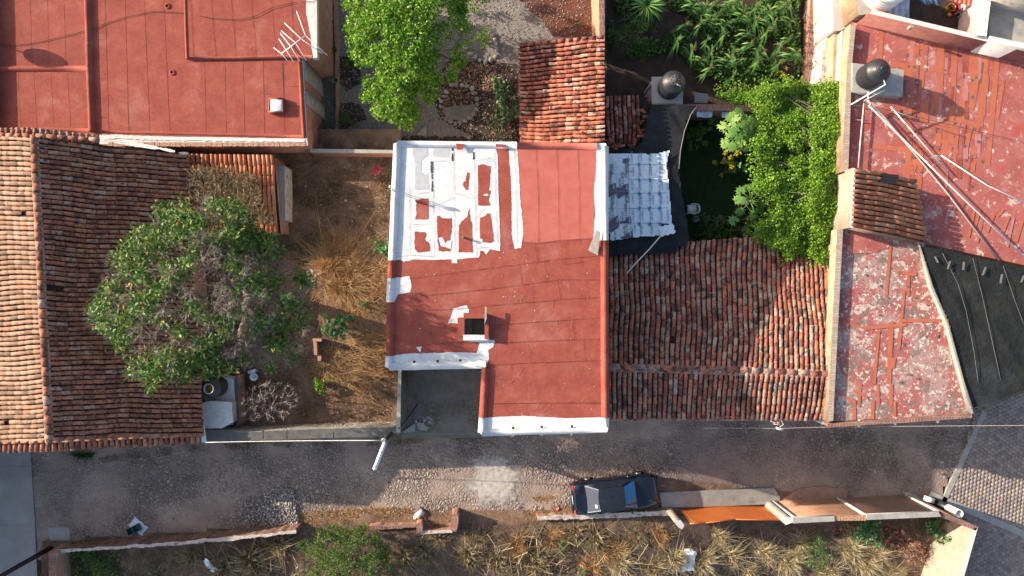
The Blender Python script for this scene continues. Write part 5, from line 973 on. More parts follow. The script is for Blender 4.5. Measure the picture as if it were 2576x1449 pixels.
bp_ = thing('brick_pile', 'small brick post stump in the middle of the dry yard', 'brick post', W(798, 870, 0)); mb = MB()
for k in range(5): prism(mb, [(786, 852), (808, 851), (809, 859), (787, 860)], YB+.75-k*.16, YB+.6-k*.16, 0, 0)
prism(mb, [(788, 860), (797, 860), (798, 893), (790, 893)], YB+.45, YB-.05); prism(mb, [(799, 896), (808, 895), (807, 908), (799, 909)], YB+.4, YB-.05); mb.build('bricks', brickm, bp_)
mb = MB(); cloth(mb, rough_poly([T(0, 1, 2320, 590), T(0, 1, 2440, 572), T(0, 1, 2455, 650), T(0, 1, 2475, 715), T(0, 1, 2400, 690), T(0, 1, 2320, 660)], 2, 3), YB+.25, 0, .05, .09, None, 17, .14); tag(mb.build('crumpled_sheet', white), 'crumpled white plastic sheet on the orange dry grass', 'plastic sheet')
pf = MB(); leaves(pf, W(949, 429, YB+.5)+rng.normal(size=(90, 3))*[.14, .13, .1], .09, .8); tag(pf.build('magenta_flowers', pink), 'clump of magenta flowers at the top of the dry yard', 'flowers')
mb = MB(); patch(mb, [T(1, 2, 560, 300), T(1, 2, 600, 290), T(1, 2, 660, 330), T(1, 2, 640, 355), T(1, 2, 580, 340)], DB+.05, 0, 1, 3); prism(mb, rough_poly([T(1, 2, 462, 360), T(1, 2, 560, 295), T(1, 2, 555, 360), T(1, 2, 470, 370)], .6, 5), DB+.12, -.05); tag(mb.build('broken_slab', concrete), 'broken pale concrete slab at the mouth of the driveway', 'slab')

# street lamp at the wall corner
lp = thing('street_lamp', 'dark pole with a long white tube lamp leaning over the cobbled street', 'street lamp', W(1009, 1069, 0))
b = W(1009, 1069, 0); t = np.array([b[0], b[1], 0])*1.0; top = W(966, 1108, 4.3)
mb = MB(); tube(mb, [b, top], [.11, .10], 14); mb.build('pole', polem, lp); mb = MB(); lathe(mb, top+[0, 0, -.03], [(.12, 0), (.12, .05), (.09, .06)], 16); mb.build('collar', steel, lp)
a = W(969, 1113, 4.55); e = W(941, 1182, 4.75); d = e-a; L = np.linalg.norm(d); mb = MB(); rz = math.atan2(d[1], d[0]); box(mb, (a+e)/2, L, .18, .07, rz); mb.build('lamp_housing', metalw, lp)
mb = MB(); n = np.array([-d[1], d[0], 0])/L; tube(mb, [a+n*.005+[0, 0, .045], e+n*.005+[0, 0, .045]], .03, 8); mb.build('lamp_tube', white, lp)
mb = MB(); box(mb, a+d*.33+[0, 0, .06], .03, .1, .05, rz); box(mb, a+d*.85+[0, 0, .06], .03, .08, .05, rz); mb.build('clip', darkmetal, lp)
mb = MB(); tube(mb, [top+[0, 0, -.05], a], .03, 6); tube(mb, [W(992, 1090, 3.6), W(999, 1082, 3.2), W(1003, 1076, 3.0)], .012, 5); mb.build('bracket', steel, lp)
def cable(pts, r=.014, sag=.0, name='cable', lb='', m_=None, n=14):
    P = []
    for (a, b) in zip(pts[:-1], pts[1:]):
        for k in range(n): f = k/n; P.append(a+(b-a)*f-np.array([0, 0, sag*4*f*(1-f)]))
    P.append(pts[-1]); mb = MB(); tube(mb, P, r, 5); return tag(mb.build(name, m_ or pvc), lb, 'cable')
cable([W(518, 1113, 3.3), top+[-.1, .02, .1]], .02, .12, 'street_cable', 'pale cable strung along the street wall to the lamp pole')
cable([W(1961, 1078, 3.25), W(2160, 1074, 3.5), W(2800, 1070, 4.4)], .012, .1, 'street_cable', 'thin pale cable strung along the street from the wire tangle', pvcpink)
cable([W(1770, 1077, 3.3), W(1961, 1078, 3.25)], .01, .05, 'street_cable', 'faint short cable left of the wire tangle', pvcpink)
cable([W(1003, 1078, 3.05), W(1030, 1045, 2.0), W(1052, 1016, DB)], .03, .0, 'stay_wire', 'dark stay running from the lamp corner down into the driveway', darkmetal)
up_ = thing('utility_pole', 'dark slender wooden pole at the bottom left corner on the pavement edge', 'utility pole', W(132, 1376, 0))
b = W(132, 1376, 0); mb = MB(); tube(mb, [b, b*[1, 1, 0]+[0, 0, 8.5]], [.12, .09], 12); mb.build('shaft', polem, up_)
mb = MB(); box(mb, b*[1, 1, 0]+[0, 0, 8.0], 1.4, .1, .1, .6); mb.build('crossarm', polem, up_)

# taller houses across the side street, beyond the left edge; they shade the lower left of the photo
oh = thing('tall_house', 'tall plastered house beyond the lower left edge of the photo', 'house', (-36, -8, 0))
mb = MB(); prismw(mb, [(-31, -5.1, 8.0), (-31, -10.4, 8.0), (-46, -10.4, 8.0), (-46, -5.1, 8.0)], -.05); prismw(mb, [(-31, -10.4, 4.6), (-31, -19, 4.6), (-46, -19, 4.6), (-46, -10.4, 4.6)], -.05); mb.build('wall', paleplaster, oh)

# rubbish on the street
mb = MB(); cloth(mb, [T(0, 2, 1017, 1005), T(0, 2, 1116, 1084), T(0, 2, 1068, 1143), T(0, 2, 968, 1072)], .06, 0, .06, .03); tag(mb.build('paper_sack', sheetwhite), 'flattened white and green sack lying on the cobbles', 'sack')
mb = MB(); c = W(*T(0, 2, 1010, 1097), .14); 
for x, y, sx, sy in ((0, .16, .66, .03), (0, -.16, .66, .03), (.32, 0, .03, .34), (-.32, 0, .03, .34), (0, 0, .03, .3)): box(mb, c+[x*math.cos(.47)-y*math.sin(.47), x*math.sin(.47)+y*math.cos(.47), 0], sx, sy, .2, .47)
box(mb, c+[0, 0, -.07], .64, .32, .03, .47); tag(mb.build('plastic_crate', greengl), 'dark green plastic crate lying on the white sack', 'crate')
mb = MB(); c = W(1056, 1292, .12); box(mb, c, .42, .28, .2, .7); box(mb, c+[-.2, -.2, -.05], .25, .16, .12, .2); tag(mb.build('loose_blocks', cement), 'pair of loose pale blocks on the verge by the ruined doorway', 'blocks')
mb = MB(); patch(mb, [T(1, 2, 1615, 935), T(1, 2, 1655, 940), T(1, 2, 1640, 958)], .05, 0, .5, 2); box(mb, W(1404, 1281, .05), .2, .1, .08, .3); tag(mb.build('red_scrap', redcorr), 'little red scrap on the verge left of the car', 'scrap')

# ---------------------------------------------------------------- ruined walls, gate and brick wall along the lower side
mb = MB(); prism(mb, rough_poly([(140, 1384), (160, 1382), (280, 1375), (420, 1364), (560, 1352), (745, 1333), (745, 1342), (560, 1362), (420, 1373), (280, 1382), (160, 1391), (142, 1393)], 2.4, 5), 1.15, -.05, 1, 0); tag(mb.build('ruined_wall', [mudwall, chalktop]), 'long crumbling mud wall with a chalky top at the lower left', 'wall')
mb = MB(); prism(mb, rough_poly([(122, 1388), (148, 1387), (147, 1400), (140, 1402), (139, 1560), (124, 1560)], 1, 8), 1.3, -.05, 1, 0); tag(mb.build('corner_wall', [brickm, copbrick]), 'brick topped wall running out of the bottom left of the photo', 'wall')
mb = MB(); prism(mb, rough_poly([(930, 1322), (990, 1320), (1046, 1318), (1046, 1327), (990, 1330), (932, 1334)], 1.8, 4), .42, -.05, 1, 0); tag(mb.build('low_brick_wall', [brickm, copbrick]), 'low broken brick wall right of the feathery green bush', 'wall')
dw = thing('ruined_doorway', 'three sided brick doorway stub with a pale sill at the street edge', 'doorway', W(1098, 1325, 0))
mb = MB(); prism(mb, rough_poly([(1046, 1318), (1062, 1314), (1063, 1336), (1048, 1342)], 1.2, 4), .7, -.05, 1, 0); mb.build('pier', [brickm, copbrick], dw)
mb = MB(); prism(mb, rough_poly([(1136, 1293), (1153, 1292), (1153, 1318), (1148, 1338), (1135, 1336)], .8, 5), .85, -.05, 1, 0); mb.build('pier', [brickm, copbrick], dw)
mb = MB(); prism(mb, rough_poly([(1060, 1336), (1137, 1332), (1138, 1340), (1056, 1344)], .6, 5), .6, -.05, 1, 0); mb.build('sill', [brickm, chalktop], dw)
mb = MB(); sheet(mb, [(1062, 1314), (1136, 1314), (1136, 1334), (1062, 1338)], .12); mb.build('floor', brickground, dw)
mb = MB(); prism(mb, rough_poly([(1350, 1298), (1440, 1295), (1560, 1290), (1686, 1283), (1690, 1297), (1560, 1303), (1440, 1306), (1352, 1309)], 2.2, 4), .45, -.05, 1, 0); tag(mb.build('low_ruined_wall', [brickm, chalktop]), 'low whitish ruined wall directly below the parked car', 'wall')
mb = MB(); prism(mb, [(1694, 1312), (1712, 1308), (1722, 1322), (1716, 1332), (1706, 1326)], 2.1, -.05, 1, 0); tag(mb.build('gate_post', [brickpale, cement]), 'crumbling cement post at the left end of the orange gate', 'post')
gt = thing('sheet_gate', 'bright orange corrugated metal gate seen steeply from above', 'gate', W(1850, 1290, 0))
zg = 2.15; gp = [W(1727, 1315, zg), W(1762, 1314, zg), W(1810, 1311, zg), W(1850, 1303, zg), W(1910, 1306, zg), W(1972, 1308, zg)]
gp = [W(1735, 1317, zg), W(1775, 1315, zg), W(1850, 1306, zg), W(1975, 1309, zg)]
for k in range(3):
    a, b = gp[k], gp[k+1]; mb = MB(); n = int(np.linalg.norm(b-a)/.12); corr(mb, [a-[0, 0, zg], b-[0, 0, zg], b, a], n, .025); tube(mb, [a+[0, 0, .02], b+[0, 0, .02]], .03, 5); mb.build('gate_leaf', orangegate, gt)
mb = MB(); prism(mb, [(1976, 1303), (1990, 1300), (1998, 1313), (1976, 1321), (1972, 1315)], 2.7, -.05, 1, 0); tag(mb.build('gate_pillar', [concrete, cement]), 'square concrete pillar between the orange gate and brick wall', 'pillar')
bw = thing('long_brick_wall', 'long orange brick wall with concrete columns right of the orange gate', 'wall', W(2170, 1285, 0))
mb = MB(); prism(mb, [(1996, 1303), (2100, 1299), (2365, 1287), (2368, 1299), (2100, 1310), (1998, 1315)], 2.7, -.05, 0, 0); mb.build('brickwork', [brickor], bw)
mb = MB(); 
for p in ([(1994, 1302), (2099, 1297.5), (2100, 1311.5), (1996, 1316.5)], [(2180, 1294), (2360, 1286), (2368, 1300), (2182, 1308)]): prism(mb, p, 2.82, 2.7, 0, 0)
for k in range(11): prism(mb, [(2101+k*7.2, 1298), (2107+k*7.2, 1297.6), (2107+k*7.2, 1309.5), (2101+k*7.2, 1310)], 2.76, 2.7, 1, 1)
mb.build('coping', [concrete, brickor], bw)
for u, v in ((1998, 1302.2), (2176, 1294.6), (2361, 1286.4)):
    mb = MB(); c = W(u, v, 1.35)*1.0; w = W(u, v, 2.72); box(mb, [w[0], w[1]-.05, w[2]-1.4], .24, .16, 2.76, .03); mb.build('column', cement, bw)
se = thing('corner_brick_wall', 'pale block wall turning the corner towards the paved street', 'wall', W(2420, 1360, 0))
mb = MB(); prism(mb, [(2364, 1286), (2460, 1325), (2455, 1335), (2362, 1299)], 2.7, -.05, 1, 0); mb.build('north_leg', [brickor, copbrick], se)
mb = MB(); prism(mb, [(2448, 1330), (2460, 1327), (2420, 1470), (2360, 1640), (2346, 1640), (2408, 1470)], 2.7, -.05, 1, 0); mb.build('east_leg', [brickpale, cement], se)
pp = thing('painted_pipe', 'upright pipe, black below and white on top, at the brick wall corner', 'pipe post', W(2345, 1258, 0)); c = W(2345, 1258, 0)
mb = MB(); tube(mb, [c, c+[.0, .0, 1.35]], .2, 18); mb.build('lower_part', blackplastic, pp)
mb = MB(); lathe(mb, c, [(.21, 1.35), (.21, 2.2), (.17, 2.2), (.165, 1.6)], 22, 0, False); mb.build('upper_part', whiteplastic, pp)
mb = MB(); lathe(mb, c, [(.168, 1.62), (.001, 1.62)], 18, 0, False); mb.build('dark_bore', darkmetal, pp)
mt = thing('meter_box', 'small white box beside the painted pipe', 'box', W(2335, 1254, 0)); mb = MB(); box(mb, W(2337, 1256, .75), .40, .24, .3, -.3); mb.build('case', porcelain, mt); mb = MB(); box(mb, W(2337, 1256, .3)*[1, 1, 1], .1, .1, .6, -.3); mb.build('stand', steel, mt)
mb = MB(); prism(mb, rough_poly([(2272, 1240), (2285, 1238), (2340, 1262), (2400, 1292), (2394, 1300), (2300, 1262)], 1, 6), .18, -.05); tag(mb.build('kerb_stone', concrete), 'low concrete kerb under the painted pipe', 'kerb')

# ---------------------------------------------------------------- parked car
car = thing('parked_car', 'old dark blue sedan parked on the cobbles with a blue sunshade', 'car', W(1546, 1245, 0)); cc = W(1546, 1241, .5)-[0, 0, .5]; ca_, sa_ = math.cos(math.radians(6.5)), math.sin(math.radians(6.5))
def CP(V): V = np.asarray(V, float).reshape(-1, 3); return np.stack([cc[0]+V[:, 0]*ca_-V[:, 1]*sa_, cc[1]+V[:, 0]*sa_+V[:, 1]*ca_, cc[2]+V[:, 2]], 1)
st_ = [(-2.14, .62, .42, .72, .70), (-2.10, .74, .28, .86, .80), (-1.98, .79, .24, .94, .90), (-1.5, .815, .22, .96, .93), (-.8, .825, .2, .95, .93), (.2, .83, .2, .94, .92), (.95, .825, .2, .93, .90), (1.5, .81, .22, .88, .85), (1.95, .76, .24, .80, .76), (2.08, .70, .28, .72, .66), (2.13, .60, .36, .62, .58)]
mb = MB(); V = []
for x, w, zb_, zt_, ze in st_:
    for y, z in ((-w*.86, zb_), (-w, zb_+.12), (-w*1.0, (zb_+ze)/2+.05), (-w*.97, ze-.05), (-w*.90, ze+.0), (-w*.6, zt_-.005), (0, zt_+.012), (w*.6, zt_-.005), (w*.90, ze), (w*.97, ze-.05), (w, (zb_+ze)/2+.05), (w, zb_+.12), (w*.86, zb_)): V.append((x, y, z))
K = 13; n = len(st_); mb.add(CP(V), [[i*K+k, i*K+(k+1) % K, (i+1)*K+(k+1) % K, (i+1)*K+k] for i in range(n-1) for k in range(K)]+[list(range(K))[::-1], [(n-1)*K+k for k in range(K)]]); mb.build('body', carpaint, car, smooth=True)
g = {'bl': (-1.50, .70, .93), 'br': (-1.50, -.70, .93), 'fl': (1.02, .72, .91), 'fr': (1.02, -.72, .91), 'tbl': (-.86, .555, 1.335), 'tbr': (-.86, -.555, 1.335), 'tfl': (.36, .56, 1.34), 'tfr': (.36, -.56, 1.34)}
V = [g[k] for k in ('br', 'fr', 'fl', 'bl', 'tbr', 'tfr', 'tfl', 'tbl')]
mb = MB(); mb.add(CP(V), [[0, 1, 5, 4], [2, 3, 7, 6], [1, 2, 6, 5], [3, 0, 4, 7]]); mb.build('cabin_frame', carpaint, car)
mb = MB(); V = []; nx = 8; ny = 8
for i in range(nx+1):
    for j in range(ny+1):
        s, t_ = i/nx, j/ny*2-1; x = -.86+(1.22)*s + (.06*(1-t_*t_))*(1 if s > .5 else -1)*abs(2*s-1); V.append((x, t_*.56, 1.345+.05*(1-t_**2)*(1-(2*s-1)**2*.6)))
mb.add(CP(V), [[i*(ny+1)+j, (i+1)*(ny+1)+j, (i+1)*(ny+1)+j+1, i*(ny+1)+j+1] for i in range(nx) for j in range(ny)]); mb.build('roof', cartop, car, smooth=True)
def pane(P, mi, inset, name, mats, off=.008):
    P = [np.array(p, float) for p in P]; c = sum(P)/len(P); nn = np.cross(P[1]-P[0], P[2]-P[0]); nn /= np.linalg.norm(nn); Pn = [c+(p-c)*(1-inset)+nn*off for p in P]; mb = MB(); mb.add(CP(Pn), [[0, 1, 2, 3]], mi); return mb, Pn, nn
gb = lambda k: np.array(g[k])
mb, P, nn = pane([gb('fr'), gb('fl'), gb('tfl'), gb('tfr')], 0, .07, '', 0); ws = mb.build('windscreen', glass, car)
mb = MB(); L = lambda a, b, s: a+(b-a)*s
B0, B1, B2, B3 = P; q = lambda s, t_: L(L(B0, B1, s), L(B3, B2, s), t_)+nn*.004
mb.add(CP([q(.38, .03), q(1, .03), q(1, .96), q(.16, .96)]), [[0, 1, 2, 3]], 0); mb.add(CP([q(.03, .05), q(.12, .05), q(.1, .7), q(.03, .8)]), [[0, 1, 2, 3]], 0); mb.build('sunshade', blueshade, ws)
mb, P, nn = pane([gb('bl'), gb('br'), gb('tbr'), gb('tbl')], 0, .09, '', 0); rw = mb.build('rear_window', glassr, car)
mb, P2, nn = pane([gb('bl'), gb('br'), gb('tbr'), gb('tbl')], 0, .02, '', 0, .004); mb.build('rear_window_trim', chrome, car)
mb = MB(); c = L(L(P[0], P[1], .78), L(P[3], P[2], .78), .72); mb.add(CP([c+np.array([-.05, -.09, .012-.03]), c+np.array([.05, -.09, .012+.05]), c+np.array([.05, .07, .012+.05]), c+np.array([-.05, .07, .012-.03])]), [[0, 1, 2, 3]]); mb.build('sticker', whiteplastic, rw)
for sgn, a, b, ta, tb_ in ((1, 'bl', 'fl', 'tbl', 'tfl'), (-1, 'br', 'fr', 'tbr', 'tfr')):
    for s0, s1 in ((.16, .46), (.50, .86)):
        A, B, C, D_ = L(gb(a), gb(b), s0), L(gb(a), gb(b), s1), L(gb(ta), gb(tb_), min(1, s1+.05) if s1 < .6 else .97), L(gb(ta), gb(tb_), max(.02, s0-.12) if s0 < .3 else s0-.0)
        P = [A, B, C, D_] if sgn < 0 else [B, A, D_, C]; mb, _, _ = pane(P, 0, .10, '', 0); mb.build('side_window', glass, car)
for s in (1, -1):
    mb = MB(); box(mb, CP([(.72, s*.88, .93)])[0], .12, .16, .12, math.radians(6.5)); mb.build('mirror', carpaint, car)
    for x in (-1.28, 1.32):
        c = CP([(x, s*.74, .29)])[0]; d = CP([(0, 1, 0)])[0]-cc; mb = MB(); tube(mb, [c-d*.1, c+d*.1], .29, 22); wh = mb.build('wheel', tyre, car)
        mb = MB(); tube(mb, [c+d*s*.09, c+d*s*.112], .17, 14); mb.build('rim', chrome, wh)
    mb = MB(); mb.add(CP([(-2.15, s*.50, .80), (-2.15, s*.72, .78), (-2.07, s*.74, .90), (-2.07, s*.50, .92)]), [[0, 1, 2, 3] if s < 0 else [3, 2, 1, 0]]); mb.add(CP([(-2.145, s*.50, .62), (-2.12, s*.74, .62), (-2.12, s*.74, .80), (-2.15, s*.5, .82)]), [[0, 1, 2, 3]]); mb.build('tail_light', taillight, car)
    mb = MB(); box(mb, CP([(2.10, s*.50, .56)])[0], .06, .3, .13, math.radians(6.5)); mb.build('headlight', glassr, car)
mb = MB(); box(mb, CP([(-2.17, 0, .5)])[0], .12, 1.5, .18, math.radians(6.5)); mb.build('bumper', blackplastic, car)
mb = MB(); box(mb, CP([(2.16, 0, .45)])[0], .12, 1.42, .18, math.radians(6.5)); mb.build('bumper', blackplastic, car)
mb = MB(); box(mb, CP([(-2.16, .0, .80)])[0], .03, .42, .12, math.radians(6.5)); mb.build('number_plate', porcelain, car)
mb = MB()
for (a, b) in (((1.06, -.66, .935), (1.9, -.6, .845)), ((1.06, .66, .935), (1.9, .6, .845)), ((-1.56, -.62, .975), (-1.96, -.6, .957)), ((-1.56, .62, .975), (-1.96, .6, .957)), ((-2.0, -.58, .952), (-2.0, .58, .952))): tube(mb, CP([a, b]), .008, 4)
mb.build('panel_gap', darkmetal, car)
# ---------------------------------------------------------------- vegetation
def canopy(poly, n, zf, rad, leafn, size, mb, up=.5, seed=0, hole=.35, nsc=.9, asp=.5):
    """leaf clusters inside an outline; returns cluster centres"""
    rg = np.random.default_rng(seed); uv = samp(poly, n*2, rg); z = zf(uv, rg); P = WN(uv, z)
    k = vnoise(P[:, 0]+100, P[:, 1]+100, nsc, seed+5)*.6+vnoise(P[:, 0]+100, P[:, 1]+100, nsc*.4, seed+6)*.4
    P = P[k > hole][:n]
    c = np.repeat(P, leafn, axis=0); off = rg.normal(size=c.shape); r = rg.random(len(c))**.45; off = off/np.linalg.norm(off, axis=1)[:, None]*r[:, None]*rad*[1, 1, .7]
    leaves(mb, c+off, size*rg.uniform(.6, 1.25, len(c)), up, asp, 0, None, out=off/ (np.linalg.norm(off, axis=1)[:, None]+1e-9))
    return P
def edge_d(poly, uv):
    p = np.array(poly, float); d = np.full(len(uv), 1e9)
    for i in range(len(p)):
        a, b = p[i], p[(i+1) % len(p)]; ab = b-a; t = np.clip(((uv-a)@ab)/(ab@ab), 0, 1); d = np.minimum(d, np.linalg.norm(uv-(a+t[:, None]*ab), axis=1))
    return d
# bright green tree
tr = thing('leafy_tree', 'big bright green leafy tree in the gravel garden at the top', 'tree', W(1040, 130, 0))
o1 = [(866, 12), (885, -60), (990, -130), (1110, -130), (1200, -70), (1232, 5), (1222, 22), (1210, 40), (1218, 60), (1200, 100), (1175, 110), (1168, 150), (1150, 175), (1143, 200), (1135, 225), (1100, 235), (1085, 255), (1055, 262), (1052, 285), (1035, 322), (1022, 310), (985, 312), (965, 300), (940, 285), (938, 262), (915, 245), (905, 215), (930, 200), (915, 175), (890, 150), (885, 120), (875, 95), (868, 65)]
def zf1(uv, rg):
    e = np.clip(edge_d(o1, uv)/110, 0, 1); return 2.9+2.6*np.sqrt(e)*(1-.18*(uv[:, 1] > 200)) - np.where(rg.random(len(uv)) < .35, rg.uniform(.3, 2.0, len(uv)), 0)
mb = MB(); P = canopy(o1, 620, zf1, .30, 60, .14, mb, .7, 1, .40, .8, .6); mb.build('crown', leafbright, tr)
N, par, R, tips, tk = grow(W(1075, 190, 0), 1.6, P[::3], .15); mb = MB(); branch_mesh(mb, N, par, R, 1); mb.build('trunk', bark, tr)

# half bare tree over the tiled roof
ht = thing('half_bare_tree', 'large half bare tree with grey twigs and sparse leaves over the tiled roof', 'tree', W(640, 730, 0))
o2 = [(232, 765), (262, 735), (280, 690), (283, 650), (320, 615), (345, 585), (400, 560), (405, 520), (440, 508), (500, 505), (560, 510), (600, 512), (640, 555), (655, 590), (690, 595), (698, 620), (720, 660), (760, 680), (800, 720), (798, 760), (765, 810), (740, 850), (760, 880), (740, 910), (690, 930), (650, 925), (600, 930), (550, 938), (490, 950), (430, 960), (405, 972), (355, 975), (345, 945), (315, 925), (350, 900), (300, 880), (285, 840), (260, 835), (240, 800)]
def zf2(uv, rg):
    e = np.clip(edge_d(o2, uv)/150, 0, 1); return 5.2+4.5*e**.4*rg.uniform(.75, 1.05, len(uv)) - np.where(rg.random(len(uv)) < .3, rg.uniform(.2, .9, len(uv)), 0)
rg2 = np.random.default_rng(22); uv = samp(o2, 1500, rg2); P2 = WN(uv, zf2(uv, rg2))
N, par, R, tips, tk = grow(W(668, 733, YB), 3.6, P2[:420], .26, .32, .007, .16, .15); mb = MB(); branch_mesh(mb, N, par, R, 1, None, 6); mb.build('trunk', bark, ht)
idx = rg2.integers(60, len(N), 4300); A = N[idx]; wts = R[idx] < .035; A = A[wts]
d = rg2.normal(size=A.shape)*[1, 1, .55]+[0, 0, .45]; rad_ = A-np.array([-11.8, 0, 5]); d = d+rad_/np.linalg.norm(rad_, axis=1)[:, None]*.6; d /= np.linalg.norm(d, axis=1)[:, None]
B = A+d*rg2.uniform(.12, .36, len(A))[:, None]; mb = MB(); sticks(mb, A, B, .010, .006)
for q in range(3):
    d2 = d+rg2.normal(size=d.shape)*.6; d2 /= np.linalg.norm(d2, axis=1)[:, None]; C_ = B+d2*rg2.uniform(.08, .24, len(B))[:, None]; sticks(mb, B, C_, .006, .004)
mb.build('twigs', twig, ht)
# leaves sit mostly round the rim and in a few clumps
uu = uv; cen = np.array([590, 740]); bare = np.exp(-(((uu[:, 0]-590)/150)**2+((uu[:, 1]-755)/120)**2)); east = (uu[:, 0] > 660)*.30
clump = vnoise(uu[:, 0]+50, uu[:, 1]+50, 34, 9); top = (uu[:, 1] < 640)*.22; rim = 1-np.clip(edge_d(o2, uu)/95, 0, 1); fine = vnoise(uu[:, 0]+50, uu[:, 1]+50, 17, 19); keep = (clump*.85+fine*.45+.20*rim-.20*bare-east*.30+top*.5) > .745
mb = MB(); PP = P2[keep]; c = np.repeat(PP, 34, axis=0); off = rg2.normal(size=c.shape)*[.17, .17, .11]
leaves(mb, c+off+[0, 0, .12], .19*rg2.uniform(.6, 1.3, len(c)), .8, .42, 0, None, out=off/np.linalg.norm(off, axis=1)[:, None]); sp = N[rg2.integers(80, len(N), 2600)]; leaves(mb, sp+rg2.normal(size=sp.shape)*.06, .09, .5, .42, 0, rg2.random(len(sp))); mb.build('leaves', leafdark, ht)

def shrub(name, label, u, v, r, h, n, mat, cat='shrub', size=.12, asp=.5, stems=14, upb=.6, group=None, cl=30):
    zb_ = YB if (500 < u < 995 and 390 < v < 1060) else 0.0; c = W(u, v, zb_+h*.7); zb_ = float(c[2])-h*.7; s = thing(name, label, cat, [c[0], c[1], zb_], group)
    P = c+rng.normal(size=(n, 3))*[r*.42, r*.42, h*.22]; P[:, 2] = np.clip(P[:, 2], zb_+.15, zb_+h*1.2); mb = MB()
    cc_ = np.repeat(P, cl, axis=0); off = rng.normal(size=cc_.shape); off = off/np.linalg.norm(off, axis=1)[:, None]*(rng.random(len(cc_))**.4)[:, None]*r*.22
    leaves(mb, cc_+off, size*rng.uniform(.6, 1.2, len(cc_)), upb, asp, 0, None, out=off/np.linalg.norm(off, axis=1)[:, None]); mb.build('foliage', mat, s)
    mb = MB(); A = np.tile([c[0], c[1], zb_], (stems, 1)); k = rng.integers(0, n, stems); sticks(mb, A, P[k], .02, .008, sides=5); mb.build('stems', bark, s); return s
shrub('leafy_shrub', 'rounded pale green shrub against the left wall of the main house', 966, 622, .55, 1.6, 22, leafshrub, size=.20, cl=24)
shrub('leafy_shrub', 'dark green shrub in the middle of the dry yard', 846, 822, .75, 1.2, 30, leafshrub, size=.17)
shrub('leafy_shrub', 'bright small shrub near the street end of the dry yard', 801, 972, .45, .8, 16, leafbright, size=.13)
shrub('low_weed', 'little pale green weed between patches of straw', 916, 762, .3, .4, 9, leafshrub, size=.13, cl=14)
shrub('low_weed', 'tiny bright weed near the concrete wall of the driveway', 965, 990, .15, .3, 5, leafbright, size=.1, cl=14)
shrub('leafy_shrub', 'mint green bush below the long brick wall, left one', 2183, 1332, .8, 1.3, 34, leafshrub, size=.17)
shrub('leafy_shrub', 'mint green bush below the long brick wall, nearest the corner', 2357, 1328, .62, 1.2, 26, leafshrub, size=.17)
shrub('dry_brown_bush', 'rusty brown dry bush in the corner of the overgrown lot', 2300, 1385, .85, .9, 40, deadleaf, size=.07, cl=40)
shrub('grey_shrub', 'grey green bush among pale grass below the brick wall', 2060, 1392, .95, .8, 40, leafgrey, size=.08, cl=40)
shrub('low_weed', 'small green weed in the middle of the overgrown lot', 1415, 1372, .3, .5, 10, leafshrub, size=.12, cl=18)
shrub('low_weed', 'green weed at the bottom edge right of the straw heap', 1470, 1440, .35, .5, 12, leafshrub, size=.12, cl=18)
shrub('weed_patch', 'patch of dark green weeds in the bottom left of the lot', 230, 1428, 1.5, .6, 60, leafdark, size=.12, cl=30)
shrub('weed_patch', 'green climbing weed on the stone wall by the lamp', 965, 1083, .55, 1.9, 14, leafdark, size=.1, cl=26)
shrub('leafy_shrub', 'dark green shrub in the shade behind the lawn', 1752, 342, .7, 1.1, 26, leafdark, size=.14)
shrub('leafy_shrub', 'dim bush under the brick ledge beside the lawn', 1800, 305, .55, 1.0, 18, leafshrub, size=.12)
shrub('low_weed', 'small plant at the right edge of the lawn', 1868, 505, .35, .7, 9, leafshrub, size=.15, cl=14)
shrub('border_plants', 'row of dark plants between lawn and tiled roof', 1790, 585, 1.1, .6, 44, leafdark, size=.2, asp=.25, cl=18)
shrub('border_plants', 'dark leafy plants right of the stepping stones', 1870, 575, .9, .6, 30, leafdark, size=.18, asp=.3, cl=18)
shrub('yellow_leaved_plant', 'bright yellow leaved plant left of the vine', 1836, 396, .5, 2.2, 9, leafyellow, size=.26, cl=16, asp=.5)
shrub('yellow_leaved_plant', 'small yellow green plant below the bright yellow one', 1838, 425, .32, 1.8, 6, leafyellow, size=.2, cl=14)
shrub('blue_leaved_creeper', 'bluish leaved creeper hanging left of the vine', 1862, 420, .45, 1.5, 12, leafshrub, size=.22, cl=12)
shrub('small_round_bush', 'round bush inside the upper stone ring', 1216, 95, .55, .7, 22, leafbright, size=.09)
shrub('dull_bush', 'low dull bush in the left part of the gravel garden', 872, 296, .7, .5, 26, leafgrey, size=.08, cl=30)
shrub('small_round_bush', 'rounded weed under the sunlit boundary wall', 1452, 60, .3, .35, 4, leafgrey, size=.1, cl=10)
# feathery mesquite
mq = thing('feathery_bush', 'large feathery green bush at the bottom edge of the lot', 'bush', W(880, 1400, 0)); mb = MB()
om = [(745, 1372), (800, 1345), (810, 1325), (870, 1330), (905, 1322), (950, 1335), (975, 1370), (990, 1420), (985, 1500), (780, 1500), (770, 1430), (800, 1420)]
rgm = np.random.default_rng(5); uvm = samp(om, 330, rgm); e = np.clip(edge_d(om, uvm)/50, 0, 1); Pm = WN(uvm, .8+1.6*np.sqrt(e)*rgm.uniform(.6, 1, 330))
N, par, R, tips, tk = grow(W(885, 1420, 0), .4, Pm, .08, .3, .006, .1); tb2 = MB(); branch_mesh(tb2, N, par, R); tb2.build('stems', bark, mq)
A = N[rgm.integers(10, len(N), 3400)]; d = rgm.normal(size=A.shape)*[1, 1, .5]+[0, 0, .3]; d /= np.linalg.norm(d, axis=1)[:, None]; L_ = rgm.uniform(.15, .35, len(A)); sticks(mb, A, A+d*L_[:, None], .005, .003, 0, .2)
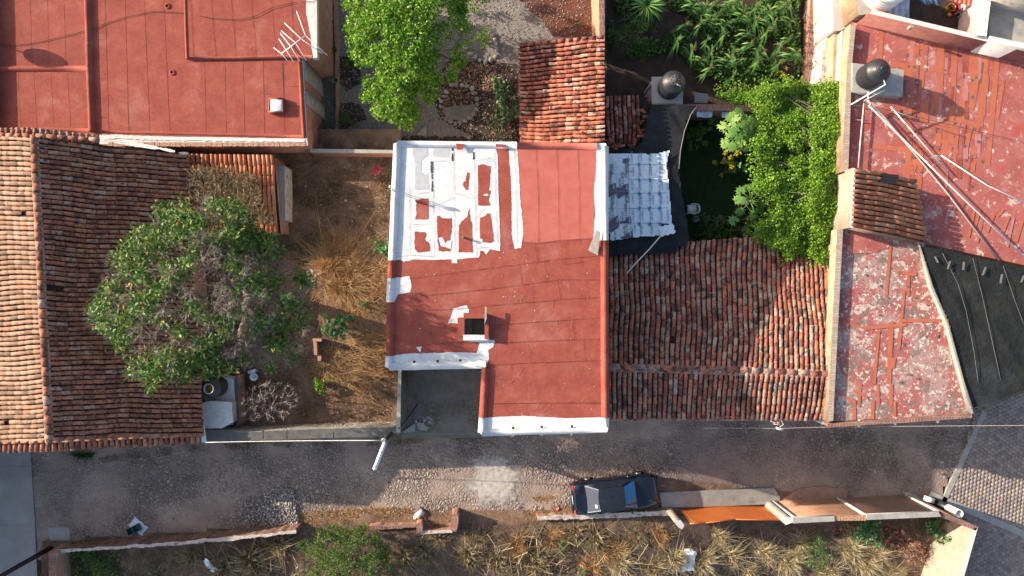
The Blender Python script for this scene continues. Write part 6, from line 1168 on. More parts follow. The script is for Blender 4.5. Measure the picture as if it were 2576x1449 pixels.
for s in np.linspace(.15, 1, 7):
    p = A+d*(L_*s)[:, None]+rgm.normal(size=A.shape)*.02; leaves(mb, p, .065, .6, .55, 0, rgm.random(len(p)))
mb.build('foliage', leafwisp, mq)
# bare shrub
bs = thing('bare_shrub', 'leafless pale twiggy shrub behind the stone street wall', 'shrub', W(680, 1010, YB)); ob = [(598, 1020), (620, 985), (650, 965), (700, 955), (740, 975), (752, 1010), (735, 1040), (700, 1060), (640, 1062), (605, 1050)]
rgb = np.random.default_rng(8); uvb = samp(ob, 300, rgb); Pb = WN(uvb, YB+rgb.uniform(.6, 1.6, 300)); N, par, R, tips, tk = grow(W(682, 1015, YB), YB+.35, Pb, .06, .22, .012, .25, .2); mb = MB(); branch_mesh(mb, N, par, R, 1, None, 5); A = N[rgb.integers(20, len(N), 900)]; d = rgb.normal(size=A.shape)*[1, 1, .6]+[0, 0, .5]; d /= np.linalg.norm(d, axis=1)[:, None]; sticks(mb, A, A+d*.13, .011, .008); mb.build('branches', twig, bs)
# dry vine on the lean-to
dv = MB(); od = [(470, 430), (500, 420), (560, 425), (640, 440), (650, 470), (665, 520), (690, 560), (650, 560), (600, 540), (540, 520), (480, 500), (468, 470)]
rgd = np.random.default_rng(3); uvd = samp(od, 2600, rgd); z0_ = 3.35-(uvd[:, 1]-400)*.0018; Pd = WN(uvd, z0_+rgd.uniform(-.15, .18, len(uvd))); dd = rgd.normal(size=Pd.shape)*[1, 1, .35]; dd /= np.linalg.norm(dd, axis=1)[:, None]
sticks(dv, Pd, Pd+dd*rgd.uniform(.12, .4, len(Pd))[:, None], .008, .006, 0, None); leaves(dv, Pd[:900]+dd[:900]*.1, .09, .6, .4, 0, None)
tag(dv.build('dry_vine', dry), 'heap of tangled dry vine on the orange tiled lean-to', 'vine')

# climbing vine mass
vn = thing('climbing_vine', 'dense bright green climbing vine spilling over the pergola and wall', 'vine', W(2010, 400, 0))
ov = [(1822, 236), (1850, 226), (1895, 232), (1925, 212), (1990, 214), (2060, 216), (2110, 212), (2112, 300), (2106, 365), (2116, 440), (2105, 560), (2090, 600), (2072, 655), (2045, 648), (2010, 640), (1985, 652), (1960, 625), (1925, 612), (1900, 600), (1905, 565), (1950, 545), (1960, 520), (1940, 480), (1905, 470), (1900, 440), (1915, 400), (1895, 372), (1905, 345), (1888, 318), (1900, 290), (1860, 268)]
def zfv(uv, rg):
    p = WN(uv, 3.0); return 2.1+.95*vnoise(p[:, 0]+40, p[:, 1]+40, 1.5, 4)+.5*vnoise(p[:, 0]+40, p[:, 1]+40, .6, 5)-np.where(rg.random(len(uv)) < .3, .35, 0)+.45*(uv[:, 0] > 2040)-1.0*np.clip((uv[:, 1]-560)/90, 0, .5)-.9*np.clip((1925-uv[:, 0])/60, 0, 1)*(uv[:, 1] < 300)
mb = MB(); P = canopy(ov, 2300, zfv, .22, 26, .10, mb, 1.0, 31, .30, .8, .8)
uvr = samp([(1800, 200), (2125, 195), (2125, 670), (1890, 670), (1870, 480), (1800, 290)], 900, np.random.default_rng(6)); er = edge_d(ov, uvr); uvr = uvr[er < 24]; Pr = WN(uvr, zfv(uvr, np.random.default_rng(1))-.15); cr = np.repeat(Pr, 14, axis=0); leaves(mb, cr+rng.normal(size=cr.shape)*.11, .10*rng.uniform(.6, 1.3, len(cr)), .9, .8)
uvl_ = samp(ov, 9000, np.random.default_rng(8)); leaves(mb, WN(uvl_, zfv(uvl_, np.random.default_rng(2))-.45), .12, 1.0, .8, 0, rng.random(9000)*.3); mb.build('foliage', leafvine, vn)  # lower leaves kept dark: shade beneath the vine put into their colour
mb = MB(); A = P[::6]; k = rng.integers(0, len(A), len(A)); 
dn_ = np.linalg.norm(A-A[k], axis=1) < 2.5; sticks(mb, A[dn_]-[0, 0, .25], A[k][dn_]-[0, 0, .25], .02, .015, sides=4); mb.build('stems', bark, vn)
pg = thing('pergola', 'wooden pergola frame hidden under the climbing vine', 'pergola', W(2000, 420, 0))
for u, v in ((1930, 240), (2090, 240), (1930, 580), (2085, 580)): mb = MB(); c = W(u, v, 2.3); box(mb, c*[1, 1, .5], .12, .12, 2.3); mb.build('post', woodm, pg)
mb = MB(); 
for k in range(7): tube(mb, [W(1950, 250+k*55, 2.1), W(2090, 250+k*55, 2.1)], .04, 5)
mb.build('beams', woodm, pg)

# palmate leaf: lobes radiate from a point
def palmate(mb, c, r, nrm, rg, lobes=9, mi=0):
    nrm = nrm/np.linalg.norm(nrm); a = np.cross(nrm, rg.normal(size=3)); a /= np.linalg.norm(a); b = np.cross(nrm, a); vv = rg.random()
    for k in range(lobes):
        t = 2*math.pi*(k+.5)/(lobes+1.2); d = a*math.cos(t)+b*math.sin(t); s = -a*math.sin(t)+b*math.cos(t); L = r*(1-.25*abs(k-(lobes-1)/2)/(lobes/2)); dr = -nrm*r*.16
        mb.add([c, c+d*L*.35+s*L*.10, c+d*L*.55+s*L*.22+dr*.3, c+d*L*.7+s*L*.07, c+d*L+dr, c+d*L*.7-s*L*.07, c+d*L*.55-s*L*.22+dr*.3, c+d*L*.35-s*L*.10], [[0, 1, 3, 5, 7], [1, 2, 3], [3, 4, 5], [5, 6, 7]], mi, min(1, max(0, vv+rg.uniform(-.1, .1))))
def papaya(u, v, h, rad, n, label, seed, name='papaya_plant', cat='papaya plant', mat=leafpapaya, lr=.30, open_=False):
    rg = np.random.default_rng(seed); c = W(u, v, h); p = thing(name, label, cat, [c[0], c[1], 0]); mb = MB(); ms = MB()
    tube(ms, [[c[0], c[1], 0], [c[0]+.05, c[1], h*.5], [c[0], c[1], h]], [.08, .06, .05], 8); ms.build('trunk', bark, p); ms = MB()
    for k in range(n):
        a = k*2.4+rg.uniform(-.3, .3); rr_ = rad*(rg.uniform(.75, 1.0) if open_ else math.sqrt((k+.5)/n)); e = c+[rr_*math.cos(a), rr_*math.sin(a), .35-.55*rr_/rad+rg.uniform(-.1, .1)]
        tube(ms, [c+[0, 0, -.05], (c+e)/2+[0, 0, .12], e], .014, 4); palmate(mb, e, lr*rg.uniform(.8, 1.15), np.array([math.cos(a)*.5, math.sin(a)*.5, 1.0])+rg.normal(size=3)*.15, rg)
    mb.build('leaves', mat, p); ms.build('leaf_stalks', leafpapaya, p); return p
papaya(1864, 328, 2.9, .95, 34, 'dense pale green papaya plant left of the vine top', 1, lr=.32)
papaya(1888, 506, 2.3, .75, 14, 'pale papaya plant with spreading leaves at the lower left of the vine', 2, lr=.34, open_=True)
papaya(1897, 547, 1.8, 1.0, 9, 'open dark papaya plant above the tiled roof edge', 3, mat=leafshrub, lr=.36, open_=True)
papaya(1905, 470, 2.2, .4, 8, 'small papaya plant tucked between vine and lawn', 4, lr=.26)

# maize
def maize_mesh(seed, h=1.7):
    rg = np.random.default_rng(seed); ml = MB(); ms = MB(); tube(ms, [[0, 0, 0], [.02, .01, h*.5], [0, 0, h]], [.02, .016, .008], 6); ph = rg.uniform(0, 6.3)
    for k in range(12):
        z = h*(.25+.72*k/11); a = ph+(k % 2)*math.pi+rg.uniform(-.5, .5); L = rg.uniform(.5, .75)*(1-.35*abs(k-6)/6); w = .042; d = np.array([math.cos(a), math.sin(a), 0]); s = np.array([-d[1], d[0], 0]); V = []
        for q in range(6):
            t = q/5; p = np.array([0, 0, z])+d*L*t+np.array([0, 0, L*(.75*t-1.15*t*t)]); ww = w*math.sin(math.pi*min(.98, .18+.82*t))**.8; V += [p+s*ww+[0, 0, .012], p-s*ww+[0, 0, .012]]
        ml.add(V, [[2*i, 2*i+1, 2*i+3, 2*i+2] for i in range(5)], 0, rg.random()*.6+.4*(k > 7))
    mt_ = MB()
    for k in range(9): a = rg.uniform(0, 6.3); r_ = rg.uniform(.04, .16); tube(mt_, [[0, 0, h-.02], [r_*math.cos(a), r_*math.sin(a), h+.2]], .009, 3)
    return ml, ms, mt_
protos = []
cornpos = [(1775, 22), (1790, 48), (1762, 62), (1782, 98), (1812, 28), (1840, 18), (1868, 40), (1902, 18), (1932, 30), (1960, 20), (1990, 52), (1818, 92), (1850, 130), (1862, 150), (1885, 112), (1925, 86), (1962, 120), (1985, 96), (1995, 140), (1768, 150), (1780, 178), (1740, 130), (1850, 185), (1900, 160), (1940, 60), (1825, 60), (1800, 5), (1880, 80), (1745, 15), (1725, 60), (1955, 165), (1920, 130), (1860, 5), (1900, 55), (1985, 10), (1700, 110), (1835, 155), (1790, 130)]
lits = {19: 'nearest the low brick ledge', 20: 'with pale spread tassel by the black tank'}
for k, (u, v) in enumerate(cornpos):
    h = 1.7+.25*((k*7) % 5)/5; c = W(u, v, h*.8)*[1, 1, 0]
    if k < 3:
        p = thing('maize_plant', 'tall maize plant with arching leaves in the walled maize plot', 'maize plant', c, 'maize plants in the walled plot'); ml, ms, mt_ = maize_mesh(100+k)
        for m_, nm, mm in ((ml, 'leaves', leafcorn), (ms, 'stalk', leafcorn), (mt_, 'tassel', dry)):
            m_.V = [q+c for q in m_.V]; m_.build(nm, mm, p)
        protos.append(p)
    else: dup(protos[k % 3], c, random.uniform(0, 6.3), random.uniform(.8, 1.15))
mb = MB(); oc = [(1530, -60), (2020, -60), (2010, 190), (1960, 215), (1880, 205), (1800, 200), (1740, 170), (1700, 120), (1640, 140), (1570, 150), (1530, 120)]
rgc = np.random.default_rng(77); uvc = samp(oc, 17000, rgc); pc = WN(uvc, rgc.uniform(.05, .7, len(uvc))); kk = vnoise(pc[:, 0]+60, pc[:, 1]+60, .9, 3) > .36; leaves(mb, pc[kk], .19, .7, .5, 0, rgc.random(kk.sum())*.8); stuff(mb.build('ground_cover', leafdark), 'low dark green squash leaves and weeds under the maize', 'ground cover')
shrub('feathery_conifer', 'dusky feathery bush in the dark corner left of the maize', 1585, 90, 1.2, 1.6, 60, leafdark, size=.10, asp=.3, cl=40)
shrub('weed_clump', 'yellowish weed clump at the right of the maize plot', 1968, 190, .5, .9, 14, leafyellow, size=.1, cl=16)
yc = thing('yucca_plant', 'large strap leaved yucca at the top edge right of the brick wall', 'yucca', W(1628, 15, 0)); mb = MB(); c = W(1628, 12, 1.8); ms = MB(); tube(ms, [c*[1, 1, 0], c], .12, 10); ms.build('trunk', bark, yc)
for k in range(70):
    a = k*2.4; el = .1+1.1*(k/70); d = np.array([math.cos(a), math.sin(a), 0]); s = np.array([-d[1], d[0], 0]); L = rng.uniform(.9, 1.25); V = []
    for q in range(5): t = q/4; p = c+d*L*t*math.cos(el*.8)+np.array([0, 0, L*(t*math.sin(el)-.6*t*t*(1.2-el))]); w_ = .035*(1-t**2*.9); V += [p+s*w_, p-s*w_]
    mb.add(V, [[2*i, 2*i+1, 2*i+3, 2*i+2] for i in range(4)], 0, rng.random()*.6+.4)
mb.build('leaves', leafcorn, yc)
ag = thing('spiky_agave', 'small spiky yellow green agave in a mulch bed at the garden left', 'agave', W(885, 162, 0)); mb = MB(); c = W(885, 162, .15)
for k in range(46):
    a = k*2.4; el = .25+1.0*(k/46); d = np.array([math.cos(a), math.sin(a), 0]); s = np.array([-d[1], d[0], 0]); L = rng.uniform(.4, .6); e = c+d*L*math.cos(el)+np.array([0, 0, L*math.sin(el)]); mb.add([c+s*.02, c-s*.02, e], [[0, 1, 2]], 0, rng.random())
mb.build('leaves', leafcorn, ag)
# prickly pear
pr = thing('prickly_pear', 'prickly pear cactus with flat oval pads beside the tiled shed', 'cactus', W(1262, 240, 0)); mb = MB(); rgp = np.random.default_rng(12)
def pad(c, L, w, d, nrm):
    d = d/np.linalg.norm(d); s = np.cross(d, nrm); s /= np.linalg.norm(s); nn = np.cross(s, d); V = []; K = 12
    for o_ in (-.02, .02):
        for k in range(K): t = 2*math.pi*k/K; V.append(c+d*(L/2+L/2*math.cos(t))+s*w/2*math.sin(t)+nn*o_)
    mb.add(V, [list(range(K))[::-1], list(range(K, 2*K))]+[[k, (k+1) % K, (k+1) % K+K, k+K] for k in range(K)], 0, rgp.random())
for (u, v) in ((1258, 200), (1262, 212), (1270, 222), (1258, 225), (1265, 240), (1260, 250), (1272, 262), (1268, 275), (1280, 285), (1262, 290), (1285, 270), (1290, 290), (1275, 300), (1250, 235), (1250, 215)):
    for q in range(4): pad(W(u+rgp.uniform(-8, 8), v+rgp.uniform(-8, 8), .2+rgp.uniform(0, 1.1)), rgp.uniform(.25, .38), rgp.uniform(.16, .24), rgp.normal(size=3)*[1, 1, .4]+[0, 0, .5], rgp.normal(size=3)+[0, 0, .8])
mb.build('pads', cactus, pr); mb = MB()
for p in ([(1248, 262), (1250, 300), (1238, 312), (1222, 325)], [(1250, 300), (1248, 318), (1243, 330)], [(1252, 310), (1258, 345)], [(1240, 300), (1240, 285)], [(1256, 318), (1262, 300)]): tube(mb, [W(u, v, .6) for u, v in p], .035, 6)
mb.build('long_stems', leafpapaya, pr)
# stone rings
def stone(c, r, seed):
    rg = random.Random(seed); mb = MB(); K = 9; V = []; ph = rg.uniform(0, 6); sx = rg.uniform(.85, 1.25)
    prof = [(.75, 0), (1.0, .35), (.92, .7), (.55, .95)]
    for (q, z) in prof:
        for k in range(K): t = 2*math.pi*k/K; rr_ = r*q*(1+.12*math.sin(2*t+ph)+rg.uniform(-.05, .05)); V.append((c[0]+rr_*sx*math.cos(t+ph), c[1]+rr_/sx*math.sin(t+ph), c[2]+z*r*1.0))
    mb.add(V, [[i*K+k, i*K+(k+1) % K, (i+1)*K+(k+1) % K, (i+1)*K+k] for i in range(3) for k in range(K)]+[[3*K+k for k in range(K)]], 0, rg.uniform(.2, .9)); return mb
ring1 = [(1136, 214), (1147, 213), (1163, 215), (1175, 218), (1188, 223), (1194, 235), (1200, 250), (1201, 263), (1199, 275), (1191, 287), (1182, 297), (1170, 305), (1158, 308), (1146, 311), (1134, 306), (1123, 300), (1109, 268), (1110, 255), (1117, 243), (1123, 232)]
ring2 = [(1184, 136), (1196, 144), (1207, 152), (1221, 157), (1234, 152), (1247, 142), (1250, 125), (1248, 112), (1245, 100), (1240, 90), (1232, 84), (1172, 120)]
for pts, nm in ((ring1, 'lower stone ring around bare earth'), (ring2, 'upper stone ring around the round bush')):
    for k, (u, v) in enumerate(pts):
        c = W(u, v, .03); r_ = random.uniform(.10, .14); o = stone(c, r_, k+len(pts)*7).build('edging_stone', stonev, at=c, smooth=True); tag(o, 'rounded grey stone in the ' + nm, 'stone', 'stones of the ' + nm.split(' around')[0])
# dark planter stones and edging
mb = MB(); rge = np.random.default_rng(41)
def heap(mb, poly, n, r0, r1, z=.0, mi=0, seed=0, zamp=0):
    rg = np.random.default_rng(seed); uv = samp(poly, n, rg); P = WN(uv, np.full(n, z)); r = rg.uniform(r0, r1, n); P[:, 2] += zamp*rg.random(n); base = np.array([[1, 0, 0], [.3, .95, 0], [-.8, .6, 0], [-.8, -.6, 0], [.3, -.95, 0], [.6, 0, .75], [-.1, .5, .8], [-.5, -.3, .7], [.1, -.1, -.6]])
    F_ = np.array([[0, 1, 5], [1, 6, 5], [1, 2, 6], [2, 7, 6], [2, 3, 7], [3, 4, 7], [4, 5, 7], [4, 0, 5], [5, 6, 7], [1, 0, 8], [2, 1, 8], [3, 2, 8], [4, 3, 8], [0, 4, 8]])
    a = rg.uniform(0, 6.3, n); ca_, sa_ = np.cos(a), np.sin(a); V = base[None]*(r[:, None, None])*rg.uniform(.7, 1.2, (n, 9, 1))*[1.2, .85, .8]; X = V[..., 0]*ca_[:, None]-V[..., 1]*sa_[:, None]; Y = V[..., 0]*sa_[:, None]+V[..., 1]*ca_[:, None]; V = np.stack([X, Y, V[..., 2]], 2)+P[:, None]
    mb.add(V.reshape(-1, 3), (np.arange(n)[:, None, None]*9+F_[None]).reshape(-1, 3), mi, np.repeat(rg.random(n), len(F_)))
heap(mb, [(862, 345), (1200, 345), (1200, 358), (862, 358)], 110, .08, .16, .05, 0, 1); heap(mb, [(1255, 300), (1300, 300), (1300, 325), (1255, 325)], 40, .06, .12, .05, 0, 2); stuff(mb.build('dark_edging_rocks', MAT('lava_rock', [(0, (.03, .02, .018)), (1, (.09, .055, .045))], 9, .95, .6, 20)), 'rough dark rocks edging the beds behind the main house', 'rocks')
mb = MB(); prism(mb, rough_poly([(836, -60), (846, -60), (852, 120), (852, 350), (845, 352), (843, 120)], .6, 7), .22, -.05); tag(mb.build('brick_edging', brickm), 'narrow brick edging along the left of the gravel garden', 'edging')
for k, (u, v) in enumerate(((833, 27), (838, 62), (842, 130), (846, 206))):
    c = W(u, v, .02); p = thing('flower_pot', 'round clay pot, number %s from the top along the brick edging' % ['one', 'two', 'three', 'four'][k], 'flower pot', c, 'pots along the brick edging'); mb = MB(); lathe(mb, c, [(.09, 0), (.15, .25), (.16, .26), (.13, .25), (.12, .2), (.001, .2)], 18, 0, False); mb.build('pot', concrete if k % 2 else darkconcrete, p)
    mb = MB(); leaves(mb, c+[0, 0, .3]+rng.normal(size=(40, 3))*[.08, .08, .06], .1, .6); mb.build('plant', leafdark, p)
mb = MB(); rgl = np.random.default_rng(9); uvl = np.concatenate([samp([(1120, 150), (1250, 165), (1245, 240), (1200, 225), (1120, 215), (1080, 260), (1060, 290), (1080, 230)], 900, rgl), samp([(1100, 220), (1190, 225), (1190, 300), (1110, 300)], 200, rgl), samp([(870, 100), (1300, 160), (1300, 350), (870, 350)], 500, rgl)]); leaves(mb, WN(uvl, np.full(len(uvl), .09)), .13, 2.5, .4); stuff(mb.build('fallen_leaves', deadleaf), 'scattered brown fallen leaves on the garden beds', 'fallen leaves')
mb = MB(); prism(mb, [(1046, 340), (1072, 316), (1073, 341)], .12, .07, 0, 0, True); tag(mb.build('blue_grey_slab', pavement), 'small blue grey triangle of slab on the gravel', 'slab')
mb = MB(); heap(mb, [(795, -120), (1530, -120), (1530, 430), (795, 430)], 9000, .018, .04, .06, 0, 44); stuff(mb.build('pebbles', stonev), 'loose pebbles scattered over the gravel garden', 'pebbles')

# ---------------------------------------------------------------- dry grass, straw, weeds, debris
def field(name, label, poly, n, h, mat, seed, w=.011, lean=1.0, thr=.0, nsc=1.2, base=0.0, cat='dry grass', clump=0):
    rg = np.random.default_rng(seed); uv = samp(poly, n, rg); P = WN(uv, np.full(n, base)); k = vnoise(P[:, 0]+80, P[:, 1]+80, nsc, seed); P = P[k > thr]; k = k[k > thr]
    if clump:
        C_ = WN(samp(poly, clump, rg), np.full(clump, base)); j = rg.integers(0, clump, len(P)); P = C_[j]+rg.normal(size=P.shape)*[.13, .13, 0]
        v_ = rg.random(clump)[j]*.5+rg.random(len(P))*.5
        dr = P-C_[j]; dr = dr/(np.linalg.norm(dr, axis=1)[:, None]+1e-6)
        mb = MB(); blades(mb, P, h*rg.uniform(.5, 1.3, len(P)), w, lean, 0, v_, dr)
    else: mb = MB(); blades(mb, P, h*rg.uniform(.4, 1.3, len(P)), w, lean)
    return stuff(mb.build(name, mat), label, cat)
yard = [(500, 590), (715, 590), (715, 405), (985, 405), (985, 1050), (600, 1050), (600, 940), (520, 940)]
field('yard_dry_grass', 'flattened dry grass covering the yard', yard, 34000, .17, yarddry, 51, .014, 1.6, .30, .9, YB)
field('green_grass', 'thin green grass in the upper part of the yard', [(720, 405), (985, 405), (985, 520), (720, 640)], 9000, .10, darkgrass, 52, .012, 1.0, .46, 1.0, YB)
field('straw_clumps', 'orange straw lying in clumps by the main house wall', [(775, 640), (900, 590), (980, 640), (980, 1000), (840, 1010), (800, 900), (880, 780), (800, 720)], 11000, .34, straw, 53, .010, 2.2, .52, .8, YB+.03)
field('straw_heap', 'bright heap of orange straw beside the crumpled sheet', [(800, 620), (860, 600), (885, 640), (880, 720), (830, 745), (800, 700)], 3800, .5, straw, 54, .012, 1.6, .1, 1.0, YB+.1, clump=16)
# long stalks against the house
mb = MB(); rgk = np.random.default_rng(6); uvk = samp([(880, 850), (985, 840), (985, 950), (900, 960)], 260, rgk); A = WN(uvk, YB+rgk.uniform(.1, .5, 260)); a = rgk.normal(-.25, .45, 260)+math.pi*(rgk.random(260) < .5); d = np.stack([np.cos(a), np.sin(a), rgk.normal(0, .12, 260)], 1); sticks(mb, A-d*.5, A+d*rgk.uniform(.3, 1.1, 260)[:, None], .012, .006, 0, None, 4); stuff(mb.build('dry_stalks', straw), 'long dry stalks fanned against the main house', 'dry stalks')
lot = [(150, 1395), (420, 1378), (740, 1345), (1040, 1345), (1160, 1345), (1350, 1318), (1690, 1305), (1720, 1335), (1990, 1325), (2350, 1310), (2440, 1345), (2400, 1500), (150, 1500)]
field('lot_dry_grass', 'dry grass across the overgrown lot', lot, 46000, .22, dry, 55, .010, 1.4, .34)
field('lot_green_weeds', 'green weeds across the left of the overgrown lot', [(150, 1400), (500, 1385), (520, 1500), (150, 1500)], 5000, .22, darkgrass, 56, .014, 1.0, .35)
field('verge_straw', 'golden straw scattered along the sunny verge', [(740, 1290), (960, 1275), (1160, 1290), (1330, 1285), (1440, 1245), (1320, 1250), (1430, 1290), (1350, 1305), (1160, 1300), (1040, 1318), (740, 1325)], 9000, .10, straw, 57, .010, 1.8, .42, .8)
field('street_edge_weeds', 'brown weeds along the foot of the street wall', [(240, 1150), (520, 1118), (960, 1108), (1210, 1095), (1210, 1108), (960, 1122), (520, 1135), (250, 1165)], 3600, .10, dry, 58, .010, 1.2, .45, .7)
field('driveway_weeds', 'sparse dry weeds on the dark driveway', [(1030, 1020), (1210, 1000), (1210, 1095), (1030, 1075)], 3000, .12, dry, 59, .009, 1.4, .5, .8, 1.0)
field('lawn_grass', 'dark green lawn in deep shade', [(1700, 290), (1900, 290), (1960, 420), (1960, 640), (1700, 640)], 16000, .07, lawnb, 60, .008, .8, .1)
field('verge_grass', 'green grass tuft under the tiled eave', [(178, 1140), (240, 1140), (228, 1152), (195, 1150)], 340, .2, darkgrass, 61, .012, 1.2)
field('street_moss', 'thin green moss weeds on the shaded cobbles at the right', [(2080, 1090), (2440, 1080), (2380, 1230), (2250, 1235), (2130, 1190), (2080, 1130)], 4200, .05, darkgrass, 62, .010, 1.6, .52, .8)
field('plot_edge_straw', 'pale dry stalks at the edge of the maize plot', [(1880, 205), (2010, 200), (2000, 222), (1880, 235)], 500, .35, dry, 63, .012, 1.0)
# tufts in the lot: each a thing
tufts = []
def tuft_proto(seed, h, n, mat, spread=.10, lean=.8, w=.011):
    mb = MB(); K_ = 9; cn = rng.normal(size=(K_, 3))*[.26, .22, 0]; j = rng.integers(0, K_, n); o_ = rng.normal(size=(n, 3))*[.07, .07, 0]; P = cn[j]+o_; dr = o_*8+rng.normal(size=(n, 3))*[.9, .9, 0]+(rng.normal(size=(K_, 3))*[.9, .9, 0])[j]; dr = dr/(np.linalg.norm(dr, axis=1)[:, None]+1e-6)
    blades(mb, P, h*rng.uniform(.3, 1.3, n)*rng.uniform(.6, 1.3, K_)[j], w, lean, 0, None, dr); return mb
TP = [(palegrass, 'tuft of pale yellow grass'), (dry, 'tuft of dry straw coloured grass'), (straw, 'tuft of golden grass')]
spots = [(1205, 1350, 1, 1.0, 'left of the twig heap'), (1250, 1410, 1, 1.3, 'at the bottom edge left of centre'), (1300, 1375, 2, 1.2, 'beside the fallen branches'), (1340, 1420, 1, 1.2, 'below the fallen branches'), (1540, 1385, 2, 1.2, 'in the middle of the right half of the lot'), (1560, 1420, 0, 1.4, 'at the bottom edge below the car'), (1600, 1350, 1, 1.0, 'under the low ruined wall'), (1660, 1350, 2, 1.0, 'left of the gate post'), (1700, 1400, 0, 1.3, 'below the gate post'), (1760, 1420, 0, 1.3, 'at the bottom edge below the gate'), (1815, 1350, 0, 1.1, 'directly below the orange gate'), (1840, 1400, 0, 1.5, 'between gate and grey bush'), (1880, 1430, 0, 1.4, 'at the bottom edge, under the gate end'), (1930, 1390, 0, 1.4, 'left of the grey bush'), (1975, 1415, 0, 1.4, 'lower left of the grey bush'), (2010, 1362, 0, 1.2, 'above the grey bush'), (2090, 1430, 0, 1.3, 'below the grey bush'), (2140, 1385, 0, 1.5, 'under the left mint green bush'), (2175, 1420, 0, 1.4, 'at the bottom edge left of the brown bush'), (2210, 1400, 0, 1.3, 'left of the rusty brown bush'), (2235, 1440, 0, 1.2, 'at the bottom edge below the brown bush'), (1060, 1380, 1, 1.0, 'right of the feathery bush'), (1020, 1400, 1, 1.2, 'just beside the feathery bush'), (1180, 1400, 1, 1.2, 'between doorway and twig heap'), (1400, 1350, 2, 1.0, 'above the small green weed'), (1450, 1340, 1, 1.0, 'under the left end of the low wall'), (1500, 1360, 1, 1.1, 'below the low wall'), (640, 1410, 1, 1.4, 'left of the feathery bush'), (560, 1425, 1, 1.3, 'at the bottom edge beside the blue scrap'), (480, 1400, 1, 1.0, 'right of the green weeds'), (700, 1370, 1, 1.1, 'at the end of the long crumbling wall'), (1640, 1430, 1, 1.2, 'at the bottom edge right of the car'), (1110, 1350, 1, 1.0, 'below the ruined doorway'), (1480, 1420, 2, 1.1, 'beside the bottom green weed')]
for k, (u, v, m_, s, where) in enumerate(spots):
    c = W(u, v, .1)*[1, 1, 1]; lb = '%s %s' % (TP[m_][1], where)
    if not any(t[0] == m_ for t in tufts):
        t = tuft_proto(k, .36, 1300, TP[m_][0]); t.V = [q+c for q in t.V]; o = t.build('grass_tuft', TP[m_][0], at=c); tag(o, lb, 'grass tuft', 'grass tufts in the overgrown lot'); o.scale = (s,)*3; tufts.append((m_, o))
    else:
        src = [t[1] for t in tufts if t[0] == m_][0]; dup(src, c, random.uniform(0, 6), s*random.uniform(.9, 1.15), lb, 'grass tufts in the overgrown lot')
mb = MB(); rgq = np.random.default_rng(15); uvq = np.concatenate([samp([(1260, 1330), (1420, 1330), (1440, 1449), (1280, 1449)], 90, rgq), samp([(500, 1370), (760, 1370), (760, 1449), (500, 1449)], 60, rgq), samp([(1160, 1340), (1700, 1330), (1700, 1449), (1160, 1449)], 80, rgq)]); A = WN(uvq, rgq.uniform(.1, .6, len(uvq))); d = rgq.normal(size=A.shape)*[1, 1, .25]; d /= np.linalg.norm(d, axis=1)[:, None]; sticks(mb, A-d*.4, A+d*rgq.uniform(.2, .8, len(A))[:, None], .02, .009, 0, None, 4); stuff(mb.build('fallen_branches', dry), 'tangle of fallen dry branches in the overgrown lot', 'branches')
mb = MB(); uvq = samp(lot, 6500, rgq); A = WN(uvq, rgq.uniform(.02, .3, len(uvq))); d = rgq.normal(size=A.shape)*[1, 1, .3]; d /= np.linalg.norm(d, axis=1)[:, None]; sticks(mb, A, A+d*rgq.uniform(.1, .45, len(A))[:, None], .009, .005); stuff(mb.build('brush_twigs', twigdark), 'brown brushwood littering the overgrown lot', 'brushwood')
# rubble
mb = MB(); heap(mb, [(600, 1262), (640, 1250), (690, 1225), (735, 1230), (752, 1265), (755, 1320), (700, 1328), (640, 1318), (605, 1300)], 1300, .015, .05, .04, 0, 61, .05); heap(mb, [(680, 1228), (740, 1228), (742, 1262), (690, 1262)], 260, .02, .05, .02, 0, 161, .06); heap(mb, [(650, 1272), (745, 1262), (752, 1318), (690, 1325)], 1200, .02, .065, .05, 0, 62, .16); heap(mb, [(590, 1240), (790, 1235), (800, 1325), (600, 1330)], 500, .012, .035, .05, 0, 162, .03); stuff(mb.build('rubble_pile', chalk), 'heap of grey and white rubble on the street at the lower left', 'rubble')
mb = MB(); heap(mb, [(2090, 1325), (2240, 1325), (2300, 1340), (2330, 1400), (2230, 1400), (2210, 1350), (2100, 1350)], 130, .06, .15, .05, 0, 63, .15); stuff(mb.build('broken_bricks', tile_red), 'pile of broken bricks below the long brick wall', 'bricks')
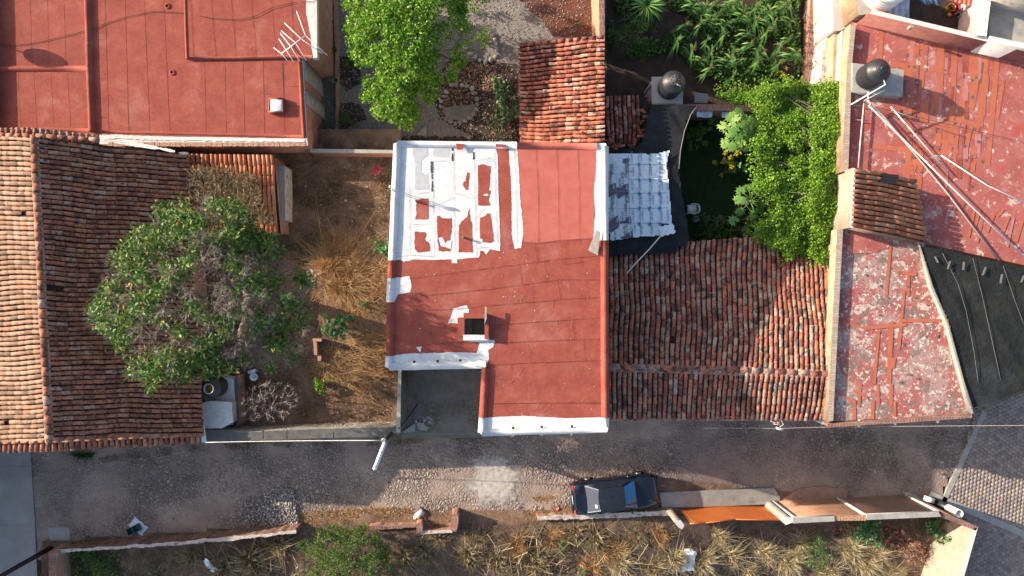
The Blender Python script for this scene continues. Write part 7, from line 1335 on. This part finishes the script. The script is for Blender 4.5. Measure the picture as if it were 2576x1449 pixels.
mb = MB(); heap(mb, yard, 260, .02, .07, YB+.05, 0, 64); heap(mb, lot, 420, .02, .09, .08, 0, 65); heap(mb, [(120, 1300), (740, 1290), (740, 1340), (150, 1365)], 90, .015, .05, .01, 0, 66); heap(mb, [(740, 1285), (1700, 1250), (1700, 1290), (740, 1335)], 260, .02, .06, .03, 0, 67); stuff(mb.build('loose_stones', stonev), 'small loose stones on the yards and verges', 'stones')
mb = MB(); heap(mb, [(620, 1035), (985, 1030), (985, 1042), (620, 1046)], 60, .03, .06, YB+.05, 0, 68); heap(mb, [(1040, 1050), (1085, 1048), (1090, 1066), (1050, 1068)], 30, .04, .12, DB+.02, 0, 69); stuff(mb.build('wall_debris', stonev), 'bits of rubble fallen at the driveway mouth and wall foot', 'rubble')
mb = MB(); heap(mb, [(1000, 1360), (1170, 1350), (1690, 1330), (1690, 1449), (1000, 1449)], 80, .03, .08, .12, 0, 70); stuff(mb.build('litter', chalk), 'scraps of white litter in the overgrown lot', 'litter')
# a few real stones standing proud of the cobbled street
mb = MB(); heap(mb, [(90, 1180), (940, 1130), (1215, 1110), (2400, 1085), (2340, 1210), (1700, 1190), (1430, 1175), (1180, 1180), (930, 1225), (600, 1240), (100, 1300)], 6500, .024, .042, -.003, 0, 71); stuff(mb.build('street_cobbles', MAT('cobble_stone', [(0, (.75,)*3), (1, (1.15,)*3)], 5, .95, .4, 25, .01, var=[(0, (.26, .215, .195)), (.6, (.32, .27, .24)), (.92, (.37, .315, .28)), (1, (.47, .41, .36))])), 'rounded cobbles standing proud of the street surface', 'cobbles')
mb = MB(); cloth(mb, rough_poly([T(0, 2, 1545, 1315), T(0, 2, 1565, 1320), T(0, 2, 1640, 1400), T(0, 2, 1610, 1430), T(0, 2, 1560, 1380), T(0, 2, 1535, 1345)], .8, 3), .35, 0, .05, .06, None, 19, .15); tag(mb.build('blue_scrap', tarp), 'crumpled pale blue plastic scrap in the overgrown lot', 'plastic scrap')
mb = MB(); cloth(mb, rough_poly([T(2, 2, 20, 1240), T(2, 2, 100, 1250), T(2, 2, 80, 1400), T(2, 2, -10, 1420), T(2, 2, -20, 1300)], 1.5, 4), .3, 0, .06, .12, None, 23, .2); tag(mb.build('white_rubbish_bag', sheetwhite), 'crumpled whitish rubbish bag in the lot below the gate post', 'bag')
